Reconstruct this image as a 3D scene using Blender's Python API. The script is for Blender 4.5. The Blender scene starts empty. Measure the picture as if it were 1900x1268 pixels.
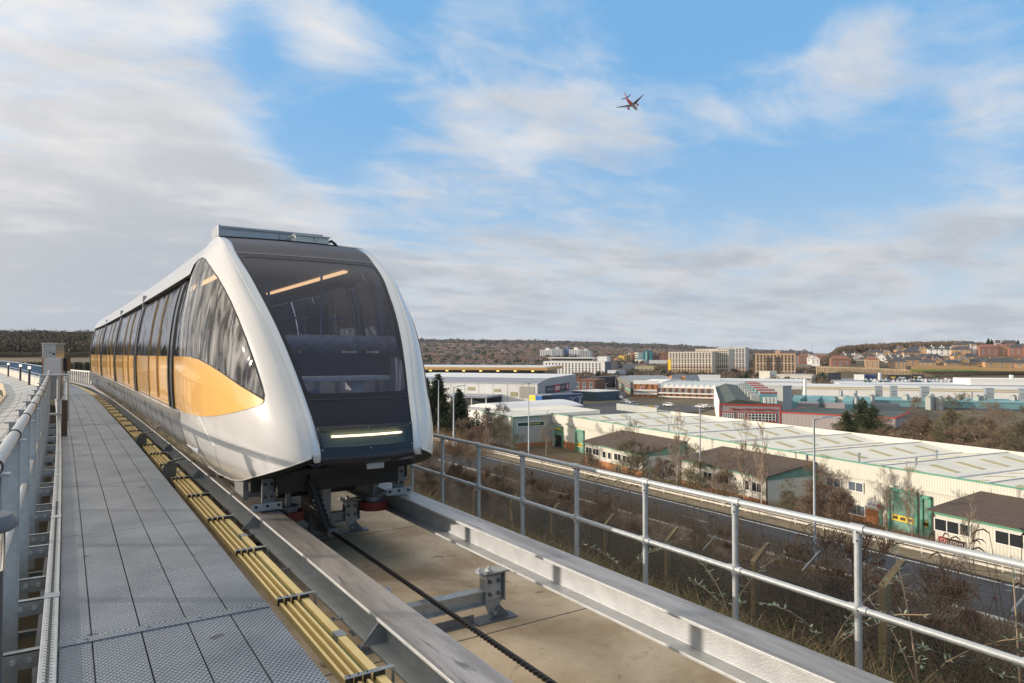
import bpy, math, random
import numpy as np
from mathutils import Vector, Matrix
from mathutils.geometry import delaunay_2d_cdt
R = math.radians
scene = bpy.context.scene
COL = scene.collection
random.seed(7)

# ---------------------------------------------------------------- camera
CAMZ = 1.65
YAW = R(32.9066); PITCH = R(1.04)
cam_d = bpy.data.cameras.new('camera'); cam = bpy.data.objects.new('camera', cam_d); COL.objects.link(cam)
cam.location = (0, 0, CAMZ); cam.rotation_euler = (R(90) + PITCH, 0, -YAW)
cam_d.sensor_width = 36; cam_d.lens = 1267.0 / 1900 * 36
cam_d.clip_start = 0.05; cam_d.clip_end = 20000
scene.camera = cam

# ---------------------------------------------------------------- light
SUN = Vector((-1.0, 0.64, 0.255)).normalized()
SUN_EL = math.asin(SUN.z); SUN_AZ = math.atan2(SUN.x, SUN.y)
sd = bpy.data.lights.new('sun', 'SUN'); so = bpy.data.objects.new('sun', sd); COL.objects.link(so)
sd.energy = 4.6; sd.angle = R(0.6); sd.color = (1.0, 0.86, 0.70)
so.rotation_euler = SUN.to_track_quat('Z', 'Y').to_euler()

scene.view_settings.view_transform = 'Standard'; scene.view_settings.look = 'None'
scene.view_settings.exposure = 0.2; scene.view_settings.gamma = 1.0

def dirpx(px, py):
    """unit direction of a sky feature (azimuth, elevation measured on the place)"""
    f = Vector((math.sin(YAW) * math.cos(PITCH), math.cos(YAW) * math.cos(PITCH), math.sin(PITCH)))
    r = Vector((math.cos(YAW), -math.sin(YAW), 0)); u = r.cross(f)
    return f + r * ((px - 950) / 1267.0) + u * ((634 - py) / 1267.0)

def build_world():
    w = bpy.data.worlds.new('World'); scene.world = w; w.use_nodes = True
    nt = w.node_tree; nt.nodes.clear(); N = nt.nodes.new; L = nt.links.new
    def math_n(op, a, b=None, c=None, clamp=False):
        n = N('ShaderNodeMath'); n.operation = op; n.use_clamp = clamp
        for i, v in enumerate((a, b, c)):
            if v is None: continue
            if isinstance(v, (int, float)): n.inputs[i].default_value = v
            else: L(v, n.inputs[i])
        return n.outputs[0]
    def smooth(v, a, b):
        n = N('ShaderNodeMapRange'); n.interpolation_type = 'SMOOTHSTEP'
        L(v, n.inputs[0]); n.inputs[1].default_value = a; n.inputs[2].default_value = b
        return n.outputs[0]
    def mixc(f, a, b):
        n = N('ShaderNodeMix'); n.data_type = 'RGBA'
        if isinstance(f, float): n.inputs[0].default_value = f
        else: L(f, n.inputs[0])
        for v, k in ((a, 6), (b, 7)):
            if isinstance(v, tuple): n.inputs[k].default_value = (*v, 1)
            else: L(v, n.inputs[k])
        return n.outputs[2]
    sky = N('ShaderNodeTexSky'); sky.sky_type = 'NISHITA'; sky.sun_disc = False
    sky.sun_elevation = SUN_EL; sky.sun_rotation = SUN_AZ % (2 * math.pi); sky.altitude = 150
    sky.air_density = 1.0; sky.dust_density = 0.4; sky.ozone_density = 2.0
    tc = N('ShaderNodeTexCoord'); sep = N('ShaderNodeSeparateXYZ'); L(tc.outputs['Generated'], sep.inputs[0])
    z = math_n('MAXIMUM', sep.outputs[2], 0.0)
    inv = math_n('DIVIDE', 1.0, math_n('ADD', z, 0.14))
    comb = N('ShaderNodeCombineXYZ')
    L(math_n('MULTIPLY', sep.outputs[0], inv), comb.inputs[0]); L(math_n('MULTIPLY', sep.outputs[1], inv), comb.inputs[1])
    def noise(scale, detail, rough, off, dist=0.0, src=None, stretch=(1, 1, 1), rot=0.0):
        mp = N('ShaderNodeMapping'); mp.inputs['Location'].default_value = off; mp.inputs['Scale'].default_value = stretch
        mp.inputs['Rotation'].default_value = (0, 0, rot)
        L(src or comb.outputs[0], mp.inputs[0])
        n = N('ShaderNodeTexNoise'); n.inputs['Scale'].default_value = scale; n.inputs['Detail'].default_value = detail
        n.inputs['Roughness'].default_value = rough; n.inputs['Distortion'].default_value = dist
        L(mp.outputs[0], n.inputs[0]); return n.outputs[0]
    # large banks of cloud (positive) and clearings (negative), by direction
    blobs = [(640, 110, .07, .34), (560, 60, .06, .20), (860, 40, .10, .34), (1120, 50, .07, .34), (1080, 90, .05, .22), (880, 205, .09, .34), (1000, 195, .06, .24), (780, 330, .10, .14),
             (1060, 250, .07, .32), (1170, 215, .07, .36), (1300, 170, .08, .38), (1430, 145, .07, .34), (1560, 125, .07, .36), (1650, 100, .06, .30), (1850, 110, .07, .32), (1890, 220, .06, .40), (1800, 340, .07, .30), (1880, 360, .05, .2), (1600, 20, .07, .12), (1330, 300, .12, .12), (1130, 360, .09, .30), (900, 400, .12, .22),
             (590, 255, .06, -.42), (500, 120, .05, -.20), (470, 60, .05, -.25), (660, 200, .05, -.2), (1260, 60, .12, -.15)]
    acc = None
    for (px, py, rad, amp) in blobs:
        d = dirpx(px, py).normalized()
        vm = N('ShaderNodeVectorMath'); vm.operation = 'DISTANCE'; L(tc.outputs['Generated'], vm.inputs[0]); vm.inputs[1].default_value = d
        t = math_n('DIVIDE', vm.outputs['Value'], rad)
        g = math_n('EXPONENT', math_n('MULTIPLY', math_n('MULTIPLY', t, t), -1.0))
        acc = math_n('MULTIPLY_ADD', g, amp * (.62 if amp > 0 else .9), acc if acc is not None else 0.0)
    # a solid bank towards the left (west) and a streaky deck low over the horizon
    dl = N('ShaderNodeVectorMath'); dl.operation = 'DOT_PRODUCT'; L(tc.outputs['Generated'], dl.inputs[0]); dl.inputs[1].default_value = (-math.cos(YAW), math.sin(YAW), 0)
    acc = math_n('MULTIPLY_ADD', smooth(dl.outputs['Value'], .10, .44), .66, acc)
    acc = math_n('MULTIPLY_ADD', math_n('SUBTRACT', 1.0, smooth(sep.outputs[2], .09, .24)), .52, acc)
    n1 = noise(1.1, 9, .58, (3.1, 1.7, 0), .45, stretch=(1.0, 1.0, 1), rot=.5)
    n2 = noise(3.0, 9, .62, (7.3, 2.2, 0), .5, stretch=(.85, 1.35, 1), rot=-.57)
    n3 = noise(1.6, 7, .55, (11.3, 5.2, 0), .15)
    dens = math_n('ADD', math_n('MULTIPLY_ADD', n1, 1.05, math_n('MULTIPLY', n2, .85)), math_n('ADD', acc, -1.20))
    cover = smooth(dens, -.16, .40)
    cover = math_n('MULTIPLY', cover, .95)
    # thick parts go grey blue below, thin parts and rims stay bright cream
    n4 = noise(2.3, 10, .60, (1.3, 9.2, 0), .35, stretch=(.8, 1.25, 1), rot=.3)
    thick = smooth(math_n('ADD', math_n('MULTIPLY', math_n('SUBTRACT', dens, .25), .30), math_n('ADD', math_n('MULTIPLY', n3, .45), math_n('MULTIPLY', n4, .60))), .40, .70)
    hor = smooth(sep.outputs[2], 0.0, .36)
    bright = mixc(hor, (5.3, 5.35, 5.5), (7.0, 6.85, 6.75))
    grey = mixc(hor, (3.05, 3.45, 4.05), (4.75, 4.85, 5.05))
    cl = mixc(thick, bright, grey)
    bl = N('ShaderNodeMix'); bl.data_type = 'RGBA'; bl.blend_type = 'MULTIPLY'; bl.inputs[0].default_value = 1.0
    L(sky.outputs[0], bl.inputs[6]); bl.inputs[7].default_value = (1.05, 1.3, 1.45, 1)
    clear = mixc(.82, bl.outputs[2], mixc(hor, (3.7, 5.0, 6.3), (1.5, 3.9, 6.9)))
    tot = mixc(cover, clear, cl)
    # fill added outside the frame: overhead sky brightened, warm glow round the low sun
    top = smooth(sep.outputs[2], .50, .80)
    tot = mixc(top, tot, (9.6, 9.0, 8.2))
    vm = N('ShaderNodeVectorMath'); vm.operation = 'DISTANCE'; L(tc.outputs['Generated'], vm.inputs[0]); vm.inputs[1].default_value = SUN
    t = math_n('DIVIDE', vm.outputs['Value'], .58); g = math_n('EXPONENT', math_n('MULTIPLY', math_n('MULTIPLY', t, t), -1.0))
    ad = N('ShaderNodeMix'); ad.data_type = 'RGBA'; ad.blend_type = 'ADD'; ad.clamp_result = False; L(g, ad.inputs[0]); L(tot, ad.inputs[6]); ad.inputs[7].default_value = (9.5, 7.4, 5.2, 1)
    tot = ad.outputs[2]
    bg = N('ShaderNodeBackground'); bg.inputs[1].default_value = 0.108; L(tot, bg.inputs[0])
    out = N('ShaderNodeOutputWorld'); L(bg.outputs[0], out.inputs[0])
build_world()

# ---------------------------------------------------------------- materials
MATS = {}
def mat(name, col, rough=.6, metal=0.0, var=0.0, scale=8.0, bump=0.0, bscale=None, coat=0.0, col2=None, stretch=(1, 1, 1), emis=None, estr=0.0, spec=.5, detail=6, fine=0.0):
    if name in MATS: return MATS[name]
    m = bpy.data.materials.new(name); m.use_nodes = True; nt = m.node_tree; b = nt.nodes['Principled BSDF']
    b.inputs['Roughness'].default_value = rough; b.inputs['Metallic'].default_value = metal
    b.inputs['Coat Weight'].default_value = coat; b.inputs['Coat Roughness'].default_value = .05
    b.inputs['Specular IOR Level'].default_value = spec
    b.inputs['Base Color'].default_value = (*col, 1)
    if emis: b.inputs['Emission Color'].default_value = (*emis, 1); b.inputs['Emission Strength'].default_value = estr
    if var or col2 or bump:
        tc = nt.nodes.new('ShaderNodeTexCoord'); mp = nt.nodes.new('ShaderNodeMapping'); mp.inputs['Scale'].default_value = stretch
        nt.links.new(tc.outputs['Object'], mp.inputs[0])
        n = nt.nodes.new('ShaderNodeTexNoise'); n.inputs['Scale'].default_value = scale; n.inputs['Detail'].default_value = detail; n.inputs['Roughness'].default_value = .6
        nt.links.new(mp.outputs[0], n.inputs[0])
        if var or col2:
            cr = nt.nodes.new('ShaderNodeValToRGB'); cr.color_ramp.elements[0].position = .3; cr.color_ramp.elements[1].position = .7
            c2 = col2 if col2 else tuple(min(1, c * (1 + var)) for c in col)
            c1 = col if col2 else tuple(c * (1 - var) for c in col)
            cr.color_ramp.elements[0].color = (*c1, 1); cr.color_ramp.elements[1].color = (*c2, 1)
            nt.links.new(n.outputs[0], cr.inputs[0]); nt.links.new(cr.outputs[0], b.inputs['Base Color'])
        if bump:
            n2 = nt.nodes.new('ShaderNodeTexNoise'); n2.inputs['Scale'].default_value = bscale or scale * 4; n2.inputs['Detail'].default_value = 4
            nt.links.new(mp.outputs[0], n2.inputs[0])
            bp = nt.nodes.new('ShaderNodeBump'); bp.inputs['Strength'].default_value = bump; bp.inputs['Distance'].default_value = .02
            nt.links.new(n2.outputs[0], bp.inputs['Height']); nt.links.new(bp.outputs[0], b.inputs['Normal'])
    MATS[name] = m; return m

def glass_mat(name, tint, gloss=.9, rough=.03, ior=1.5, wav=0.0, body=None, bodyf=0.0, wscale=2.2, glare_streak=False):
    m = bpy.data.materials.new(name); m.use_nodes = True; nt = m.node_tree; nt.nodes.clear(); N = nt.nodes.new; L = nt.links.new
    tr = N('ShaderNodeBsdfTransparent'); tr.inputs[0].default_value = (*tint, 1)
    gl = N('ShaderNodeBsdfGlossy'); gl.inputs['Roughness'].default_value = rough; gl.inputs[0].default_value = (gloss, gloss, gloss, 1)
    fr = N('ShaderNodeFresnel'); fr.inputs[0].default_value = ior
    src = tr.outputs[0]
    if body:
        df = N('ShaderNodeBsdfDiffuse'); df.inputs[0].default_value = (*body, 1); mx0 = N('ShaderNodeMixShader'); mx0.inputs[0].default_value = bodyf
        L(tr.outputs[0], mx0.inputs[1]); L(df.outputs[0], mx0.inputs[2]); src = mx0.outputs[0]
        if glare_streak:  # pale noise streaks painted in for the reflections on the plastic film
            tcs = N('ShaderNodeTexCoord'); mps = N('ShaderNodeMapping'); mps.inputs['Scale'].default_value = (2.2, 2.2, .5); mps.inputs['Rotation'].default_value = (.35, 0, 0); L(tcs.outputs['Object'], mps.inputs[0])
            ns = N('ShaderNodeTexNoise'); ns.inputs['Scale'].default_value = 2.4; ns.inputs['Detail'].default_value = 5; ns.inputs['Distortion'].default_value = 1.6; L(mps.outputs[0], ns.inputs[0])
            rs = N('ShaderNodeMapRange'); rs.inputs[1].default_value = .42; rs.inputs[2].default_value = .66; rs.inputs[3].default_value = .04; rs.inputs[4].default_value = bodyf; L(ns.outputs[0], rs.inputs[0]); L(rs.outputs[0], mx0.inputs[0])
    if wav:
        tc = N('ShaderNodeTexCoord'); mp = N('ShaderNodeMapping'); mp.inputs['Scale'].default_value = (1, 1, .35); L(tc.outputs['Object'], mp.inputs[0])
        n = N('ShaderNodeTexNoise'); n.inputs['Scale'].default_value = wscale; n.inputs['Detail'].default_value = 2; n.inputs['Distortion'].default_value = 1.2
        L(mp.outputs[0], n.inputs[0]); bp = N('ShaderNodeBump'); bp.inputs['Strength'].default_value = wav; bp.inputs['Distance'].default_value = .1
        L(n.outputs[0], bp.inputs['Height']); L(bp.outputs[0], gl.inputs['Normal']); L(bp.outputs[0], fr.inputs['Normal'])
    mx = N('ShaderNodeMixShader'); L(fr.outputs[0], mx.inputs[0]); L(src, mx.inputs[1]); L(gl.outputs[0], mx.inputs[2])
    o = N('ShaderNodeOutputMaterial'); L(mx.outputs[0], o.inputs[0]); MATS[name] = m; return m

# ---------------------------------------------------------------- mesh helpers
class MB:
    def __init__(s): s.v = []; s.f = []; s.m = []; s.mi = 0
    def add(s, vs, fs):
        o = len(s.v); s.v += [tuple(p) for p in vs]; s.f += [tuple(i + o for i in f) for f in fs]; s.m += [s.mi] * len(fs); return s
    def quad(s, a, b, c, d): return s.add([a, b, c, d], [(0, 1, 2, 3)])
    def box(s, c, d, rz=0.0, M=None):
        x, y, z = d[0] / 2, d[1] / 2, d[2] / 2; co, si = math.cos(rz), math.sin(rz); vs = []
        for sx, sy, sz in ((-1, -1, -1), (1, -1, -1), (1, 1, -1), (-1, 1, -1), (-1, -1, 1), (1, -1, 1), (1, 1, 1), (-1, 1, 1)):
            p = Vector((sx * x, sy * y, sz * z))
            if M is not None: p = M @ p
            vs.append((c[0] + p.x * co - p.y * si, c[1] + p.x * si + p.y * co, c[2] + p.z))
        return s.add(vs, [(0, 3, 2, 1), (4, 5, 6, 7), (0, 1, 5, 4), (1, 2, 6, 5), (2, 3, 7, 6), (3, 0, 4, 7)])
    def bx(s, x0, x1, y0, y1, z0, z1): return s.box(((x0 + x1) / 2, (y0 + y1) / 2, (z0 + z1) / 2), (abs(x1 - x0), abs(y1 - y0), abs(z1 - z0)))
    def tube(s, pts, r, n=10, cap=True):
        pts = [Vector(p) for p in pts]; rs = r if isinstance(r, (list, tuple)) else [r] * len(pts); vs = []; fs = []
        for i, p in enumerate(pts):
            t = (pts[min(i + 1, len(pts) - 1)] - pts[max(i - 1, 0)]).normalized()
            a = Vector((0, 0, 1)) if abs(t.z) < .95 else Vector((1, 0, 0))
            u = t.cross(a).normalized(); w = u.cross(t)
            for k in range(n):
                th = 2 * math.pi * k / n; vs.append(p + (u * math.cos(th) + w * math.sin(th)) * rs[i])
        for i in range(len(pts) - 1):
            for k in range(n):
                a = i * n + k; b = i * n + (k + 1) % n; fs.append((a, b, b + n, a + n))
        if cap: fs.append(tuple(range(n - 1, -1, -1))); fs.append(tuple(range((len(pts) - 1) * n, len(pts) * n)))
        return s.add(vs, fs)
    def cyl(s, c, r, h, n=16, r2=None): return s.tube([c, (c[0], c[1], c[2] + h)], [r, r if r2 is None else r2], n)
    def prism(s, poly, z0, z1):
        n = len(poly); return s.add([(x, y, z0) for x, y in poly] + [(x, y, z1) for x, y in poly],
            [tuple(range(n - 1, -1, -1)), tuple(range(n, 2 * n))] + [(i, (i + 1) % n, (i + 1) % n + n, i + n) for i in range(n)])
    def sweep(s, section, path, close=True, caps=True):
        """section: list of (dx, dz); path: list of (x, y, z, heading) ; swept along path"""
        n = len(section); vs = []; fs = []
        for (x, y, z, h) in path:
            nx, ny = math.cos(h), -math.sin(h)
            for dx, dz in section: vs.append((x + nx * dx, y + ny * dx, z + dz))
        for i in range(len(path) - 1):
            for k in range(n if close else n - 1):
                a = i * n + k; b = i * n + (k + 1) % n; fs.append((a, a + n, b + n, b))
        if caps and close: fs.append(tuple(range(n))); fs.append(tuple(range(len(path) * n - 1, (len(path) - 1) * n - 1, -1)))
        return s.add(vs, fs)
    def build(s, name, m, parent=None, smooth=False, bevel=0.0, loc=None, sharp=40):
        me = bpy.data.meshes.new(name); me.from_pydata(s.v, [], s.f)
        ms = m if isinstance(m, (list, tuple)) else [m]
        for k in ms: me.materials.append(k)
        if len(ms) > 1: me.polygons.foreach_set('material_index', s.m)
        if smooth: me.shade_smooth(); me.set_sharp_from_angle(angle=R(sharp))
        o = bpy.data.objects.new(name, me); COL.objects.link(o)
        if parent: o.parent = parent
        if loc: o.location = loc
        if bevel:
            b = o.modifiers.new('bevel', 'BEVEL'); b.width = bevel; b.segments = 2; b.limit_method = 'ANGLE'; b.angle_limit = R(50)
        return o
def tag(o, label=None, cat=None, group=None, kind=None):
    if label: o['label'] = label
    if cat: o['category'] = cat
    if group: o['group'] = group
    if kind: o['kind'] = kind
    return o
def empty(name, loc=(0, 0, 0), rz=0.0, **k):
    o = bpy.data.objects.new(name, None); COL.objects.link(o); o.location = loc; o.rotation_euler = (0, 0, rz); o.empty_display_size = .1
    return tag(o, **k)
KIDS = {}
def copy_tree(o, parent=None, loc=None, rz=None, scale=None, label=None, group=None):
    c = o.copy(); COL.objects.link(c)
    if parent is not None: c.parent = parent
    if loc is not None: c.location = loc
    if rz is not None: c.rotation_euler = (0, 0, rz)
    if scale is not None: c.scale = (scale,) * 3 if isinstance(scale, (int, float)) else scale
    if label: c['label'] = label
    if group: c['group'] = group
    if o.name not in KIDS: KIDS[o.name] = [k for k in COL.objects if k.parent == o]
    for ch in KIDS[o.name]: copy_tree(ch, c)
    return c

def tab(t):
    a = np.array(t, float); xs = a[:, 0]; ys = a[:, 1]; d = np.gradient(ys, xs)
    def f(x):
        x = min(max(x, xs[0]), xs[-1]); i = min(int(np.searchsorted(xs, x, side='right')) - 1, len(xs) - 2)
        h = xs[i + 1] - xs[i]; s = (x - xs[i]) / h
        return float((2*s**3-3*s*s+1)*ys[i] + (s**3-2*s*s+s)*h*d[i] + (-2*s**3+3*s*s)*ys[i+1] + (s**3-s*s)*h*d[i+1])
    return f
def inpoly(x, y, P):
    c = False; j = len(P) - 1
    for i in range(len(P)):
        xi, yi = P[i]; xj, yj = P[j]
        if (yi > y) != (yj > y) and x < (xj - xi) * (y - yi) / (yj - yi) + xi: c = not c
        j = i
    return c
def refine(P, d, closed=True):
    out = []; n = len(P)
    for i in range(n if closed else n - 1):
        a = P[i]; b = P[(i + 1) % n]; k = max(1, int(math.hypot(b[0] - a[0], b[1] - a[1]) / d + .5))
        for j in range(k): out.append((a[0] + (b[0] - a[0]) * j / k, a[1] + (b[1] - a[1]) * j / k))
    if not closed: out.append(P[-1])
    return out
def patch(name, outer, holes, f, m, parent, d=.06, off=0.0, flip=False):
    """surface patch: a polygon (with holes) in the (a, b) chart of surface f, meshed and mapped, with exact normals"""
    loops = [refine(outer, d)] + [refine(h, d) for h in holes]; V = []; E = []
    for lp in loops:
        o = len(V); V += [Vector(p) for p in lp]; E += [(o + i, o + (i + 1) % len(lp)) for i in range(len(lp))]
    xs = [p[0] for p in outer]; ys = [p[1] for p in outer]; x = min(xs) + d * .5; row = 0
    while x < max(xs):
        y = min(ys) + (d * .5 if row % 2 else d)
        while y < max(ys):
            if inpoly(x, y, loops[0]) and not any(inpoly(x, y, h) for h in loops[1:]): V.append(Vector((x, y)))
            y += d
        x += d * .87; row += 1
    vs, es, fs, *_ = delaunay_2d_cdt(V, E, [], 0, 1e-6)
    fs = [t for t in fs if (lambda c: inpoly(c[0], c[1], loops[0]) and not any(inpoly(c[0], c[1], h) for h in loops[1:]))((sum(vs[i][0] for i in t) / 3, sum(vs[i][1] for i in t) / 3))]
    P = []; NN = []; e = 1e-3
    for v in vs:
        a, b = v[0], v[1]; p = Vector(f(a, b))
        ta = Vector(f(a + e, b)) - Vector(f(a - e, b)); tb = Vector(f(a, b + e)) - Vector(f(a, b - e)); n = ta.cross(tb)
        n = n.normalized() if n.length > 1e-12 else Vector((0, 0, 1))
        if flip: n = -n
        P.append(p + n * off); NN.append(n)
    if flip: fs = [tuple(reversed(t)) for t in fs]
    me = bpy.data.meshes.new(name); me.from_pydata(P, [], fs); me.materials.append(m); me.shade_smooth()
    # face winding is made to agree with the exact normals
    me.normals_split_custom_set_from_vertices(NN)
    o = bpy.data.objects.new(name, me); COL.objects.link(o)
    if parent: o.parent = parent
    return o

def bend(y):
    """sideways shift of the guideway at y: it curves gently to the left"""
    s = .00037 * max(y, 0) ** 2
    if y > 30: s += .0016 * (y - 30) ** 2
    return -s
def head(y): return math.atan((bend(y + .05) - bend(y - .05)) / .1)
def gpath(X, z, y0, y1, step=1.0):
    n = max(1, int((y1 - y0) / step + .5)); return [(X + bend(y0 + (y1 - y0) * i / n), y0 + (y1 - y0) * i / n, z, head(y0 + (y1 - y0) * i / n)) for i in range(n + 1)]

GALV = mat('galvanised_steel', (.33, .36, .38), .42, .65, var=.16, scale=14, bump=.12, bscale=60)
GALVL = mat('bright_galvanised_steel', (.38, .41, .43), .50, .35, var=.12, scale=22, bump=.06, bscale=70)
GALVD = mat('dull_steel', (.17, .175, .185), .5, .5, var=.2, scale=9, bump=.15, bscale=40)
BLACK = mat('black_rubber', (.012, .012, .013), .55)
DARK = mat('dark_chassis_paint', (.009, .009, .010), .6)
# ================================================================ GUIDEWAY
def deck_mat():
    m = bpy.data.materials.new('perforated_deck_steel'); m.use_nodes = True; nt = m.node_tree; b = nt.nodes['Principled BSDF']; N = nt.nodes.new; L = nt.links.new
    tc = N('ShaderNodeTexCoord'); mp = N('ShaderNodeMapping'); mp.inputs['Scale'].default_value = (1, 1, 1); L(tc.outputs['Object'], mp.inputs[0])
    s = N('ShaderNodeSeparateXYZ'); L(mp.outputs[0], s.inputs[0])
    def mth(op, a, b2=None):
        n = N('ShaderNodeMath'); n.operation = op
        for i, v in enumerate((a, b2)):
            if v is None: continue
            if isinstance(v, (int, float)): n.inputs[i].default_value = v
            else: L(v, n.inputs[i])
        return n.outputs[0]
    px = 2 * math.pi / .030; py = 2 * math.pi / .042
    hx = mth('SINE', mth('MULTIPLY', s.outputs[0], px)); hy = mth('SINE', mth('MULTIPLY', s.outputs[1], py)); h = mth('MULTIPLY', hx, hy)
    n = N('ShaderNodeTexNoise'); n.inputs['Scale'].default_value = 1.6; n.inputs['Detail'].default_value = 8; L(tc.outputs['Object'], n.inputs[0])
    cr = N('ShaderNodeValToRGB'); cr.color_ramp.elements[0].position = .3; cr.color_ramp.elements[1].position = .72
    cr.color_ramp.elements[0].color = (.135, .165, .205, 1); cr.color_ramp.elements[1].color = (.235, .275, .325, 1); L(n.outputs[0], cr.inputs[0])
    mr = N('ShaderNodeMapRange'); mr.inputs[1].default_value = .25; mr.inputs[2].default_value = .95; mr.inputs[3].default_value = 1.0; mr.inputs[4].default_value = .45; L(h, mr.inputs[0])
    mm = N('ShaderNodeMix'); mm.data_type = 'RGBA'; mm.blend_type = 'MULTIPLY'; mm.inputs[0].default_value = 1.0; L(cr.outputs[0], mm.inputs[6]); L(mr.outputs[0], mm.inputs[7])
    sp = N('ShaderNodeTexNoise'); sp.inputs['Scale'].default_value = 3.3; sp.inputs['Detail'].default_value = 2; L(tc.outputs['Object'], sp.inputs[0])
    st = N('ShaderNodeMapRange'); st.inputs[1].default_value = .705; st.inputs[2].default_value = .72; st.inputs[3].default_value = 1.0; st.inputs[4].default_value = .45; L(sp.outputs[0], st.inputs[0])
    m2 = N('ShaderNodeMix'); m2.data_type = 'RGBA'; m2.blend_type = 'MULTIPLY'; m2.inputs[0].default_value = 1.0; L(mm.outputs[2], m2.inputs[6]); L(st.outputs[0], m2.inputs[7])
    L(m2.outputs[2], b.inputs['Base Color']); b.inputs['Roughness'].default_value = .5; b.inputs['Metallic'].default_value = .45
    bp = N('ShaderNodeBump'); bp.inputs['Strength'].default_value = .55; bp.inputs['Distance'].default_value = .009; L(h, bp.inputs['Height']); L(bp.outputs[0], b.inputs['Normal'])
    MATS['deck'] = m; return m
DECK = deck_mat()
DGAP = mat('gap_shadow_steel', (.03, .032, .035), .7)
def stained(name, c1, c2, c3, s1, s2, stretch=(1, 1, 1), rough=.9, bump=.3, metal=0.0):
    m = bpy.data.materials.new(name); m.use_nodes = True; nt = m.node_tree; b = nt.nodes['Principled BSDF']; N = nt.nodes.new; L = nt.links.new
    tc = N('ShaderNodeTexCoord'); mp = N('ShaderNodeMapping'); mp.inputs['Scale'].default_value = stretch; L(tc.outputs['Object'], mp.inputs[0])
    def nz(s, d=10, dist=.0):
        n = N('ShaderNodeTexNoise'); n.inputs['Scale'].default_value = s; n.inputs['Detail'].default_value = d; n.inputs['Roughness'].default_value = .65; n.inputs['Distortion'].default_value = dist; L(mp.outputs[0], n.inputs[0]); return n.outputs[0]
    def mr(v, a, c):
        r = N('ShaderNodeMapRange'); r.interpolation_type = 'SMOOTHSTEP'; r.inputs[1].default_value = a; r.inputs[2].default_value = c; L(v, r.inputs[0]); return r.outputs[0]
    def mx(f, a, c):
        x = N('ShaderNodeMix'); x.data_type = 'RGBA'; L(f, x.inputs[0])
        for v, k in ((a, 6), (c, 7)):
            if isinstance(v, tuple): x.inputs[k].default_value = (*v, 1)
            else: L(v, x.inputs[k])
        return x.outputs[2]
    base = mx(mr(nz(s1, 12, .4), .35, .65), c1, c2); spots = mx(mr(nz(s2, 6, 1.2), .60, .68), base, c3); tot = mx(mr(nz(s2 * 9, 4), .62, .72), spots, c3)
    L(tot, b.inputs['Base Color']); b.inputs['Roughness'].default_value = rough; b.inputs['Metallic'].default_value = metal
    bp = N('ShaderNodeBump'); bp.inputs['Strength'].default_value = bump; bp.inputs['Distance'].default_value = .01; L(nz(s2 * 14, 6), bp.inputs['Height']); L(bp.outputs[0], b.inputs['Normal']); MATS[name] = m; return m
CONC = stained('brown_stained_concrete', (.40, .285, .165), (.66, .52, .36), (.27, .20, .13), .8, 1.7)
BEAM = stained('worn_beam_steel', (.25, .225, .205), (.42, .385, .36), (.17, .15, .14), 2.2, 3.0, (3, .35, 3), .42, .1, .5)
BEAMW = mat('galvanised_beam_web', (.42, .44, .45), .5, .35, var=.14, scale=6, bump=.2, bscale=90)
YEL = mat('yellow_conductor_cover', (.74, .57, .25), .42, var=.08, scale=5)
GRN = mat('green_strip', (.01, .10, .035), .5)

slab = MB()
slab.sweep([(1.35, -1.25), (4.30, -1.25), (4.30, -.79), (1.35, -.79)], gpath(0, 0, -4, 60, 1.5))
o = tag(slab.build('concrete_guideway_slab', CONC), kind='structure')
jt = MB()
for y in (-1.2, 2.4, 5.15, 8.9, 12.6, 16.3, 20, 24): jt.box((2.82 + bend(y), y, -.7895), (2.94, .012, .003))
tag(jt.build('slab_joint', DGAP, o))
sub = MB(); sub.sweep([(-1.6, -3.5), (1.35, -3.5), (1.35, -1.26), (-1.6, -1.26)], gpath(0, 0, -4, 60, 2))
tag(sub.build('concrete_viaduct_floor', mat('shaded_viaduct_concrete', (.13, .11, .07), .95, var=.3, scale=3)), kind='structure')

# walkway: frame empty with its panels
walk = empty('steel_walkway', (0, 0, 0), label='grey perforated steel walkway deck running beside the train', cat='walkway')
xs = [-.03, .13, .38, .63, .875, 1.12]
ys = [-1.5, 1.95, 4.66, 7.39, 10.1, 12.5, 15.5, 18.7, 22, 25.5, 29, 33, 37.2, 41, 45, 49, 53]
first = None
for j in range(len(ys) - 1):
    for i in range(5):
        b = MB(); y0, y1 = ys[j], ys[j + 1]; g = .004
        n = max(1, int((y1 - y0) / 1.4)); sec = [(xs[i] + g, -.03), (xs[i + 1] - g, -.03), (xs[i + 1] - g, 0), (xs[i] + g, 0)]
        b.sweep(sec, gpath(0, 0, y0 + g, y1 - g, (y1 - y0) / n)); q = b.build('deck_panel', DECK, walk)
b = MB(); b.sweep([(-.04, -.16), (1.11, -.16), (1.11, -.034), (-.04, -.034)], gpath(0, 0, -1.5, 53, 1.5)); b.build('deck_frame', GALVD, walk)
for y in (-.9, 4.66, 18.7, 33):
    b = MB(); b.box((.545 + bend(y), y, .0035), (1.15, .085, .007), -head(y))
    for x in (.1, .42, .7, 1.0): b.cyl((x + bend(y), y, .007), .009, .004, 8)
    c = b.build('joint_cover_strip', DECK, walk)

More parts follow.
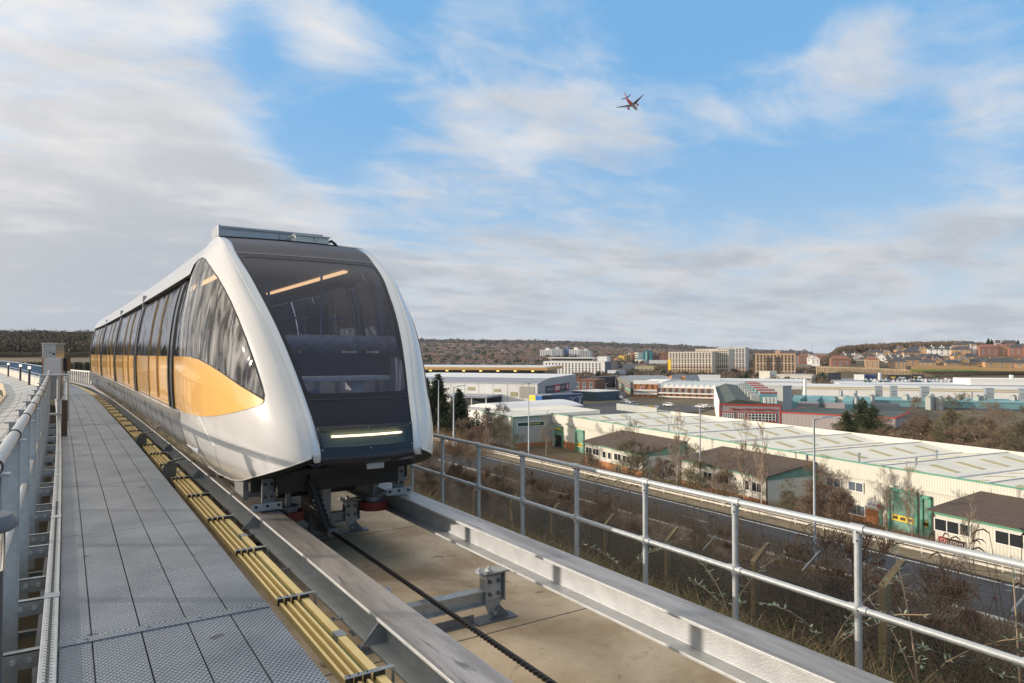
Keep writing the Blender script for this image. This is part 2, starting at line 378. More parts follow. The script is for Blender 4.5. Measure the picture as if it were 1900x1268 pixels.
# perforated cable tray
tray = MB(); tray.sweep([(-.115, -.06), (-.035, -.06), (-.035, .03), (-.115, .03)], gpath(0, 0, -1.5, 40, 1.0))
tr = tag(tray.build('cable_tray', GALVL, bevel=.004), 'long perforated steel cable tray along the left edge of the walkway', 'cable tray')
b = MB(); y = .6
while y < 22:
    x = bend(y); b.box((x - .075, y, .0308), (.016, .022, .0012)); b.box((x - .075, y + .021, .0308), (.042, .004, .0012)); y += .042 if y < 9 else .084
b.build('slot_pattern', BLACK, tr)
for y in (2.9, 5.55, 8.2, 11.0, 13.8):
    b = MB(); b.box((-.075 + bend(y), y, .031), (.088, .10, .008)); b.build('tray_coupler', GALVL, tr, bevel=.002)

# left railing of wide flange posts with a tube through them
rail = empty('post_railing', (0, 0, 0), label='galvanised railing of wide flange posts with one thick tube, left of the walkway', cat='railing')
b = MB(); b.tube([(x, y, z) for x, y, z, h in gpath(-.30, 1.10, -1.5, 26, 1.5)], .034, 16); b.build('handrail_tube', GALVL, rail, smooth=True)
b = MB(); b.tube([(x, y, z) for x, y, z, h in gpath(-.30, .52, -1.5, 26, 1.5)], .022, 12); b.build('middle_tube', GALVL, rail, smooth=True)
def flange_post(y):
    p = MB(); x = -.34 + bend(y)
    p.bx(x - .07, x + .07, y - .006, y + .006, -.62, 1.055)
    p.bx(x - .076, x - .07, y - .012, y + .012, -.62, 1.055); p.bx(x + .07, x + .076, y - .012, y + .012, -.62, 1.055)
    o = p.build('post', GALVL, rail, bevel=.002)
    q = MB(); q.box((x, y, 1.062), (.215, .07, .014)); q.build('cap_plate', GALVL, o, bevel=.002)
    q = MB(); q.tube([(-.30 + bend(y), y - .012, 1.10), (-.30 + bend(y), y + .012, 1.10)], .041, 16); q.build('clamp_ring', BLACK, o)
py_ = 1.02
PY = []
while py_ < 26: PY.append(py_); py_ += 1.565
for y in PY: flange_post(y)
for y in PY:
    if y > 20: break
    for dy, z in ((0, -.03), (.8, -.10)):
        yy = y + dy; x = bend(yy); q = MB()
        q.bx(-.30 + x, -.125 + x, yy - .004, yy + .004, z - .10, z); q.bx(-.30 + x, -.125 + x, yy - .004, yy + .05, z - .006, z)
        br = q.build('bolted_bracket', GALV, rail)
        q = MB()
        for bx_ in (-.255, -.175): q.tube([(bx_ + x, yy - .004, z - .05), (bx_ + x, yy - .018, z - .05)], .016, 8)
        q.build('bolt', GALVL, br)
    q = MB(); q.bx(-.30 + bend(y), -.125 + bend(y), y + .25, y + .29, -.36, -.32); q.bx(-.16 + bend(y), -.13 + bend(y), y - .78, y + .78, -.55, -.25); q.build('lower_brace', GALVD, rail)

# ---- running beams
H_T = .022
def hsec(w=.27, h=.25, tf=.022, tw=.016):
    a = w / 2; c = tw / 2
    return [(-a, -h), (a, -h), (a, -h + tf), (c, -h + tf), (c, -tf), (a, -tf), (a, 0), (-a, 0), (-a, -tf), (-c, -tf), (-c, -h + tf), (-a, -h + tf)]
def beam(X, lab):
    root = empty('running_beam', (0, 0, 0), label=lab, cat='steel beam', group='steel running beams of the guideway')
    b = MB(); b.sweep(hsec(), gpath(X, -.10, -3, 56, .75)); b.build('wide_flange', [BEAMW], root, bevel=.003)
    b = MB(); b.sweep([(-.128, 0), (.128, 0), (.128, .0022), (-.128, .0022)], gpath(X, -.10, -3, 56, .75)); b.build('running_surface', BEAM, root)
    return root
bl_ = beam(1.868, 'nearer steel running beam between the yellow conductor rails and the rope')
br_ = beam(3.568, 'farther steel running beam between the brown slab and the tube handrail')
for y in (4.45, 8.15, 11.9, 15.5):
    q = MB(); x = 1.868 + bend(y)
    q.add([(x - .012, y - .008, -.122), (x - .20, y - .008, -.328), (x - .012, y - .008, -.328), (x - .012, y + .008, -.122), (x - .20, y + .008, -.328), (x - .012, y + .008, -.328)],
          [(0, 1, 2), (5, 4, 3), (0, 3, 4, 1), (1, 4, 5, 2), (2, 5, 3, 0)])
    q.build('gusset', GALV, bl_)

# ---- cross ties with bolted supports
def tie(y):
    root = empty('cross_tie', (bend(y), y, 0), -head(y), label='', cat='cross tie', group='bolted cross ties under the running beams')
    b = MB(); a = .055
    b.bx(1.95, 3.20, -a, a, -.505, -.495); b.bx(1.95, 3.20, -a, a, -.630, -.620); b.bx(1.95, 3.20, -.005, .005, -.620, -.505); b.build('cross_beam', GALV, root)
    for s, X in ((1, 3.30), (-1, 2.12)):
        b = MB(); b.bx(X - .105, X + .105, -.006, .006, -.64, -.352); b.bx(X - .105, X - .093, -.06, .06, -.62, -.352); b.bx(X + .093, X + .105, -.06, .06, -.62, -.352)
        b.bx(X - .15, X + .16, -.08, .08, -.352, -.338)
        p = b.build('support_post', GALV, root, bevel=.002)
        b = MB(); b.bx(X - .08, X + .08, -.020, -.0065, -.60, -.385); b.build('bolt_plate', GALVL, p, bevel=.003)
        for bx_ in (-.045, .045):
            for bz in (-.435, -.55):
                q = MB(); q.tube([(X + bx_, -.020, bz), (X + bx_, -.045, bz)], .018, 6); q.tube([(X + bx_, -.045, bz), (X + bx_, -.062, bz)], .010, 8); q.build('bolt', GALVD, p)
        b = MB(); b.add([(X - .09, -.012, -.62), (X + .09, -.012, -.62), (X + .035, -.012, -.745), (X - .035, -.012, -.745), (X - .09, .012, -.62), (X + .09, .012, -.62), (X + .035, .012, -.745), (X - .035, .012, -.745)],
              [(0, 1, 2, 3), (7, 6, 5, 4), (0, 4, 5, 1), (1, 5, 6, 2), (2, 6, 7, 3), (3, 7, 4, 0)]); b.tube([(X, -.012, -.72), (X, -.05, -.72)], .022, 8); b.build('pin_lug', GALV, p)
        b = MB(); b.bx(X - .20, X + .22, -.09, .09, -.788, -.774)
        for k in (-1, 1): b.add([(X + .04 * k, k * .03, -.774), (X + .17, k * .03, -.774), (X + .06, k * .03, -.66), (X + .04 * k, k * .03 + .01, -.774), (X + .17, k * .03 + .01, -.774), (X + .06, k * .03 + .01, -.66)], [(0, 1, 2), (5, 4, 3), (0, 3, 4, 1), (1, 4, 5, 2), (2, 5, 3, 0)])
        b.build('base_plate', GALVD, root)
        for k in (-.07, .03):
            q = MB(); xx = X - .10 * s + k; q.box((xx, -.05, -.322), (.045, .07, .025)); q.tube([(xx, -.05, -.31), (xx, -.05, -.28)], .011, 8); q.tube([(xx, -.05, -.306), (xx, -.05, -.294)], .02, 6); q.build('rail_clip', GALVL, root, bevel=.003)
    b = MB(); b.bx(2.32, 3.10, -.05, .05, -.787, -.777); b.bx(2.32, 3.10, -.004, .004, -.777, -.71); b.build('ground_angle', GALVD, root)
    return root
TIELAB = ['bolted cross tie nearest the camera, standing clear of the train on the brown slab', 'bolted cross tie just under the train nose, behind the rope grip']
for i, y in enumerate((5.40, 9.1, 12.8, 16.5)):
    t = tie(y); t['label'] = TIELAB[i] if i < 2 else 'bolted cross tie on the slab hidden deep under the train'

# ---- haul rope, twisted strands
rp = MB(); vs = []; ns = 18
ylist = [-1.5 + .02 * i for i in range(int((8.55 + 1.5) / .02) + 1)]
fs = []
for i, y in enumerate(ylist):
    for k in range(ns):
        th = 2 * math.pi * k / ns; tw = y * 2 * math.pi / .30
        r = .0195 + .0035 * math.cos(6 * (th) + 0.0); a = th + tw
        vs.append((2.61 + .004 * math.cos(y) + r * math.cos(a), y, -.455 + r * math.sin(a)))
for i in range(len(ylist) - 1):
    for k in range(ns): fs.append((i * ns + k, i * ns + (k + 1) % ns, (i + 1) * ns + (k + 1) % ns, (i + 1) * ns + k))
rp.add(vs, fs)
tag(rp.build('haul_rope', mat('greased_rope', (.022, .022, .026), .38, .4), smooth=True, sharp=80), 'black twisted haul rope running along the middle of the slab', 'rope')

# ---- conductor rails
cond = empty('conductor_rails', (0, 0, 0), label='four yellow conductor rails running between walkway and nearer beam', cat='conductor rail')
for X, w in ((1.285, .020), (1.335, .020), (1.385, .020), (1.455, .052)):
    b = MB(); b.sweep([(-w / 2, -.17), (w / 2, -.17), (w / 2, -.12), (-w / 2, -.12)], gpath(X, 0, -1.5, 48, .9)); b.build('conductor_rail', YEL, cond, bevel=.003)
b = MB(); b.sweep([(-.003, -.168), (.003, -.168), (.003, -.150), (-.003, -.150)], gpath(1.420, 0, -1.5, 30, .9)); b.build('green_insulator_strip', GRN, cond)
y = .75; k = 0
while y < 34:
    x = bend(y); q = MB(); q.bx(1.26 + x, 1.54 + x, y - .018, y + .018, -.092, -.086); q.bx(1.534 + x, 1.54 + x, y - .018, y + .018, -.315, -.086)
    q.bx(1.534 + x, 1.74 + x, y - .018, y + .018, -.327, -.318)
    br = q.build('rail_bracket', GALV, cond, bevel=.002)
    q = MB()
    for X in (1.285, 1.335, 1.385, 1.455): q.bx(X - .018 - (.012 if X > 1.4 else 0) + x, X + .018 + (.012 if X > 1.4 else 0) + x, y - .012, y + .012, -.140, -.0925)
    q.build('insulator_clip', BLACK, br)
    q = MB()
    for X in (1.285, 1.335, 1.385): q.cyl((X + x, y, -.086), .006, .008, 6)
    q.cyl((1.61 + x, y, -.318), .022, .02, 6); q.cyl((1.67 + x, y, -.318), .012, .012, 6); q.build('bolt', GALVD, br)
    y += 1.42; k += 1
for y in (4.25, 7.05, 11.4):
    q = MB(); x = bend(y); q.bx(1.425 + x, 1.49 + x, y - .05, y + .05, -.172, -.116); q.build('splice_joint', GALV, cond)
# rope lift hooks beside the train and a bracket with a small cable loom
for y, lab in ((10.9, 'bent steel guard bracket beside the skirt, nearer of the two'), (15.0, 'bent steel guard bracket beside the skirt, farther of the two')):
    q = MB(); x = bend(y);
    q.tube([(1.18 + x, y, -.32), (1.18 + x, y, .03), (1.24 + x, y + .02, .10), (1.40 + x, y + .1, .12), (1.47 + x, y + .12, .12)], .014, 8)
    q.add([(1.16 + x, y, -.32), (1.34 + x, y + .06, -.32), (1.36 + x, y + .06, .07), (1.25 + x, y + .03, .10), (1.16 + x, y, .03), (1.16 + x, y + .01, -.32), (1.34 + x, y + .07, -.32), (1.36 + x, y + .07, .07), (1.25 + x, y + .04, .10), (1.16 + x, y + .01, .03)],
          [(0, 1, 2, 3, 4), (9, 8, 7, 6, 5), (0, 5, 6, 1), (1, 6, 7, 2), (2, 7, 8, 3), (3, 8, 9, 4), (4, 9, 5, 0)])
    tag(q.build('guard_bracket', GALVD), lab, 'bracket', 'guard brackets beside the skirt')

# ---- right tube handrail
hr = empty('tube_handrail', (0, 0, 0), label='galvanised two-tube handrail with clamped posts along the right of the track', cat='handrail')
for z in (.45, -.10):
    b = MB(); b.tube([(x, y, zz) for x, y, zz, h in gpath(4.56, z, -.6, 30, 1.0)], .0242, 14); b.build('rail_tube', GALVL, hr, smooth=True)
yy = -.42
while yy < 22:
    x = 4.56 + bend(yy); q = MB(); q.tube([(x, yy, -1.15), (x, yy, .40)], .0242, 14); p = q.build('post', GALVL, hr, smooth=True)
    q = MB(); q.tube([(x, yy - .05, .45), (x, yy + .05, .45)], .032, 14); q.tube([(x, yy, .35), (x, yy, .452)], .031, 14); q.build('top_clamp', GALVL, p, smooth=True)
    q = MB(); q.tube([(x, yy - .065, -.10), (x, yy + .065, -.10)], .031, 14); q.tube([(x, yy, -.14), (x, yy, -.06)], .031, 14); q.build('middle_clamp', GALVL, p, smooth=True)
    q = MB()
    for z in (.372, .43, -.10): q.tube([(x - .029, yy - .012, z), (x - .034, yy - .014, z)], .006, 8)
    q.build('grub_screw', BLACK, p)
    yy += 1.03

# ---- bollard light at the left edge
bo = empty('bollard_light', (-.262, 3.2, 0), label='dark grey bollard light with clear lens beside the walkway at the left edge', cat='bollard light')
q = MB(); q.cyl((0, 0, -.6), .060, 1.44, 24); q.build('bollard_post', mat('bollard_grey', (.045, .05, .06), .45), bo, smooth=True)
q = MB(); q.cyl((0, 0, .845), .066, .155, 24); q.build('lens', glass_mat('clear_lens', (.85, .88, .9), ior=1.5), bo, smooth=True)
q = MB(); q.tube([(0, 0, .99), (0, 0, 1.0), (0, 0, 1.03), (0, 0, 1.05), (0, 0, 1.056)], [.088, .100, .100, .085, .03], 28); q.build('cap', mat('bollard_cap_grey', (.10, .115, .135), .4), bo, smooth=True)
q = MB(); q.cyl((0, 0, .85), .02, .13, 12); q.build('lamp', mat('lamp_white', (.8, .8, .78), .4), bo, smooth=True)
# ================================================================ TRAIN
TX = 2.65
WHITE = mat('pearl_white_paint', (.55, .55, .54), .22, .0, var=.03, scale=2, coat=.7)
BEVEL = mat('silver_pillar_paint', (.50, .53, .56), .28, .25, coat=.5)
GOLD = mat('gold_paint', (.80, .45, .11), .18, coat=.8, var=.02, scale=2)
GOLD2 = mat('gold_door_paint', (.80, .45, .11), .22, coat=.6, var=.03, scale=3)
SKIRT = mat('brushed_silver_paint', (.44, .435, .41), .16, .75, var=.10, scale=1.2, stretch=(1, 1, .25), coat=.2)
ROOFW = mat('roof_panel_paint', (.47, .49, .50), .25, .1, coat=.4)
SEAL = mat('black_window_frame', (.01, .01, .011), .22)
SEALM = mat('black_gap', (.006, .006, .006), .6)
FASC = mat('dark_navy_fascia', (.012, .014, .024), .42, var=.1, scale=4, spec=.22)
VISOR = mat('grey_dotted_visor', (.055, .055, .070), .45, spec=.25)
BOXG = mat('roof_box_grey', (.28, .32, .35), .4, .3, var=.06, scale=6)
INT = mat('interior_panel', (.30, .33, .39), .6)
INTD = mat('interior_dark', (.03, .03, .035), .6)
INTW = mat('interior_light', (.85, .84, .80), .6)
BLUE = mat('blue_grab_pole', (.03, .14, .42), .35)
WRAP = mat('plastic_wrap', (.36, .37, .40), .3, var=.3, scale=12, bump=.8, bscale=25, spec=.8)
LED = mat('warm_light_strip', (1, .8, .5), .5, emis=(1.0, .58, .25), estr=1.8)
LED2 = mat('warm_headlight_bar', (1, .8, .5), .5, emis=(1.0, .78, .46), estr=3.0)
GL_F = glass_mat('dotted_windscreen', (.58, .62, .74), .6, .05, 1.36, body=(.06, .08, .13), bodyf=.26)
GL_S = glass_mat('side_window_glass', (.36, .37, .39), .95, .02, 1.75, wav=.22)
GL_N = glass_mat('filmed_nose_window', (.66, .67, .70), .6, .05, 1.42, wav=.16, body=(.52, .52, .51), bodyf=.60, wscale=2.0, glare_streak=True)
GL_H = glass_mat('headlight_lens', (.75, .78, .78), .8, .04, 1.5)
RED = mat('red_polyurethane_tyre', (.15, .014, .009), .6)

YF = tab([(.1,6.80),(.45,6.80),(.62,6.81),(.75,6.85),(.9,6.92),(1.15,7.08),(1.49,7.31),(1.85,7.60),(2.14,7.89),(2.42,8.23),(2.6,8.46),(2.91,8.98),(3.1,9.33),(3.2,9.65)])
WI = tab([(.1,.50),(.61,.503),(.877,.532),(1.165,.576),(1.49,.636),(1.89,.715),(2.416,.82),(2.914,.898),(3.2,.885)])
WO = tab([(.1,.57),(.62,.59),(.75,.60),(1.12,.645),(1.49,.717),(1.8,.79),(2.14,.862),(2.59,.955),(2.9,.99),(3.2,.985)])
WM = tab([(.1,1.0),(.17,1.06),(.3,1.18),(.6,1.32),(.9,1.36),(1.2,1.37),(1.6,1.37),(2.0,1.345),(2.4,1.29),(2.75,1.22),(3.0,1.12),(3.2,1.0)])
WB = tab([(.85,1.335),(1.2,1.36),(1.6,1.365),(2.0,1.335),(2.4,1.27),(2.72,1.175),(2.8,1.13)])       # windows and doors
WS = tab([(.08,1.08),(.13,1.13),(.3,1.25),(.6,1.36),(.82,1.395),(.87,1.385)])                        # skirt
YM = 10.2; HP = math.pi / 2
def nose(s):
    def f(th, z):
        yf = YF(z); wo = WO(z); wm = WM(z); y = yf + (YM - yf) * (1 - math.cos(th))
        return (TX + bend(y) + s * (wo + (wm - wo) * math.sin(th)), y, z)
    return f
def zbot(th):
    return tabB(th)
tabB = tab([(-.02,.615),(.06,.60),(.24,.543),(.456,.457),(.688,.348),(.9,.235),(1.115,.150),(1.3,.115),(HP,.10)])
train = empty('cable_train', (0, 0, 0), label='silver white and gold driverless cable train with a sloping dark glass nose', cat='train')

WIN_EDGE = [(1.50, 2.93), (1.25, 2.925), (1.048, 2.868), (.84, 2.74), (.662, 2.574), (.56, 2.41), (.502, 2.251), (.455, 2.04), (.422, 1.819), (.405, 1.60), (.395, 1.406), (.392, 1.30), (.395, 1.215), (.405, 1.175)]
GOLD_TOP = [(.405, 1.175), (.50, 1.235), (.623, 1.309), (.823, 1.445), (.95, 1.515), (1.078, 1.569), (1.14, 1.592), (1.26, 1.612), (HP, 1.618)]
GOLD_BOT = [(.405, 1.175), (.42, 1.145), (.453, 1.12), (.582, 1.075), (.79, 1.002), (.94, .955), (1.056, .925), (1.20, .90), (HP, .885)]
def lip(name, pts, f, m, r, parent, off=.0):
    P = [Vector(f(a, b)) for a, b in refine(pts, .04, False)]; q = MB(); q.tube(P, r, 6); return q.build(name, m, parent, smooth=True)
shell = {}
for s in (-1, 1):
    f = nose(s); fl = s < 0
    bot = [(t, tabB(t)) for t in np.linspace(0, HP, 28)]
    # whole side of the nose with one opening for window and gold panel
    opening = WIN_EDGE[::-1] + [] ; opening = GOLD_BOT[:-1] + [(1.50, .886)] + [(1.50, 2.93)] + WIN_EDGE[1:-1]
    outer = [(0, .645), (0, 3.2), (HP, 3.2), (HP, .10)] + bot[::-1][1:-1] + [(0.02, .612)]
    sh = patch('nose_shell', outer, [opening], f, WHITE, train, .055, flip=fl); shell[s] = sh
    lip('shell_edge', [(0.0, 3.2), (0.0, .645), (0.02, .612)] + bot[1:], f, WHITE, .007, sh)
    patch('nose_window', GOLD_TOP + [(1.50, 2.93)] + WIN_EDGE[1:-1], [], f, GL_N, train, .07, off=.004 if s < 0 else .004, flip=fl)
    patch('gold_nose_panel', GOLD_BOT + GOLD_TOP[::-1][:-1], [], f, GOLD, train, .06, off=.006, flip=fl)
    patch('nose_lining', [(.03, .70), (.03, 3.1), (HP, 3.1), (HP, .5), (.7, .5)], [GOLD_TOP + [(1.50, 2.93)] + WIN_EDGE[1:-1]], f, INT, train, .09, off=-.045 if s < 0 else -.045, flip=fl)
    lip('window_seal', WIN_EDGE + GOLD_TOP[1:-1], f, SEAL, .010, train)
    lip('panel_seam', [(1.19, .889), (1.041, .588), (1.115, .146)], f, mat('seam_light', (.75, .73, .68), .4), .0045, sh)
    lip('panel_seam', [(1.27, 1.60), (1.27, .9)], f, mat('seam_gold_shadow', (.25, .13, .03), .5), .004, train)
    # silver pillar bevel between shell and dark fascia
    q = MB(); vs = []; fs = []; zz = list(np.linspace(.60, 3.2, 44)); n = 5
    for z in zz:
        for k in range(n):
            t = k / (n - 1); w = WI(z) + (WO(z) - WI(z)) * t; vs.append((TX + bend(YF(z)) + s * w, YF(z) - .018 * math.sin(math.pi * t) + .010 * (1 - t), z))
    for i in range(len(zz) - 1):
        for k in range(n - 1):
            a = i * n + k; t = (a, a + 1, a + n + 1, a + n); fs.append(t if s > 0 else t[::-1])
    z = .60; o = len(vs)
    for k in range(n):
        t = k / (n - 1); vs.append((TX + s * (WI(z) + .02 + (WO(z) - WI(z) - .02) * t), YF(z) + .02, z - .045))
    for k in range(n - 1):
        t = (k, o + k, o + k + 1, k + 1); fs.append(t if s > 0 else t[::-1])
    q.add(vs, fs); q.build('nose_pillar', BEVEL, train, smooth=True, sharp=70)
    # rounded under edge joining shell to belly
    q = MB(); vs = []
    for t in np.linspace(0, HP, 26):
        p = Vector(f(t, tabB(t))); vs += [tuple(p), (TX + (p.x - TX) * .80, p.y + .05, p.z - .02)]
    q.add(vs, [(2 * i, 2 * i + 2, 2 * i + 3, 2 * i + 1) for i in range(25)]); q.build('under_lip', DARK, sh)

# ---- fascia (front) surface
def front(u, z):
    w = WI(z); y = YF(z) + .010 - .07 * (1 - u * u); return (TX + bend(y) + u * w, y, z)
def fpatch(name, u0, u1, z0, z1, m, off=0.0, parent=None, round_=0.0, holes=()):
    P = [(u0, z0), (u1, z0), (u1, z1), (u0, z1)]
    if round_:
        r = round_; P = []
        for cx, cz, a0 in ((u1 - r, z0 + r, -90), (u1 - r, z1 - r, 0), (u0 + r, z1 - r, 90), (u0 + r, z0 + r, 180)):
            for k in range(6): a = R(a0 + 18 * k); P.append((cx + r * math.cos(a), cz + r * math.sin(a)))
    return patch(name, P, list(holes), front, m, parent or train, .07, off=off)
gl_out = []; r = .07
for cx, cz, a0 in ((.93 - r, 1.235 + r, -90), (.955 - r, 2.85 - r, 0), (-.955 + r, 2.85 - r, 90), (-.93 + r, 1.235 + r, 180)):
    for k in range(6): a = R(a0 + 18 * k); gl_out.append((cx + r * math.cos(a), cz + r * math.sin(a)))
fas = fpatch('front_fascia', -1, 1, .91, 2.915, FASC, 0, None, 0, [gl_out])
patch('windscreen', gl_out, [], front, GL_F, train, .08, off=-.004)
fpatch('roof_visor', -1, 1, 2.918, 3.195, VISOR, .004)
q = MB(); q.tube([front(u, 2.916) for u in np.linspace(-1, 1, 14)], .005, 6); q.build('visor_seam', mat('seam_cream', (.5, .47, .42), .5), train)
q = MB(); q.tube([front(u, 1.17) for u in np.linspace(-1, 1, 14)], .006, 6); q.build('fascia_crease', mat('crease_black', (.02, .022, .03), .3), fas)
# headlight unit
hl = fpatch('headlight_frame', -1, 1, .655, .905, SEAL, .004, None, 0, [[(-.93, .70), (.93, .70), (.93, .868), (-.93, .868)]])
q = MB(); n = 12; vs = []
for u in np.linspace(-.93, .93, n):
    x, y, z = front(u, .79); vs += [(x, y + .0, .70), (x, y + .05, .70), (x, y + .05, .868), (x, y + .0, .868)]
q.add(vs, [tuple(4 * i + a for a in (0, 1)) + (4 * i + 5, 4 * i + 4) for i in range(n - 1)] + [(4 * i + 1, 4 * i + 2, 4 * i + 6, 4 * i + 5) for i in range(n - 1)] + [(4 * i + 2, 4 * i + 3, 4 * i + 7, 4 * i + 6) for i in range(n - 1)])
q.build('headlight_housing', mat('grey_green_reflector', (.16, .20, .19), .35, .3), train)
q = MB(); q.tube([(lambda p: (p[0], p[1] + .02, .805))(front(u, .79)) for u in np.linspace(-.74, .74, 16)], .0105, 10); q.build('light_bar', LED2, hl, smooth=True)
patch('headlight_lens', [(-.93, .70), (.93, .70), (.93, .868), (-.93, .868)], [], front, GL_H, hl, .08)
q = MB()
for u, z in ((-.96, .885), (0, .887), (.96, .885), (-.96, .68), (0, .678), (.96, .68)):
    x, y, zz = front(u, z); q.tube([(x, y - .002, zz), (x, y - .010, zz)], .0065, 8)
q.build('screw', GALVL, hl)
# bumper
q = MB(); vs = []; fs = []; us = np.linspace(-1, 1, 18); prof = [(.0, .655), (-.012, .60), (-.004, .55), (.05, .515), (.16, .48), (.5, .47)]
for u in us:
    for dy, z in prof:
        x, y, _ = front(u, max(z, .5)); vs.append((x, y + dy, z))
n = len(prof)
for i in range(len(us) - 1):
    for k in range(n - 1): a = i * n + k; fs.append((a, a + 1, a + n + 1, a + n))
q.add(vs, fs); q.build('bumper', mat('gloss_black_bumper', (.01, .011, .016), .18), train, smooth=True)
q = MB(); q.tube([(TX + .2, 6.80, .455), (TX + .2, 6.95, .455)], .0, 4) if False else None
q.box((TX + .07, 6.93, .49), (.19, .16, .025)); q.box((TX + .07, 6.86, .465), (.19, .02, .05)); q.build('coupler_plate', GALVL, train, bevel=.006)

# ---- main body, both sides: leaves, fixed panels, windows between black bands
def side(W, s, eps=0.0):
    return lambda y, z: (TX + bend(y) * 1.08 + s * W(z) + s * eps, y, z)
def rect(a, b, c, d): return [(a, c), (b, c), (b, d), (a, d)]
bands = [(10.78, 11.32), (16.35, 16.85), (22.4, 22.95), (28.7, 29.3), (34.9, 35.2)]
for s in (-1, 1):
    fl = s < 0; f = side(WB, s)
    def pn(nm, y0, y1, z0, z1, m, off=0.0, d=.5):
        return patch(nm, rect(y0, y1, z0, z1), [], f, m, train, d, off=off, flip=fl)
    def seg(y0, y1, kind):
        g = .012; m = GOLD if kind == 'fixed' else GOLD2
        nm = 'side_panel' if kind == 'fixed' else 'door_leaf'
        P = patch(nm, rect(y0 + g, y1 - g, .885, 1.612), [], f, m, train, .2, off=.0, flip=not fl if False else fl)
        w = patch('window_pane', rect(y0 + g, y1 - g, 1.622, 2.70), [], f, GL_S, P, .22, off=0, flip=fl)
        if kind == 'leaf':      # raised frame of the door leaf
            for a, b, c, d_ in ((y0 + .05, y0 + .085, .93, 2.62), (y1 - .085, y1 - .05, .93, 2.62)):
                q = MB(); zz = np.linspace(c, d_, 12); vs = []
                for z in zz:
                    for yy, e in ((a, 0), (a, .014), (b, .014), (b, 0)): vs.append(side(WB, s, e)(yy, float(z)))
                q.add(vs, [(4 * i + k, 4 * i + k + 1, 4 * i + k + 5, 4 * i + k + 4) for i in range(11) for k in range(3)]); q.build('leaf_frame', mat('door_edge_metal', (.45, .30, .14), .15, .8), P, smooth=True)
            q = MB(); vs = []
            for yy in (y0 + .085, y1 - .085):
                for z, e in ((.93, 0), (.93, .010), (.965, .010), (.965, 0)): vs.append(side(WB, s, e)(yy, z))
            q.add(vs, [(0, 1, 5, 4), (1, 2, 6, 5), (2, 3, 7, 6)]); q.build('leaf_bottom_rail', GOLD2, P)
    prev = 9.75
    seg(10.2 - .02, 10.78, 'fixed')
    for k in range(4):
        a = bands[k][1]; b = bands[k + 1][0]; L_ = b - a
        seg(a, a + L_ * .27, 'leaf'); seg(a + L_ * .27, a + L_ * .54, 'leaf'); seg(a + L_ * .57, b, 'fixed')
    # black structure behind the gaps and in the bands
    for k, (a, b) in enumerate(bands):
        q = MB(); zz = np.linspace(.87, 2.78, 14); vs = []
        for z in zz:
            for yy, e in ((a, -.01), (a + .03, .022), (a + .20, .026), (a + .23, -.03), (b - .12, -.03), (b - .10, .02), (b, .02), (b, -.01)): vs.append(side(WB, s, e)(min(yy, b), float(z)))
        q.add(vs, [(8 * i + j, 8 * i + j + 1, 8 * i + j + 9, 8 * i + j + 8) for i in range(13) for j in range(7)]); q.build('door_pocket_band', SEAL, train, smooth=False)
    for a, b in ((1.612, 1.622),):
        patch('window_line', rect(10.2, 35, a, b), [], side(WB, s, -.006), SEALM, train, .5, flip=fl)
    for k in range(4):
        a = bands[k][1]; L_ = bands[k + 1][0] - a
        patch('panel_gap', rect(a + L_ * .54 - .01, a + L_ * .57 + .01, .88, 2.74), [], side(WB, s, -.012), SEALM, train, .3, flip=fl)
    # inner wall, so that one sees a lining through the glass and not the back of paint
    patch('inner_wall', rect(9.4, 35, .5, 1.60), [], side(WB, s, -.07), INT, train, .8, flip=not fl)
    for a, b in ((9.75, 10.25), (10.72, 11.4), (16.3, 16.9), (22.4, 22.95), (28.7, 29.3)):
        patch('inner_pillar', rect(a, b, 1.6, 2.75), [], side(WB, s, -.05), INT, train, .4, flip=not fl)
    # black strip painted in for the shadow under the eave
    patch('door_head_shadow', rect(10.2, 35, 2.70, 2.80), [], side(WB, s, -.008), SEAL, train, .6, flip=fl)
    # skirt with ledge
    sk = [(10.2, 15.3), (15.33, 21.6), (21.63, 28.3), (28.33, 35.4)]
    for k, (a, b) in enumerate(sk):
        def fs_(y, z, s=s):
            t = min(1.0, max(0.0, (11.6 - y) / 1.4)); wn = abs(nose(s)(math.acos(max(-1, min(1, 1 - (y - YF(z)) / (YM - YF(z))))), z)[0] - TX - bend(y)) if y < YM else WM(z)
            w = WS(z) * (1 - t * t) + (wn + .004) * t * t
            return (TX + bend(y) * 1.08 + s * w, y, z)
        if k == 0:
            a0 = 10.2
            P = patch('skirt_panel', rect(a0, b, .10, .862), [], fs_, SKIRT, train, .22, off=.0, flip=fl)
        else: P = patch('skirt_panel', rect(a, b, .10, .862), [], fs_, SKIRT, train, .4, flip=fl); a0 = a
        L0 = max(a0, 10.2); n = 6
        for j in range(1, n):
            yy = L0 + (b - L0) * j / n; q = MB(); q.tube([fs_(yy, z) for z in (.11, .3, .5, .7, .79)], .003, 4); q.build('panel_joint', mat('joint_grey', (.10, .10, .10), .5), P)
        q = MB(); vs = []; ys2 = np.linspace(a0, b, 20)
        for y in ys2: x1 = fs_(y, .862)[0]; vs += [(x1, y, .862), (TX + bend(y) * 1.08 + s * 1.30, y, .878)]
        q.add(vs, [((2 * i, 2 * i + 2, 2 * i + 3, 2 * i + 1) if s > 0 else (2 * i + 1, 2 * i + 3, 2 * i + 2, 2 * i)) for i in range(19)]); q.build('skirt_ledge', ROOFW, P)
    # roof side panels
    RW = tab([(2.74,1.245),(2.80,1.235),(2.93,1.155),(3.05,1.07),(3.17,.985),(3.24,.90),(3.27,.80)])
    cuts = [10.2, 14.3, 18.6, 22.6, 28.9, 35.5]
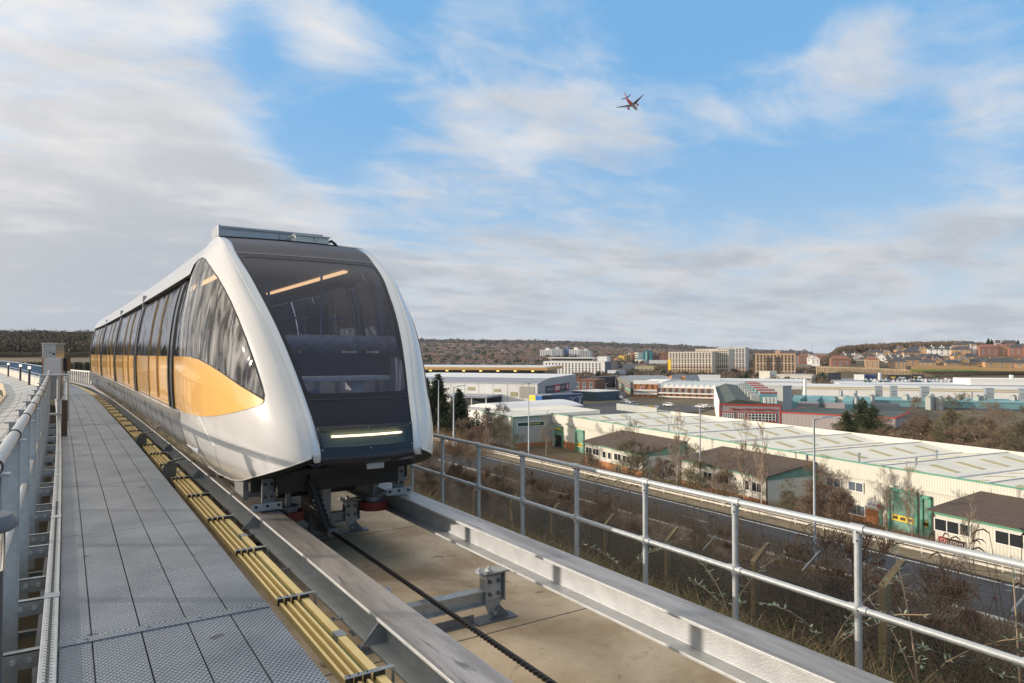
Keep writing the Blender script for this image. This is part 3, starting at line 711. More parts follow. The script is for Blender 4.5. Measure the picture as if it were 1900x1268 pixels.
    for k in range(5):
        patch('roof_panel', rect(cuts[k] + .012, cuts[k + 1] - .012, 2.74, 3.27), [], side(RW, s), ROOFW, train, .12 if k == 0 else .3, flip=fl)
    patch('roof_joint_backing', rect(10.1, 35.45, 2.76, 3.24), [], side(RW, s, -.07), SEALM, train, .3, flip=fl)
    q = MB(); q.sweep([(s * 1.10, 2.735), (s * 1.245, 2.735), (s * 1.245, 2.742), (s * 1.10, 2.742)], [(TX + bend(y) * 1.08, y, 0, 0) for y in np.linspace(10.2, 35.4, 26)]); q.build('eave', SEALM, train)
# roof top
q = MB(); vs = []; fs = []; ys2 = [9.62, 9.8, 10.0, 10.25] + list(np.linspace(10.6, 35.5, 24)); us = np.linspace(-1, 1, 9)
for y in ys2:
    w = .99 if y < 10.1 else .82
    for u in us: vs.append((TX + bend(y) * 1.08 + u * (.99 - .17 * min(1, max(0, (y - 9.9) / .4))), y, 3.205 + (.065 * min(1, (y - 9.62) / .5)) + .02 * (1 - u * u)))
for i in range(len(ys2) - 1):
    for k in range(8): a = i * 9 + k; fs.append((a, a + 1, a + 10, a + 9))
q.add(vs, fs); q.build('roof', ROOFW, train, smooth=True)
q = MB(); q.bx(TX - .93, TX + .52, 10.12, 10.15, 3.20, 3.435); q.bx(TX - .93, TX + .52, 10.15, 10.6, 3.42, 3.435); q.bx(TX - .95, TX - .92, 10.10, 10.6, 3.20, 3.44); rb = q.build('roof_fairing', BOXG, train, bevel=.004)
q = MB(); q.box((TX - .2, 10.115, 3.40), (1.40, .012, .012)); q.box((TX - .12, 10.117, 3.33), (.006, .008, .21)); q.build('fairing_seam', GALVD, rb)
q = MB(); q.bx(TX + .02, TX + .50, 9.78, 10.05, 3.24, 3.335); q.bx(TX + .0, TX + .52, 9.76, 10.07, 3.335, 3.352); bxo = q.build('roof_box', mat('pale_roof_box', (.42, .46, .44), .4), train, bevel=.006)
q = MB(); q.box((TX + .30, 9.76, 3.31), (.022, .015, .06)); q.build('latch', GALVL, bxo)
q = MB(); q.tube([(TX + .52, 9.9, 3.29), (TX + .58, 9.9, 3.315), (TX + .64, 9.9, 3.27), (TX + .66, 9.9, 3.2)], .022, 8); q.build('cable', BLACK, train, smooth=True)
# end wall and interior
q = MB(); q.add([(TX + bend(35.1) * 1.08 + u * w, 35.15, z) for z, w in ((.15, 1.1), (.8, 1.36), (1.6, 1.36), (2.4, 1.27), (2.75, 1.16), (3.2, .9)) for u in (-1, 1)], [(2 * i, 2 * i + 1, 2 * i + 3, 2 * i + 2) for i in range(5)]); q.build('end_wall', SEAL, train)
q = MB(); q.sweep([(-1.25, .40), (1.25, .40), (1.25, .46), (-1.25, .46)], [(TX + bend(y) * 1.08, y, 0, 0) for y in (9.4, 14, 20, 26, 35)]); q.bx(TX - .85, TX + .85, 7.75, 9.4, .40, .46); q.build('cabin_floor', INT, train)
q = MB(); q.sweep([(-1.08, 2.86), (1.08, 2.86), (1.08, 2.89), (-1.08, 2.89)], [(TX + bend(y) * 1.08, y, 0, 0) for y in (9.3, 14, 20, 26, 35)]); q.build('cabin_ceiling', INT, train)
for s in (-1, 1):
    q = MB(); q.sweep([(s * .72 - .035, 2.825), (s * .72 + .035, 2.825), (s * .72 + .035, 2.855), (s * .72 - .035, 2.855)], [(TX + bend(y) * 1.08, y, 0, 0) for y in (9.6, 12, 14)]); q.build('ceiling_light', LED, train)
for yb in (16.6, 22.7, 29):
    for s in (-1, 1):
        q = MB(); q.box((TX + s * .95 + bend(yb), yb, 1.65), (.6, .06, 2.5)); q.build('bulkhead', INT, train)
for X, y in ((-.55, 10.1), (-.15, 10.6), (.62, 10.5), (-.6, 13.2), (.3, 13.4)):
    q = MB(); q.tube([(TX + X, y, .46), (TX + X, y, 2.86)], .019, 10); pl = q.build('grab_pole', BLUE, train, smooth=True)
for X0, X1, y in ((-.9, -.55, 10.1), (-.15, .45, 10.6), (.62, 1.0, 10.5)):
    q = MB(); q.tube([(TX + X0, y, 2.2), (TX + X1, y, 2.2)], .016, 8); q.build('grab_bar', BLUE, train, smooth=True)
# front bench: wrapped backrest, dark back panel, white beam and legs, blue rail
st = empty('bench_seat', (0, 0, 0)); st.parent = train
yb = 8.25
q = MB(); vs = []; xs2 = np.linspace(-.88, .88, 40); nn = 14
for i, x in enumerate(xs2):
    for k in range(nn):
        a = 2 * math.pi * k / nn; rr = .105 + .007 * math.sin(x * 60 + k) + .006 * math.sin(x * 23 + 2 * k)
        vs.append((TX + x, yb + .6 * rr * math.cos(a) + .02 * math.sin(x * 9), 1.785 + rr * .92 * math.sin(a)))
q.add(vs, [(i * nn + k, i * nn + (k + 1) % nn, (i + 1) * nn + (k + 1) % nn, (i + 1) * nn + k) for i in range(39) for k in range(nn)])
q.build('wrapped_backrest', WRAP, st, smooth=True)
q = MB(); q.bx(TX - .80, TX + .82, yb - .015, yb + .02, 1.38, 1.66); q.build('seat_back_panel', INTD, st, bevel=.01)
q = MB(); q.bx(TX - .82, TX + .78, yb - .10, yb + .25, 1.315, 1.372); q.build('seat_beam', INTW, st, bevel=.01)
for X in (-.36, .38):
    q = MB(); q.bx(TX + X - .09, TX + X + .09, yb - .02, yb + .2, .46, 1.315); q.build('seat_leg', INTW, st, bevel=.01)
q = MB(); q.tube([(TX - .78, yb - .12, 1.30), (TX - .76, yb - .14, 1.22), (TX - .66, yb - .15, 1.19), (TX - .2, yb - .15, 1.19)], .018, 10); q.tube([(TX - .2, yb - .15, 1.23), (TX - .2, yb - .15, 1.14)], .026, 10); q.build('seat_rail', BLUE, st, smooth=True)
q = MB(); q.bx(TX - .95, TX + .95, yb + .55, yb + .57, .46, 1.33); q.build('pale_bulkhead', INTW, train)
for k in range(7):
    q = MB(); X = -.8 + .27 * k; q.bx(TX + X, TX + X + .05, yb + .5, yb + .549, .46, 1.33); q.build('bulkhead_rib', INT, train)
q = MB(); q.bx(TX + .50, TX + .86, 10.9, 10.95, 1.75, 2.45); q.build('display_panel', INTD, train)

# ---- running gear under the nose
q = MB(); q.bx(TX - .95, TX + .95, 8.0, 34.5, .10, .40); q.bx(TX - .38, TX + .38, 7.7, 8.0, .22, .40); q.bx(TX - .72, TX + .72, 7.75, 7.95, .10, .46); q.bx(TX - .5, TX + .5, 8.6, 8.8, -.12, .15)
ch = q.build('chassis_frame', DARK, train, bevel=.01)
q = MB()
for i in range(1, 20):
    y = 6.9 + .11 * i; w = .5 + .38 * min(1, i / 9); z = .47 - .35 * min(1, i / 15)
    q.box((TX, y, z + .02), (2 * w, .112, .02))
q.build('belly_pan', DARK, train)
for s in (-1, 1):
    X = TX + s * .78
    bg = empty('bogie', (0, 0, 0)); bg.parent = train
    q = MB(); q.bx(X - .20, X + .22, 8.15, 8.20, .02, .34); q.bx(X - .22, X - .16, 8.12, 8.6, .0, .34); q.build('hanger_plate', GALVD, bg, bevel=.004)
    q = MB(); q.bx(X + s * .0 - .07, X + .07, 7.88, 7.92, -.02, .26); q.build('bolted_lug', GALVD, bg, bevel=.003)
    q = MB(); q.bx(X - .19, X + .13, 7.80, 7.98, -.075, -.065); q.bx(X - .19, X + .13, 7.80, 7.808, -.065, .01); sc = q.build('scraper_shoe', GALV, bg, bevel=.003)
    q = MB()
    for dx in (-.15, -.03, .09): q.tube([(X + dx, 7.80, -.025), (X + dx, 7.785, -.025)], .016, 8)
    for dx in (-.035, .035):
        for z in (.06, .2): q.tube([(X + dx, 7.88, z), (X + dx, 7.86, z)], .015, 8)
    q.build('bolt', DARK, sc)
    for y in (9.3, 10.4):
        q = MB(); q.tube([(X - .11, y, .18), (X + .11, y, .18)], .27, 28); q.build('running_wheel', BLACK, bg, smooth=True)
    Xg = TX + s * .52
    for y in (8.05,):
        q = MB(); q.cyl((Xg, y, -.26), .175, .10, 32); w = q.build('guide_wheel', RED, bg, smooth=True, sharp=50)
        q = MB(); q.cyl((Xg, y, -.16), .11, .03, 24); q.cyl((Xg, y, -.15), .035, .55, 12); q.cyl((Xg, y, -.13), .12, .03, 10); q.build('wheel_hub', GALVD, w, smooth=True, sharp=50)
# coil spring and rope grip
q = MB(); pts = []
for i in range(130):
    a = i * .45; t = i / 129; pts.append((TX - .36 + .15 * t + .055 * math.cos(a), 7.72 - .1 * t, .20 - .50 * t + .055 * math.sin(a) * .6))
q.tube(pts, .016, 6); q.tube([(TX - .36, 7.72, .22), (TX - .20, 7.61, -.34)], .032, 10); q.build('spring_damper', DARK, train, smooth=True)
q = MB(); q.bx(TX - .14, TX - .03, 8.0, 8.9, -.40, .2); q.bx(TX - .18, TX + .0, 8.35, 8.42, -.52, -.30); q.bx(TX - .10, TX + .02, 7.9, 8.9, -.50, -.40); q.tube([(TX - .03, 8.32, -.44), (TX - .03, 8.46, -.44)], .075, 16)
q.bx(TX + .02, TX + .05, 8.2, 8.9, -.30, -.45); q.build('rope_grip', GALVD, train, bevel=.01)
# ================================================================ BEYOND THE TRACK
CY_, SY_ = math.cos(YAW), math.sin(YAW)
def W(r, d): return (r * CY_ + d * SY_, -r * SY_ + d * CY_)
def Wp(px, d): return W((px - 950) / 1267.0 * d, d)
def ztop(py, d): return CAMZ + (657 - py) / 1267.0 * d
def lerp_tab(T, x):
    if x <= T[0][0]: return T[0][1]
    for a, b in zip(T, T[1:]):
        if x <= b[0]: return a[1] + (b[1] - a[1]) * (x - a[0]) / (b[0] - a[0])
    return T[-1][1]
TRK = [(-400, -3.0), (-12, -3.2), (-2, -4.2), (4.28, -4.2), (4.32, -.95), (5.2, -.99), (6.2, -1.35), (9, -2.75), (14, -4.95), (20, -7.6), (30, -11.6), (40, -14.7), (47, -15.4), (61, -15.42), (66, -16.1), (72, -17.1), (78, -18.30), (400, -18.35)]
FAR = [(-900, [(60, -4), (400, 0), (900, 15), (6000, 30)]),
       (0, [(60, -3.6), (170, -2.8), (330, -.6), (400, 2), (560, 14), (800, 16), (7000, 18)]),
       (200, [(60, -4), (170, -3.4), (330, -.6), (400, 2), (560, 13), (800, 15), (7000, 18)]),
       (700, [(60, -18.35), (700, -18.5), (850, -16), (1200, -3), (1700, 15), (2500, 42), (2700, 44), (7000, 30)]),
       (1000, [(60, -18.35), (760, -18.7), (900, -18), (1250, -6), (1700, 9), (2600, 38), (2800, 41), (7000, 30)]),
       (1240, [(60, -18.35), (900, -18.7), (1300, -15), (1800, -2), (2700, 24), (3000, 27), (7000, 30)]),
       (1420, [(60, -18.35), (900, -18.7), (1600, -16), (2600, 1), (3600, 8), (7000, 12)]),
       (1510, [(60, -18.35), (520, -18.4), (600, -17), (1500, -15), (3000, 0), (7000, 8)]),
       (1560, [(60, -18.35), (525, -18.3), (545, -9.2), (640, 1.5), (760, 5), (2000, 3), (7000, 5)]),
       (1700, [(60, -18.35), (525, -18.3), (545, -9.4), (650, 4.2), (760, 9), (2000, 8), (7000, 5)]),
       (1900, [(60, -18.35), (500, -18.3), (520, -9.8), (620, 6.5), (760, 11), (2000, 10), (7000, 5)]),
       (3200, [(60, -18.35), (500, -18), (900, 8), (7000, 5)])]
def H(x, y):
    r = x * CY_ - y * SY_; d = x * SY_ + y * CY_; s = x - bend(min(y, 45))
    ht = lerp_tab(TRK, s)
    dist = math.hypot(r, d)
    if dist < 60: return ht
    if d < 30: px = 3200 if r > 0 else -900; dd = dist
    else: px = max(-900, min(3200, 950 + 1267 * r / d)); dd = d
    for a, b in zip(FAR, FAR[1:]):
        if px <= b[0]:
            t = (px - a[0]) / (b[0] - a[0])
            if a[0] == 200: t = 1.0 if s > 4 else 0.0
            t = min(1, max(0, t)); hf = lerp_tab(a[1], dd) * (1 - t) + lerp_tab(b[1], dd) * t; break
    if s < 75 and px > 200 and dist < 400: return ht
    if px <= 200 and dist < 170: return ht if s < 4 else ht
    return hf
GROUND = mat('rough_grass_ground', (.065, .052, .028), .95, col2=(.15, .115, .065), scale=.09, bump=.5, bscale=2.5, detail=12)
vs = []; fs = []; rad = [2.0]
while rad[-1] < 7500: rad.append(rad[-1] * 1.028)
angs = [R(a) for a in np.concatenate([np.arange(-180, -52, 4.0), np.arange(-52, 52, .4), np.arange(52, 180, 4.0)])]
na = len(angs); vs.append((0, 0, -4.2))
for rr in rad:
    for a in angs:
        x, y = W(rr * math.sin(a), rr * math.cos(a)); vs.append((x, y, H(x, y)))
for k in range(na): fs.append((0, 1 + (k + 1) % na, 1 + k))
for i in range(len(rad) - 1):
    for k in range(na):
        a = 1 + i * na + k; b = 1 + i * na + (k + 1) % na; fs.append((a, b, b + na, a + na))
g = MB(); g.add(vs, fs); tag(g.build('ground', GROUND, smooth=True), kind='structure')
# near verge as a crisp sheet beside the slab
GRASSB = mat('mossy_verge', (.05, .075, .02), .95, col2=(.16, .12, .06), scale=2.2, bump=.6, bscale=30, detail=12)
q = MB(); yy = [-4 + 1.0 * i for i in range(62)]; xs_ = [4.30, 4.7, 5.2, 6.2, 7.5, 9, 11.5, 14]; vs = []
for y in yy:
    for x in xs_: vs.append((x + bend(y), y, lerp_tab(TRK, max(x, 4.33)) + .03 + .05 * math.sin(x * 3 + y * 1.7) * (x > 4.4)))
n = len(xs_); q.add(vs, [(i * n + k, i * n + k + 1, (i + 1) * n + k + 1, (i + 1) * n + k) for i in range(len(yy) - 1) for k in range(n - 1)])
tag(q.build('grass_verge', GRASSB, smooth=True), kind='structure')

# ---- road, kerb, markings
ASPH = mat('asphalt', (.05, .05, .055), .85, var=.25, scale=.6, bump=.2, bscale=20)
WLINE = mat('road_paint', (.62, .62, .60), .7, var=.15, scale=3)
KERB = mat('kerb_stone', (.45, .42, .36), .8, var=.25, scale=1.5)
VERGE = mat('littered_verge', (.15, .12, .065), .95, col2=(.27, .22, .15), scale=.8, bump=.5, bscale=8, detail=12)
def rpath(X, z, y0, y1, st=6): return [(X - .00035 * max(0, y - 60) ** 2 * 1.0, y, z, 0) for y in np.linspace(y0, y1, int((y1 - y0) / st) + 1)]
def strip(name, X0, X1, z, y0, y1, m, kind=None, parent=None):
    q = MB(); q.sweep([(X0, -.05), (X1, -.05), (X1, 0), (X0, 0)], rpath(0, z, y0, y1)); o = q.build(name, m, parent)
    return tag(o, kind=kind) if kind else o
road = strip('road', 50.0, 58.6, -15.33, -60, 190, ASPH, 'structure')
strip('far_verge', 58.65, 62.5, -15.26, -60, 190, VERGE, 'structure')
for a, b in ((50.25, 50.42), (57.9, 58.05)): strip('edge_line', a, b, -15.29, -60, 190, WLINE, None, road)
q = MB()
for i in range(26):
    y = -50 + 9 * i
    if y < 185 and i % 2: x = 54.1 - .00035 * max(0, y - 60) ** 2; q.box((x, y, -15.3255), (.12, 3.6, .006))
q.build('lane_marking', WLINE, road)
q = MB(); q.sweep([(49.7, -.2), (50.0, -.2), (50.0, .10), (49.7, .10)], rpath(0, -15.3, -60, 190)); q.build('kerb', KERB, road)
gr = empty('crash_barrier', (0, 0, 0), label='long pale steel crash barrier along the far side of the road', cat='crash barrier')
BAR = mat('barrier_steel', (.55, .52, .46), .5, .2, var=.12, scale=2)
for z in (-14.62, -14.95):
    q = MB(); q.sweep([(60.6, -.09), (60.68, -.09), (60.72, 0), (60.68, .09), (60.6, .09)], rpath(0, z, -60, 188)); q.build('barrier_rail', BAR, gr)
for i in range(72):
    y = -30 + 3.0 * i; x = 60.8 - .00035 * max(0, y - 60) ** 2; q = MB(); q.box((x, y, -15.0), (.1, .1, .9)); q.build('barrier_post', BAR, gr)
# small litter on the verge
for i in range(16):
    y = 8 + 7.3 * i % 90 + random.random() * 3; x = 59 + 1.3 * random.random(); q = MB(); a = random.random() * 3
    q.tube([(x, y, -15.24), (x + .28 * math.cos(a), y + .28 * math.sin(a), -15.2)], [.05, .03], 6)
    tag(q.build('litter_scrap', mat('litter_white', (.6, .6, .58), .6)), 'pale scrap of litter lying on the verge in front of the crash barrier', 'litter', 'litter on the roadside verge')

# ---- lamp posts
LAMP = mat('lamp_post_grey', (.33, .36, .38), .45, .35, var=.08, scale=3)
def lamp(px, d, ytop, ybase, arm, lab, dbl=False, w=.11):
    x, y = Wp(px, d); z1 = ztop(ytop, d); z0 = ztop(ybase, d) - 1.0
    root = empty('street_lamp', (x, y, z0), -YAW, label=lab, cat='street lamp', group='grey street lamps along the road')
    h = z1 - z0; q = MB(); q.tube([(0, 0, 0), (0, 0, 2.2), (0, 0, 2.25), (0, 0, h)], [w * 1.25, w * 1.2, w, w * .75], 14); p = q.build('pole', LAMP, root, smooth=True)
    for s in ((1, -1) if dbl else (1,)):
        q = MB(); q.tube([(0, 0, h - .12), (s * arm * .35, 0, h + .02), (s * arm * .7, 0, h + .10)], [.05, .045, .04], 8); q.build('arm', LAMP, p, smooth=True)
        q = MB(); a = arm
        q.add([(s * a * .35, -.16, h + .0), (s * a * .95, -.14, h + .13), (s * a * 1.2, -.07, h + .17), (s * a * 1.2, .07, h + .17), (s * a * .95, .14, h + .13), (s * a * .35, .16, h + .0),
               (s * a * .38, -.10, h + .17), (s * a * .95, -.08, h + .22), (s * a * 1.18, -.04, h + .21), (s * a * 1.18, .04, h + .21), (s * a * .95, .08, h + .22), (s * a * .38, .10, h + .17)],
              [(0, 1, 2, 3, 4, 5), (11, 10, 9, 8, 7, 6)] + [(i, (i + 1) % 6 + 0, (i + 1) % 6 + 6, i + 6)[::-1] for i in range(6)])
        q.build('lantern', mat('lantern_grey', (.30, .33, .36), .4, .2), p, smooth=True, sharp=30)
lamp(1509, 55.5, 777, 1047, 1.55, 'tall grey street lamp nearest the camera, lantern reaching right over the white roof')
lamp(1298, 90, 757, 908, -.9, 'grey street lamp rising in front of the second brown annex roof')
lamp(981, 121, 711, 838, 1.3, 'two-armed grey street lamp in front of the pale end of the warehouse', True)
lamp(842, 104, 718, 815, 1.6, 'grey street lamp right of the dark conifers, above the parked van')
lamp(814, 128, 705, 795, -1.2, 'slim grey street lamp standing in front of the dark conifers')

# ---- chain link fence with cranked concrete posts
PCON = mat('lichened_concrete', (.20, .165, .12), .9, col2=(.30, .23, .12), scale=3.5, bump=.5, bscale=30, detail=10)
WIRE = mat('chain_wire', (.13, .125, .12), .6, .4)
fpts = [(7.2, 1.2), (9.15, 5.0), (11.35, 8.75), (13.2, 12.9), (14.6, 17.0), (16.5, 22.5), (18.4, 28.5), (20, 35), (21.5, 42)]
fence = empty('chain_link_fence', (0, 0, 0), label='rusty chain link fence on lichened concrete posts down the bank', cat='fence')
def fz(x, y): return lerp_tab(TRK, x - bend(y))
for i, (x, y) in enumerate(fpts):
    z = fz(x, y); a = math.atan2(3.8, 2.1); h = 1.38
    q = MB(); q.sweep([(-.055, -.055), (.055, -.055), (.055, .055), (-.055, .055)], []) if False else None
    ox, oy = .30 * math.sin(a), -.30 * math.cos(a)
    def ring(px_, py_, pz, w): return [(px_ - w, py_ - w, pz), (px_ + w, py_ - w, pz), (px_ + w, py_ + w, pz), (px_ - w, py_ + w, pz)]
    vs = ring(x, y, z - .6, .062) + ring(x, y, z + h, .058) + ring(x + ox * .9, y + oy * .9, z + h + .34, .042)
    q.add(vs, [(0, 3, 2, 1)] + [(k + 4 * j, (k + 1) % 4 + 4 * j, (k + 1) % 4 + 4 * j + 4, k + 4 * j + 4) for j in (0, 1) for k in range(4)] + [(8, 9, 10, 11)])
    p = q.build('fence_post', PCON, fence, bevel=.012)
    if i in (6,):
        for s in (-1, 1):
            q = MB(); q.tube([(x + s * .5 * .48, y + s * .5 * .87 * 1.4, z - .2), (x, y, z + 1.0)], .045, 6); q.build('post_brace', PCON, p)
q = MB(); cell = .075
for (x0, y0), (x1, y1) in zip(fpts, fpts[1:]):
    L_ = math.hypot(x1 - x0, y1 - y0); z0, z1 = fz(x0, y0), fz(x1, y1); hgt = 1.34; near = y0 < 30; c = cell if near else .12
    def pt(t, zz): return (x0 + (x1 - x0) * t / L_, y0 + (y1 - y0) * t / L_, z0 + (z1 - z0) * t / L_ + zz)
    t = -hgt
    while t < L_:
        for dr in (1, -1):
            a0, a1 = (0, hgt) if dr == 1 else (hgt, 0); ta, tb = t, t + hgt
            za, zb = a0, a1
            if ta < 0: za = a0 + (a1 - a0) * (-ta) / hgt; ta = 0
            if tb > L_: zb = a0 + (a1 - a0) * (L_ - t) / hgt; tb = L_
            if tb > ta: q.tube([pt(ta, za), pt(tb, zb)], .0028 if near else .004, 3, cap=False)
        t += c
ms = q.build('wire_mesh', WIRE, fence)
for k, zz in enumerate((1.36, .7, .03)):
    q = MB()
    q.tube([(x, y, fz(x, y) + zz) for x, y in fpts], .004, 4); q.build('line_wire', WIRE, fence)
for k in range(3):
    q = MB(); t = (k + 1) / 3.3; q.tube([(x + .30 * .876 * t, y - .30 * .48 * t, fz(x, y) + 1.38 + .34 * t) for x, y in fpts], .004, 4); q.build('barbed_wire', WIRE, fence)
for (x, y) in ((8.3, 3.2), (10.3, 7.0), (12.3, 10.9)):
    q = MB(); z = fz(x, y) + 1.36; q.tube([(x, y, z), (x + .28, y - .15, z + .33)], .014, 5); tag(q.build('droplet_bar', GALVL, fence))

# ---- vegetation generators
def noise_dir(rng): v = rng.normal(size=3); return Vector(v / np.linalg.norm(v))
def bare_tree_mesh(seed, h, spread=.55, levels=5, twigs=3, r0=None, up=.35, first=.28, thin=.62, wig=.25, nside=3, mt=0.0):
    rng = np.random.default_rng(seed); trunk = MB(); crown = MB(); r0 = r0 or h * .014
    def grow(p, d, L_, r, lev):
        mb = trunk if lev == 0 else crown; pts = [p]; n = 4 if lev < 2 else 3; cur = p.copy(); dd = d.copy()
        for i in range(n):
            dd = (dd + noise_dir(rng) * wig * (.35 if lev == 0 else 1) + Vector((0, 0, up * .25))).normalized(); cur = cur + dd * (L_ / n); pts.append(cur)
        rr = [max(r * (1 - .55 * i / n), mt) for i in range(n + 1)]
        mb.tube(pts, rr, 7 if lev == 0 else nside, cap=False)
        if lev >= levels: return
        nb = (9 if lev == 0 else twigs + (1 if rng.random() < .5 else 0))
        for k in range(nb):
            t = first + (1 - first) * (k + rng.random() * .8) / nb if lev == 0 else .25 + .75 * (k + rng.random()) / nb
            t = min(.999, t); i = int(t * n); q_ = pts[i].lerp(pts[i + 1], t * n - i)
            ax = noise_dir(rng); side_ = dd.cross(ax).normalized(); nd = (d * (1 - spread) * (1.1 if lev else .8) + side_ * spread + Vector((0, 0, up * .5))).normalized()
            grow(q_, nd, L_ * (thin * (1.15 - .5 * t) if lev else .42 * (1.25 - .75 * t)) * (.8 + .4 * rng.random()), r * (.42 if lev == 0 else .5), lev + 1)
        if lev < 3: grow(cur, (dd + noise_dir(rng) * .3).normalized(), L_ * .45, r * .42, lev + 1)
    grow(Vector((0, 0, -.3)), Vector((0, 0, 1)), h * .72, r0, 0); return trunk, crown
TW1 = mat('brown_twigs', (.19, .135, .09), .9); TW2 = mat('pale_birch_twigs', (.30, .23, .17), .85); TW3 = mat('grey_green_twigs', (.15, .13, .07), .9); TW4 = mat('red_brown_twigs', (.19, .12, .08), .9)
BARK = mat('grey_bark', (.13, .10, .075), .9, var=.25, scale=4); BIRCH = mat('birch_bark', (.45, .40, .34), .8, var=.3, scale=9)
PINE = mat('pine_needles', (.018, .032, .012), .85, col2=(.045, .065, .022), scale=3)
PROTO = {}
def make_tree(kind, seed, h, tw, bark, **k):
    t, c = bare_tree_mesh(seed, h, **k); tm = t.build('trunk', bark, smooth=True); cm = c.build('crown', tw)
    tm_d, cm_d = tm.data, cm.data; bpy.data.objects.remove(tm); bpy.data.objects.remove(cm); PROTO[kind] = (tm_d, cm_d, h)
def put_tree(kind, name, x, y, z, h, label, cat='tree', group=None, rz=None, wide=1.0, tilt=0):
    tm, cm, h0 = PROTO[kind]; s = h / h0; e = empty(name, (x, y, z), random.random() * 6.28 if rz is None else rz, label=label, cat=cat, group=group); e.scale = (s * wide, s * wide, s); e.rotation_euler[0] = tilt
    for nm, md in (('trunk', tm), ('crown', cm)):
        o = bpy.data.objects.new(nm, md); COL.objects.link(o); o.parent = e
    return e
make_tree('birch', 3, 9, TW2, BIRCH, spread=.50, levels=4, twigs=4, up=.55, wig=.18, mt=.010, r0=.085)
make_tree('birch2', 8, 9, TW2, BIRCH, spread=.42, levels=4, twigs=4, up=.7, wig=.2, mt=.010, r0=.08)
make_tree('bushy', 12, 7, TW1, BARK, spread=.68, levels=4, twigs=5, up=.35, first=.05, thin=.8, wig=.3, mt=.012, r0=.10)
make_tree('bushy2', 15, 7, TW3, BARK, spread=.68, levels=4, twigs=5, up=.4, first=.05, thin=.8, wig=.32, mt=.012, r0=.10)
make_tree('bushy3', 18, 7, TW4, BARK, spread=.6, levels=4, twigs=5, up=.5, first=.05, thin=.75, wig=.3, mt=.011, r0=.08)
make_tree('broad', 21, 14, TW1, BARK, spread=.60, levels=5, twigs=4, up=.3, first=.18, thin=.72, mt=.022, r0=.26)
make_tree('broad2', 25, 14, TW3, BARK, spread=.62, levels=5, twigs=4, up=.3, first=.15, thin=.74, mt=.022, r0=.24)
def conifer_mesh(seed, h, w, dense=1.0, ragged=.35, nl=24, leaf=.5):
    rng = np.random.default_rng(seed); t = MB(); t.tube([(0, 0, -.5), (0, 0, h * .5), (0, 0, h * .98)], [h * .018, h * .012, .02], 7); c = MB()
    for i in range(nl):
        f = i / (nl - 1); z = h * (.08 + .9 * f); rad_ = w * (1 - f) ** .75 * (.75 + .5 * rng.random()) + .15; nb = int(8 + 6 * (1 - f))
        for b in range(nb):
            a = 2 * math.pi * (b + rng.random()) / nb; L_ = rad_ * (1 - ragged + 2 * ragged * rng.random() * .8); tip = Vector((math.cos(a) * L_, math.sin(a) * L_, z + L_ * (.05 + .25 * rng.random())))
            base = Vector((0, 0, z)); c.tube([base, tip], [.03, .01], 3, cap=False); m_ = max(3, int(L_ * 9 * dense))
            for k in range(m_):
                u = .2 + .8 * (k + rng.random()) / m_; p = base.lerp(tip, u) + Vector(rng.normal(size=3)) * .10 * (1 + L_ * .25); s_ = leaf * (.35 + .5 * rng.random()) * (1 - .35 * u)
                d1 = Vector((math.cos(a + rng.normal() * .9), math.sin(a + rng.normal() * .9), .25 + .5 * rng.random())).normalized() * s_; d2 = d1.cross(Vector(rng.normal(size=3))).normalized() * s_ * .28
                c.add([p - d2, p + d1, p + d2], [(0, 1, 2)]); c.add([p - d1 * .2, p + d1 * .9 + Vector((0, 0, -.3 * s_)), p + d2 * 1.4 + d1 * .3], [(0, 1, 2)])
    return t, c
def make_con(kind, *a, m=PINE, **k):
    t, c = conifer_mesh(*a, **k); tm = t.build('trunk', BARK, smooth=True); cm = c.build('crown', m); d1, d2 = tm.data, cm.data; bpy.data.objects.remove(tm); bpy.data.objects.remove(cm); PROTO[kind] = (d1, d2, a[1])
make_con('spruce', 5, 14, 3.9, nl=38, leaf=1.0, dense=1.2); make_con('cedar', 6, 14, 6.0, ragged=.55, nl=30, leaf=.85, dense=1.1, m=mat('cedar_needles', (.03, .045, .014), .85, col2=(.07, .085, .03), scale=.8)); make_con('sapling', 9, 4, 1.1, ragged=.3, nl=12, leaf=.4)

def gz(x, y): return H(x, y)
# conifers right of the train
for px, d, yt, wd, lab in ((812, 150, 695, 1.15, 'tall dark conifer behind the slim lamp, tallest of the dark group'), (852, 142, 722, 1.1, 'dark conifer behind the lamp with its lantern arm, right of the dark group'), (790, 156, 702, 1.2, 'dark conifer half hidden by the train nose'), (820, 146, 745, 1.2, 'low wide dark conifer filling the foot of the dark group')):
    x, y = Wp(px, d); z0 = -17; put_tree('spruce', 'conifer_tree', x, y, z0, ztop(yt, d) - z0, lab, 'conifer', 'dark conifers beside the road', wide=wd)
for px, d, yt in ((884, 150, 763), (904, 150, 757), (926, 160, 754), (940, 160, 755)):
    x, y = Wp(px, d); z0 = -17; put_tree('sapling', 'conifer_sapling', x, y, z0, ztop(yt, d) - z0, {884: 'small dark conifer leftmost of the four small ones', 904: 'small dark conifer second from the left of the four small ones', 926: 'small dark conifer taller of the right pair above the warehouse corner', 940: 'small dark conifer rightmost of the four small ones'}[px], 'conifer', 'small conifers before the low white shed', wide=1.3)
for px, d, yt, wd, lab in ((1600, 150, 738, 1.0, 'big spreading green conifer behind the white warehouse roof'), (1570, 146, 762, 1.15, 'lower green conifer leaning left of the big spreading one'), (1618, 144, 752, 1.1, 'green conifer at the right edge of the spreading group'), (1380, 168, 776, .8, 'small round conifer before the red-trimmed office wall')):
    x, y = Wp(px, d); z0 = -18.4; put_tree('cedar', 'conifer_tree', x, y, z0, ztop(yt, d) - z0, lab, 'conifer', None, wide=wd)
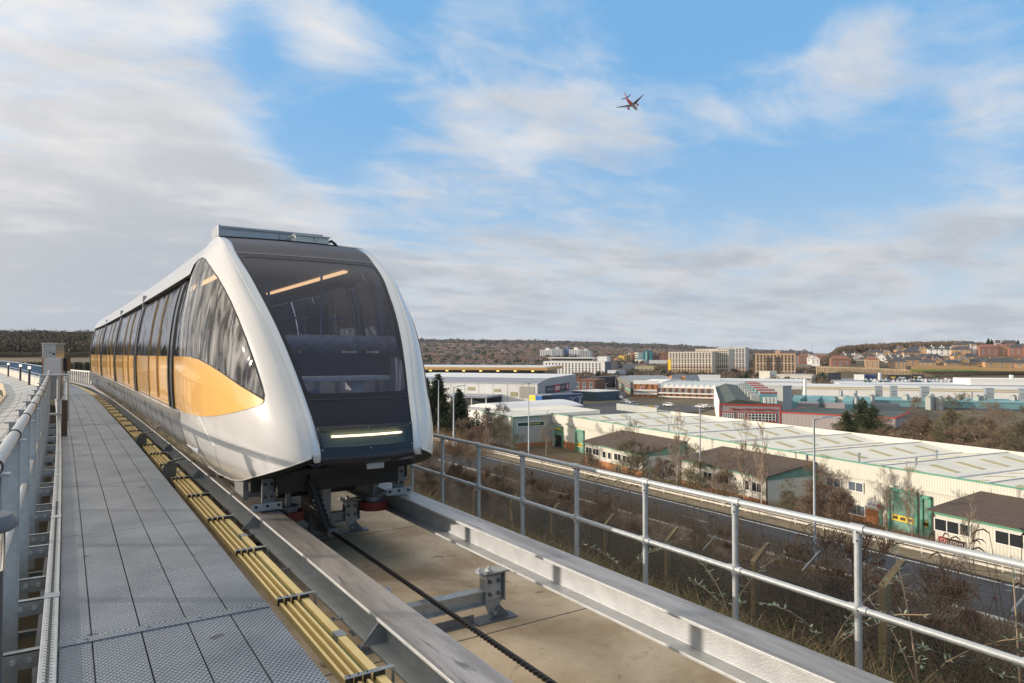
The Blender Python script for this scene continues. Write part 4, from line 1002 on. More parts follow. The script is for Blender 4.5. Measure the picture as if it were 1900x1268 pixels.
# bare trees behind the warehouse to the right
for i, (px, d, yt, k) in enumerate(((1640, 138, 782, 'bushy'), (1712, 132, 757, 'broad'), (1690, 150, 775, 'bushy3'), (1765, 128, 748, 'broad2'), (1745, 120, 790, 'bushy2'), (1800, 150, 765, 'bushy2'), (1835, 140, 758, 'bushy'), (1862, 120, 775, 'bushy'), (1895, 125, 768, 'bushy2'), (1925, 128, 755, 'broad'), (1820, 112, 800, 'bushy'), (1780, 116, 805, 'bushy3'), (1870, 104, 812, 'bushy2'), (1665, 128, 805, 'bushy'), (1602, 132, 800, 'bushy2'), (1710, 118, 815, 'bushy3'), (1555, 140, 795, 'bushy'))):
    x, y = Wp(px, d); z0 = -18.4
    lab = {1712: 'dark branched bare tree behind the warehouse, right of the green conifers', 1765: 'tall olive brown bare tree, tallest behind the warehouse roof', 1925: 'bare tree cut by the right edge of the picture'}.get(px, 'brown leafless thicket tree behind the white warehouse roof')
    put_tree(k, 'bare_tree', x, y, z0, ztop(yt, d) - z0, lab, 'tree', 'leafless trees behind the warehouse', wide=1.25 if k[0] == 'b' and k[1] == 'u' else 1.0)
# birches along the warehouse front
for px, d, yt, k, lab in ((930, 132, 762, 'bushy2', 'bare bushy birch before the pale end wall of the warehouse'), (1012, 128, 778, 'birch', 'thin bare birch before the grey end wall with the dark sign'), (1165, 92, 800, 'bushy2', 'spreading bare tree before the gable of the nearest-left annex'), (1253, 86, 785, 'birch', 'white-stemmed birch between the first and second annex'), (1377, 78, 795, 'birch', 'white-stemmed birch before the second annex, left of a pair'), (1410, 76, 808, 'birch2', 'white-stemmed birch before the second annex gable, right of a pair'), (1530, 70, 872, 'bushy3', 'bare bush tree right of the nearest lamp'), (1560, 69, 888, 'bushy', 'low bare tree under the two dark windows'), (1640, 68, 888, 'birch', 'slim birch left of the large green door'), (1688, 66, 884, 'birch2', 'slim birch in front of the large green door'), (1232, 90, 835, 'bushy3', 'purple brown bush at the left foot of the second annex'), (1290, 84, 838, 'bushy2', 'leafless bush before the second annex wall'), (1340, 80, 850, 'bushy', 'dark leafless bush before the second annex windows'), (1460, 74, 900, 'bushy2', 'leafless bush below the green gable'), (1095, 104, 828, 'bushy', 'leafless bush at the left corner of the first annex'), (1500, 70, 905, 'bushy', 'dense brown bush behind the nearest lamp'), (1795, 58, 935, 'birch2', 'thin twiggy sapling beside the dark name sign'), (890, 125, 775, 'bushy3', 'reddish leafless tree left of the warehouse corner'), (905, 120, 785, 'birch2', 'slim leafless tree left of the warehouse corner'), (868, 118, 785, 'bushy', 'brown leafless tree behind the parked van')):
    x, y = Wp(px, d); z0 = min(-16.2, gz(x, y)) - .3; put_tree(k, 'bare_tree', x, y, z0, ztop(yt, d) - z0, lab, 'tree', None, wide=1.15 if k[:2] == 'bu' else .95)

# ---- undergrowth: thousands of bramble stems, dead twigs and leaves on the bank (uncountable)
rng = np.random.default_rng(5)
def scatter(n, xf, yf, zf, hf, width, lean, seg=2):
    """thin three-sided stems as one big mesh, made with arrays"""
    x = xf(n); y = yf(n); z = zf(x, y); h = hf(n); a = rng.random(n) * 6.283; l = lean * h * (.3 + rng.random(n)); bx, by = np.cos(a) * l, np.sin(a) * l
    P = []
    for k in range(seg + 1):
        t = k / seg; w = width(n) * (1 - .75 * t); cx = x + bx * t ** 1.6; cy = y + by * t ** 1.6; cz = z + h * (t - .18 * t * t)
        for j in range(3):
            th = 2.094 * j; P.append(np.stack([cx + w * math.cos(th), cy + w * math.sin(th), cz], 1))
    V = np.stack(P, 1).reshape(-1, 3); m_ = 3 * (seg + 1); base = np.arange(n) * m_; F_ = []
    for k in range(seg):
        for j in range(3):
            F_.append(np.stack([base + 3 * k + j, base + 3 * k + (j + 1) % 3, base + 3 * k + 3 + (j + 1) % 3, base + 3 * k + 3 + j], 1))
    return V, np.concatenate(F_)
def leafcloud(n, C, spread, size):
    """C: (m,3) centres; n leaves round them"""
    i = rng.integers(0, len(C), n); p = C[i] + rng.normal(size=(n, 3)) * spread; s = size * (.5 + rng.random(n))[:, None]
    a = rng.normal(size=(n, 3)); a /= np.linalg.norm(a, axis=1)[:, None]; b = np.cross(a, rng.normal(size=(n, 3))); b /= np.linalg.norm(b, axis=1)[:, None]
    V = np.stack([p - b * s * .35, p + a * s, p + b * s * .35, p - a * s * .5], 1).reshape(-1, 3); base = np.arange(n) * 4
    return V, np.stack([base, base + 1, base + 2, base + 3], 1)
def npmesh(name, V, F_, m, kind='stuff', parent=None):
    me = bpy.data.meshes.new(name); me.vertices.add(len(V)); me.vertices.foreach_set('co', V.astype(np.float32).ravel()); k = F_.shape[1]
    me.loops.add(F_.size); me.loops.foreach_set('vertex_index', F_.astype(np.int32).ravel()); me.polygons.add(len(F_)); me.polygons.foreach_set('loop_start', np.arange(0, F_.size, k, dtype=np.int32))
    me.update(); me.validate(); me.materials.append(m); o = bpy.data.objects.new(name, me); COL.objects.link(o)
    if parent: o.parent = parent
    return tag(o, kind=kind) if kind else o
TX_ = np.array([t[0] for t in TRK]); TZ_ = np.array([t[1] for t in TRK])
def bendv(y): y = np.minimum(np.maximum(y, 0), 45); return -(.00037 * y ** 2 + np.where(y > 30, .0016 * (y - 30) ** 2, 0))
def zt(x, y): return np.interp(x - bendv(y), TX_, TZ_)
def U(a, b): return lambda n: a + (b - a) * rng.random(n)
TWA = mat('bramble_stems', (.14, .095, .06), .9, col2=(.27, .19, .12), scale=1.3); TWB = mat('dry_grass_stems', (.24, .18, .09), .9, col2=(.34, .25, .13), scale=.7); GLV = mat('bramble_leaves', (.022, .04, .012), .8, col2=(.07, .085, .03), scale=1.7); BLV = mat('dead_leaves', (.12, .05, .022), .85, col2=(.21, .11, .055), scale=2.1)
GRS = mat('verge_grass', (.05, .09, .015), .85, col2=(.13, .17, .045), scale=2.5)
# near bank between handrail and fence and beyond
def near_xy(lo, hi, y0, y1):
    def f(n):
        return lo + (hi - lo) * rng.random(n)
    return f, U(y0, y1)
FX = np.array([f[0] for f in fpts]); FY = np.array([f[1] for f in fpts])
def xf_(y): return np.interp(y, FY, FX)
def beyond(lo, hi):     # x placed lo..hi metres beyond the fence line for a given y
    ys_ = [None]
    return ys_
def stems(n, y0, y1, a, b, hf, w, lean, m, name, pw=1.0):
    y = y0 + (y1 - y0) * rng.random(n); x = xf_(y) + a + (b - a) * rng.random(n) ** pw
    V, F_ = scatter(n, lambda k: x, lambda k: y, zt, hf, lambda k: w * (.7 + .6 * rng.random(k)), lean); npmesh(name, V, F_, m)
stems(9000, -3, 30, -2.6, 0, lambda n: .12 + .35 * rng.random(n) ** 2, .003, .8, TWA, 'low_bramble')
stems(30000, -3, 34, .15, 5, lambda n: .5 + 1.1 * rng.random(n) ** 1.4, .005, .55, TWA, 'bramble_thicket')
stems(46000, -6, 80, 3, 32, lambda n: .8 + 1.7 * rng.random(n) ** 1.5, .010, .5, TWA, 'bank_scrub')
stems(22000, -6, 90, 4, 34, lambda n: .5 + 1.2 * rng.random(n), .009, .35, TWB, 'dry_grass_bank')
def leaves_at(n, per, y0, y1, a, b, z0, z1, sp, size, m, name):
    y = y0 + (y1 - y0) * rng.random(n); x = xf_(y) + a + (b - a) * rng.random(n); C = np.stack([x, y, zt(x, y) + z0 + (z1 - z0) * rng.random(n)], 1); V, F_ = leafcloud(n * per, C, sp, size); npmesh(name, V, F_, m)
leaves_at(2600, 26, -3, 30, .1, 4.5, .05, 1.15, .15, .032, GLV, 'bramble_foliage')
leaves_at(700, 18, -3, 26, -2.4, 0, .02, .22, .12, .028, GLV, 'low_bramble_leaves')
leaves_at(600, 14, -3, 34, .2, 10, .3, 1.4, .18, .035, BLV, 'withered_foliage')
V, F_ = scatter(42000, lambda n: 4.36 + 1.9 * rng.random(n) ** 1.2, U(-2, 26), zt, lambda n: .04 + .13 * rng.random(n), lambda n: .0035 + .002 * rng.random(n), .6); npmesh('grass', V, F_, GRS)
V, F_ = scatter(6500, lambda n: 4.9 + 1.8 * rng.random(n), U(-2, 26), zt, lambda n: .08 + .28 * rng.random(n), lambda n: .003 + .002 * rng.random(n), .9); npmesh('dead_grass', V, F_, TWB)
# leafless shrubs on the bank, each one standing on its own
make_tree('shrub', 51, 2.6, TW1, BARK, spread=.62, levels=4, twigs=5, up=.55, first=.02, thin=.85, wig=.3, mt=.0055, r0=.035)
make_tree('shrub2', 52, 2.6, TW4, BARK, spread=.55, levels=4, twigs=5, up=.6, first=.02, thin=.85, wig=.3, mt=.0055, r0=.03)
make_tree('shrub3', 57, 2.6, TW2, BARK, spread=.66, levels=4, twigs=5, up=.45, first=.02, thin=.85, wig=.35, mt=.0055, r0=.03)
r6 = random.Random(77)
for i in range(150):
    y = -4 + 84 * r6.random() ** 1.15; x = float(xf_(y)) + 1.2 + (30 if y > 12 else 24) * r6.random() ** 1.2
    if x > 47.5: continue
    k = r6.choice(('shrub', 'shrub', 'shrub2', 'shrub3')); lab = {'shrub': 'brown leafless shrub on the bank between mesh fence and road', 'shrub2': 'reddish leafless shrub on the bank between mesh fence and road', 'shrub3': 'pale leafless shrub on the bank between mesh fence and road'}[k]
    put_tree(k, 'bare_shrub', x, y, fz(x, y) - .1, 1.3 + 1.5 * r6.random(), lab, 'shrub', lab.split(' on ')[0] + 's on the bank', wide=1.25)
for i, (px, d, yt) in enumerate(((808, 58, 846), (826, 50, 862), (850, 62, 838), (870, 55, 852), (792, 70, 830), (900, 48, 880), (935, 52, 876), (960, 44, 900), (1010, 46, 905), (800, 46, 872))):
    x, y = Wp(px, d); z = H(x, y) - .2; put_tree(('shrub', 'shrub3', 'shrub2')[i % 3], 'tall_shrub', x, y, z, ztop(yt, d) - z, 'tall leafless shrub rising in front of the road, ' + ('right of the nearest post' if px > 1700 else 'beside the train nose'), 'shrub', 'tall shrubs, ' + ('right' if px > 1700 else 'train nose'), wide=1.0)
# arching buddleia and bramble canes close to the handrail
CANE = mat('pale_cane', (.28, .20, .13), .8); BUD = mat('silvery_leaves', (.17, .22, .15), .7, col2=(.26, .31, .22), scale=6); SEEDH = mat('dry_seed_heads', (.11, .05, .03), .9)
canes = [(6.9, 2.6, 1.5, 'arching pale cane with silvery leaf tufts, right of the nearest handrail post'), (6.6, 4.2, 1.1, 'arching pale cane with silvery leaf tufts, behind the middle tube'), (7.2, 3.6, 1.7, 'tall arching cane with silvery leaf tufts by the mesh fence'), (6.3, 5.2, .9, 'low arching cane with sparse silvery leaves'), (8.2, 2.2, 1.8, 'upright leafy cane near the lower right corner'), (7.6, 1.6, 1.6, 'leafy cane at the lower right edge'), (6.2, 6.8, 1.0, 'low arching cane left of the second handrail post')]
for ci, (x, y, h, lab) in enumerate(canes):
    z = fz(x, y); root = empty('leafy_cane_shrub', (x, y, z), label=lab, cat='shrub', group='arching cane shrubs by the fence'); st_ = MB(); lf = MB(); r_ = np.random.default_rng(40 + ci)
    for b in range(4):
        a = r_.random() * 6.28; l_ = h * (.7 + .6 * r_.random()); pts = [Vector((math.cos(a) * l_ * .8 * t ** 1.5, math.sin(a) * l_ * .8 * t ** 1.5, l_ * (t - .35 * t * t))) for t in np.linspace(0, 1, 7)]
        st_.tube(pts, [.008 * (1 - .7 * i / 6) + .002 for i in range(7)], 4)
        for k in range(26):
            t = .3 + .7 * r_.random(); i = min(5, int(t * 6)); p = pts[i].lerp(pts[i + 1], t * 6 - i)
            d1 = Vector(r_.normal(size=3)); d1.z = abs(d1.z) * .6; d1 = d1.normalized() * (.05 + .05 * r_.random()); d2 = d1.cross(Vector((0, 0, 1))).normalized() * .011
            lf.add([p, p + d1 * .5 + d2, p + d1, p + d1 * .5 - d2], [(0, 1, 2, 3)])
    st_.build('cane', CANE, root); lf.build('foliage', BUD, root)
for ci in range(9):   # tall buddleia with dark curled seed heads standing against the road
    px = (1120, 1175, 1320, 1560, 1690, 1790, 1840, 1880, 1430)[ci]; d = (15, 17, 15, 13, 11.5, 10.5, 9.5, 10, 14)[ci]; x, y = Wp(px, d); z = zt(np.array([x]), np.array([y]))[0]
    topy = (868, 880, 900, 960, 985, 985, 985, 960, 930)[ci]; h = ztop(topy, d) - z
    root = empty('seed_head_shrub', (x, y, z), label='leafless shrub with dark curled seed heads standing up before the road', cat='shrub', group='seed head shrubs before the road'); st_ = MB(); lf = MB(); r_ = np.random.default_rng(80 + ci)
    for b in range(6):
        a = r_.random() * 6.28; l_ = h * (.75 + .3 * r_.random()); sp = .28
        pts = [Vector((math.cos(a) * l_ * sp * t ** 1.3, math.sin(a) * l_ * sp * t ** 1.3, l_ * t)) for t in np.linspace(0, 1, 5)]
        st_.tube(pts, [.010, .008, .006, .005, .004], 4)
        for k in range(1 + (b % 2)):
            p = pts[4].lerp(pts[2], k * .5); aa = a + r_.normal() * .8; e = Vector((math.cos(aa), math.sin(aa), 0)); lf.tube([p, p + e * .07 + Vector((0, 0, .05)), p + e * .15 + Vector((0, 0, .03)), p + e * .21 - Vector((0, 0, .03))], [.008, .012, .010, .004], 5)
    st_.build('stem', TWA, root); lf.build('seed_head', SEEDH, root)
# ================================================================ BUILDINGS
def wmat(name, col, **k): return mat(name, col, k.pop('rough', .8), **k)
CREAM = wmat('cream_cladding', (.58, .57, .50), var=.06, scale=.4, stretch=(1, 1, .2)); CREAMR = wmat('white_sheet_roof', (.68, .655, .57), var=.10, scale=.25, rough=.6, stretch=(1, 1, 1))
GREYC = wmat('grey_green_cladding', (.36, .38, .36), var=.05, scale=.6); GREENT = wmat('jade_trim', (.10, .30, .22)); JADE = wmat('jade_door', (.15, .28, .22), var=.15, scale=1)
BRICK = wmat('orange_brick', (.36, .15, .06), var=.22, scale=1.2); BROWNR = wmat('brown_corrugated_roof', (.085, .058, .042), var=.2, scale=2.0, stretch=(1, 1, 1))
SKYL = wmat('aged_rooflight', (.42, .38, .22), var=.1, scale=2); GUT = wmat('grey_gutter', (.30, .32, .35)); YELS = wmat('yellow_sign', (.75, .52, .03)); WHT = wmat('white_paint_wall', (.76, .75, .71), var=.05, scale=.3)
PANE = mat('dark_window', (.025, .03, .035), .15); PANEB = mat('bluish_window', (.10, .13, .16), .2); FRAME = wmat('white_frame', (.65, .65, .62)); BLK = wmat('black_interior', (.008, .008, .008))
def corr_bump(m, freq, axis=0, strength=.6):
    nt = m.node_tree; b = nt.nodes['Principled BSDF']; tc = nt.nodes.new('ShaderNodeTexCoord'); w = nt.nodes.new('ShaderNodeTexWave'); w.bands_direction = 'XYZ'[axis]; w.inputs['Scale'].default_value = freq
    nt.links.new(tc.outputs['Object'], w.inputs[0]); bp = nt.nodes.new('ShaderNodeBump'); bp.inputs['Strength'].default_value = strength; bp.inputs['Distance'].default_value = .05
    nt.links.new(w.outputs['Fac'], bp.inputs['Height']); nt.links.new(bp.outputs[0], b.inputs['Normal'])
corr_bump(CREAM, 1.1); corr_bump(BROWNR, 1.0, 0, .9); corr_bump(CREAMR, .9, 1, .3)
WMESH = {}
def wmesh(w, h, m, fr=True, t=.06):
    k = (round(w, 2), round(h, 2), m.name, fr)
    if k not in WMESH:
        q = MB(); q.box((0, -t / 2, h / 2), (w, t, h))
        if fr:
            q.mi = 1; f = min(.09, w * .08) + .03
            q.box((0, -t / 2 - .012, -f / 2), (w + 2 * f, t + .024, f)); q.box((0, -t / 2 - .012, h + f / 2), (w + 2 * f, t + .024, f))
            for s in (-1, 1): q.box((s * (w + f) / 2, -t / 2 - .012, h / 2), (f, t + .024, h))
            if w > h * 1.2: q.box((0, -t / 2 - .012, h / 2), (f * .7, t + .02, h))
        o = q.build('window', [m, FRAME] if fr else m); WMESH[k] = o.data; bpy.data.objects.remove(o)
    return WMESH[k]
def window(root, x, y, z, w, h, rz=0.0, m=None, fr=True, name='window', kind=None):
    o = bpy.data.objects.new(name, wmesh(w, h, m or PANE, fr)); COL.objects.link(o); o.parent = root; o.location = (x, y, z); o.rotation_euler = (0, 0, rz)
    return o
class B:
    """a building: local x runs along its front from the left corner, y away from the camera, z up"""
    def __init__(s, name, label, cat, px0, d0, px1, d1, depth, ytop, zb, m, group=None, roofm=None, par=.0):
        x0, y0 = Wp(px0, d0); x1, y1 = Wp(px1, d1); s.L = math.hypot(x1 - x0, y1 - y0); s.rz = math.atan2(y1 - y0, x1 - x0); s.h = ztop(ytop, d1) - zb; s.D = depth
        s.root = empty(name, (x0, y0, zb), s.rz, label=label, cat=cat, group=group); s.m = m
        q = MB(); q.bx(0, s.L, 0, depth, -2, s.h); s.wall = q.build('wall', m, s.root)
        rm = roofm or m
        if par is not None:
            q = MB(); q.bx(-.15, s.L + .15, -.15, depth + .15, s.h, s.h + max(.25, s.h * .012)); q.build('roof', rm, s.root)
    def box(s, nm, m, x0, x1, y0, y1, z0, z1, parent=None):
        q = MB(); q.bx(x0, x1, y0, y1, z0, z1); return q.build(nm, m, parent or s.root)
    def grid(s, nx, nz, x0, x1, z0, z1, w, h, m=None, fr=False, face='front', cap=100, nm='window'):
        pts = []
        for j in range(nz):
            for i in range(nx):
                u = x0 + (x1 - x0) * (i + .5) / nx; z = z0 + (z1 - z0) * (j + .5) / nz - h / 2; pts.append((u, z))
        pts.sort(key=lambda p: -p[1]); rest = MB()
        for k, (u, z) in enumerate(pts):
            if face == 'front': a = (u, -.02, z, 0.0)
            elif face == 'left': a = (-.02, u, z, -math.pi / 2)
            else: a = (s.L + .02, u, z, math.pi / 2)
            if k < cap: window(s.root, a[0], a[1], a[2], w, h, a[3], m, fr, nm)
            else:
                if face == 'front': rest.bx(u - w / 2, u + w / 2, -.08, -.02, z, z + h)
                elif face == 'left': rest.bx(-.08, -.02, u - w / 2, u + w / 2, z, z + h)
                else: rest.bx(s.L + .02, s.L + .08, u - w / 2, u + w / 2, z, z + h)
        if rest.v: tag(rest.build('window_rows', m or PANE, s.root), kind='stuff')
def text(root, body, size, loc, rz, m, name='lettering', ext=.03, tilt=math.pi / 2):
    c = bpy.data.curves.new(name, 'FONT'); c.body = body; c.size = size; c.extrude = ext; c.align_x = 'CENTER'; c.align_y = 'CENTER'
    o0 = bpy.data.objects.new('tmp', c); COL.objects.link(o0); dg = bpy.context.evaluated_depsgraph_get(); me = bpy.data.meshes.new_from_object(o0.evaluated_get(dg)); bpy.data.objects.remove(o0)
    me.materials.clear(); me.materials.append(m); o = bpy.data.objects.new(name, me); COL.objects.link(o); o.parent = root; o.location = loc; o.rotation_euler = (tilt, 0, rz); return o

# ---- long white warehouse
UX, UY = .435, -.900; VX, VY = .900, .435; OR_, OD = 8.86, 149.7; GZ = -18.3; EAVE = -12.35
def upos(px, v=0.0):
    t = (px - 950) / 1267.0
    return (t * (OD + v * VY) - OR_ - v * VX) / (UX - t * UY)
wx, wy = W(OR_, OD); wrz = math.atan2(UY, UX) - YAW
wh = empty('warehouse', (wx, wy, GZ), wrz, label='long low warehouse with white sheet roof, cream walls and jade green trim', cat='warehouse')
# in this frame x runs to the right and nearer, y runs away behind the front
WH_H = EAVE - GZ; WL = 135.0; WD = 26.5; uL = 0.0
q = MB(); q.bx(uL, WL, 0, WD, -2, WH_H); q.build('wall', CREAM, wh)
bay = 11.9; x = uL; RI = .85; k = 0; q = MB(); q2 = MB(); q3 = MB()
while x < WL - 1:
    x1 = min(x + bay, WL); xm = (x + x1) / 2
    q.add([(x, -.25, WH_H + .02), (xm, -.25, WH_H + .02 + RI), (xm, WD, WH_H + .02 + RI), (x, WD, WH_H + .02)], [(0, 1, 2, 3)]); q.add([(xm, -.25, WH_H + .02 + RI), (x1, -.25, WH_H + .02), (x1, WD, WH_H + .02), (xm, WD, WH_H + .02 + RI)], [(0, 1, 2, 3)])
    q2.add([(x, -.0, WH_H - .02), (xm, -.0, WH_H + RI), (x1, -.0, WH_H - .02)], [(0, 1, 2)]); q2.add([(x, WD, WH_H - .02), (xm, WD, WH_H + RI), (x1, WD, WH_H - .02)], [(2, 1, 0)])
    q3.box((xm, WD / 2, WH_H + RI + .05), (.16, WD, .06)); q3.box((x1, WD / 2, WH_H + .08), (.42, WD, .05))
    x = x1; k += 1
q.build('roof', CREAMR, wh); q3.build('ridge_and_gutter', GUT, wh)
# flat fascia up front hides the gable ends
q = MB(); q.bx(uL - .1, WL, -.32, -.26, WH_H - .9, WH_H + RI + .10); q.build('front_fascia', CREAM, wh)
q = MB(); q.bx(uL - .1, WL, -.36, -.2, WH_H + RI + .10, WH_H + RI + .26); q.build('eave_trim', GREENT, wh)
q = MB(); q.bx(uL, WL, WD - .1, WD + .15, WH_H - 1, WH_H + RI + .2); q.build('rear_parapet', CREAM, wh)
nsk = 0; x = uL
while x < WL - 6:
    for half in (0, 1):
        for j in range(5):
            xc = x + bay * (.25 if half == 0 else .75); yc = 3.2 + 4.9 * j; s_ = 1 if half == 0 else -1; L2 = 3.1
            if xc + 2 > WL: continue
            za = WH_H + .055 + RI * (1 - abs(2 * (xc - L2 / 2 - x) / bay - 1)); zb = WH_H + .055 + RI * (1 - abs(2 * (xc + L2 / 2 - x) / bay - 1)); q = MB()
            q.add([(xc - L2 / 2, yc - .55, za), (xc + L2 / 2, yc - .55, zb), (xc + L2 / 2, yc + .55, zb), (xc - L2 / 2, yc + .55, za)] + [(xc - L2 / 2, yc - .55, za - .08), (xc + L2 / 2, yc - .55, zb - .08), (xc + L2 / 2, yc + .55, zb - .08), (xc - L2 / 2, yc + .55, za - .08)], [(0, 1, 2, 3), (0, 4, 5, 1), (1, 5, 6, 2), (2, 6, 7, 3), (3, 7, 4, 0)])
            if nsk < 100: q.build('rooflight', SKYL, wh)
            nsk += 1
    x += bay
for px, v in ((1161, 8), (1168, 7), (1240, 4), (1592, 3), (1735, 14), (1697, 6)):
    u = upos(px, v); q = MB(); q.cyl((u, v, WH_H + .3), .12, 1.3, 8); q.cyl((u, v, WH_H + 1.55), .2, .12, 8); q.build('roof_vent', GALV, wh)
q = MB(); u0, u1 = upos(1143, WD - 3), upos(1218, WD - 3); q.bx(u0, u1, WD - 3, WD - 2.8, WH_H + .2, WH_H + 1.8); q.bx(u0, u0 + .2, WD - 3, WD + 2, WH_H + .2, WH_H + 1.8); q.build('roof_screen', GREYC, wh)
def door(px0, px1, hh, m=JADE, open_=0.0, sign=True):
    u0, u1 = upos(px0, 0), upos(px1, 0); q = MB(); q.bx(u0, u1, -.12, -.01, 0, hh); d_ = q.build('roller_door', m, wh)
    q = MB(); q.bx(u0 - .25, u0, -.3, 0, 0, hh + .3); q.bx(u1, u1 + .25, -.3, 0, 0, hh + .3); q.bx(u0 - .25, u1 + .25, -.3, 0, hh, hh + .3); q.build('door_surround', GREENT, d_)
    if open_: q = MB(); q.bx(u0 + .1, u1 - .1, -.14, -.122, 0, hh * open_); q.build('opening', BLK, d_)
    if sign:
        q = MB(); q.bx(u0 + .2, u1 - .2, -.16, -.125, 1.1, 1.75); sg = q.build('yellow_sign', YELS, d_); q = MB()
        for k in range(3): uu = u0 + (u1 - u0) * (k + .7) / 3.4; q.bx(uu - .3, uu + .3, -.18, -.161, 1.25, 1.6)
        q.build('sign_marks', BROWNR, sg)
door(1031, 1044, 4.1, JADE, .62, False); q = MB(); u0, u1 = upos(1031.5), upos(1043.5); q.bx(u0, u1, -.34, -.13, 3.75, 4.05); q.build('yellow_lintel', YELS, wh)
door(1070, 1083, 4.2); door(1479, 1514, 4.6); door(1650, 1697, 4.4); door(1711, 1722, 4.2)
q = MB(); q.bx(upos(1045), upos(1068), -.06, -.01, 0, 1.5); q.bx(upos(1517), upos(1575), -.06, -.01, 0, 1.6); q.bx(upos(1578), upos(1628), -.06, -.01, 0, 1.7); q.bx(upos(1640), upos(1648), -.06, -.01, 0, 1.6); q.build('brick_plinth', BRICK, wh)
for px, z, w, h in ((1545, 3.5, 1.9, 1.0), (1586, 3.5, 1.9, 1.0), (1588, .7, 2.0, 1.1), (1541, .9, 1.6, .9)): window(wh, upos(px), -.06, z, w, h, 0, PANEB)
q = MB(); q.bx(upos(1628), upos(1634), -.1, -.01, 0, 2.0); q.build('side_door', JADE, wh)
q = MB(); u0 = upos(1606); u1 = upos(1634); q.bx(u0, u1, -.10, -.03, 1.9, 2.7); sgn = q.build('notice_board', FRAME, wh); q = MB(); q.bx(u1 - .6, u1 - .1, -.13, -.101, 2.0, 2.5); q.build('red_square', wmat('sign_red', (.45, .04, .03)), sgn)
q = MB()
for k in range(9): q.bx(u0 + .2 + .3 * k, u0 + .38 + .3 * k, -.118, -.101, 2.15 + .12 * (k % 2), 2.4); 
q.build('blurred_marks', wmat('mark_blue', (.25, .25, .4)), sgn)
q = MB(); u = upos(1499); q.tube([(u, -.45, WH_H - .6), (u, -.45, WH_H + 1.0)], .12, 8); q.build('flue', GUT, wh)
# taller end block at the left with grey gable wall and dark sign
uA = upos(963, -9.5); eb_y = -9.5
e0 = -17.0
q = MB(); q.bx(e0, .0, eb_y, 12, -2, WH_H + .6); eb = q.build('end_block_wall', CREAM, wh)
q = MB(); q.bx(.0, .06, eb_y, -.1, .0, WH_H + .55); q.build('shaded_end_gable', GREYC, wh)  # grey colour stands in for the shade on this face
q = MB(); q.add([(e0 - .2, eb_y - .2, WH_H + .62), (.2, eb_y - .2, WH_H + .62), (.2, 12.2, WH_H + 1.3), (e0 - .2, 12.2, WH_H + 1.3), (e0 - .2, eb_y - .2, WH_H + .5), (.2, eb_y - .2, WH_H + .5), (.2, 12.2, WH_H + .5), (e0 - .2, 12.2, WH_H + .5)], [(0, 1, 2, 3), (0, 4, 5, 1), (1, 5, 6, 2), (2, 6, 7, 3), (3, 7, 4, 0)]); q.build('end_block_roof', CREAMR, wh)
q = MB(); q.bx(e0 - .22, .24, eb_y - .26, eb_y - .16, WH_H + .45, WH_H + .66); q.bx(.06, .22, eb_y - .16, eb_y + .02, 0, WH_H + .5); q.bx(.16, .26, eb_y, -.2, WH_H + .45, WH_H + .66); q.build('end_block_trim', GREENT, wh)
q = MB(); q.bx(.07, .12, eb_y + .8, -2.0, WH_H - 1.6, WH_H - .55); sb = q.build('sign_panel', FRAME, wh); q = MB(); q.bx(.121, .15, eb_y + 1.0, -2.2, WH_H - 1.45, WH_H - .7); q.build('dark_sign', wmat('dark_green_sign', (.01, .05, .035)), sb)
q = MB()
for k in range(4): q.bx(.151, .17, eb_y + 3.5 + .75 * k, eb_y + 4.1 + .75 * k, WH_H - 1.2, WH_H - .92)
q.build('sign_marks', wmat('sign_yellow_green', (.35, .42, .12)), sb)
q = MB(); q.bx(.065, .10, eb_y, -.1, 0, .9); q.build('brick_plinth', BRICK, wh)

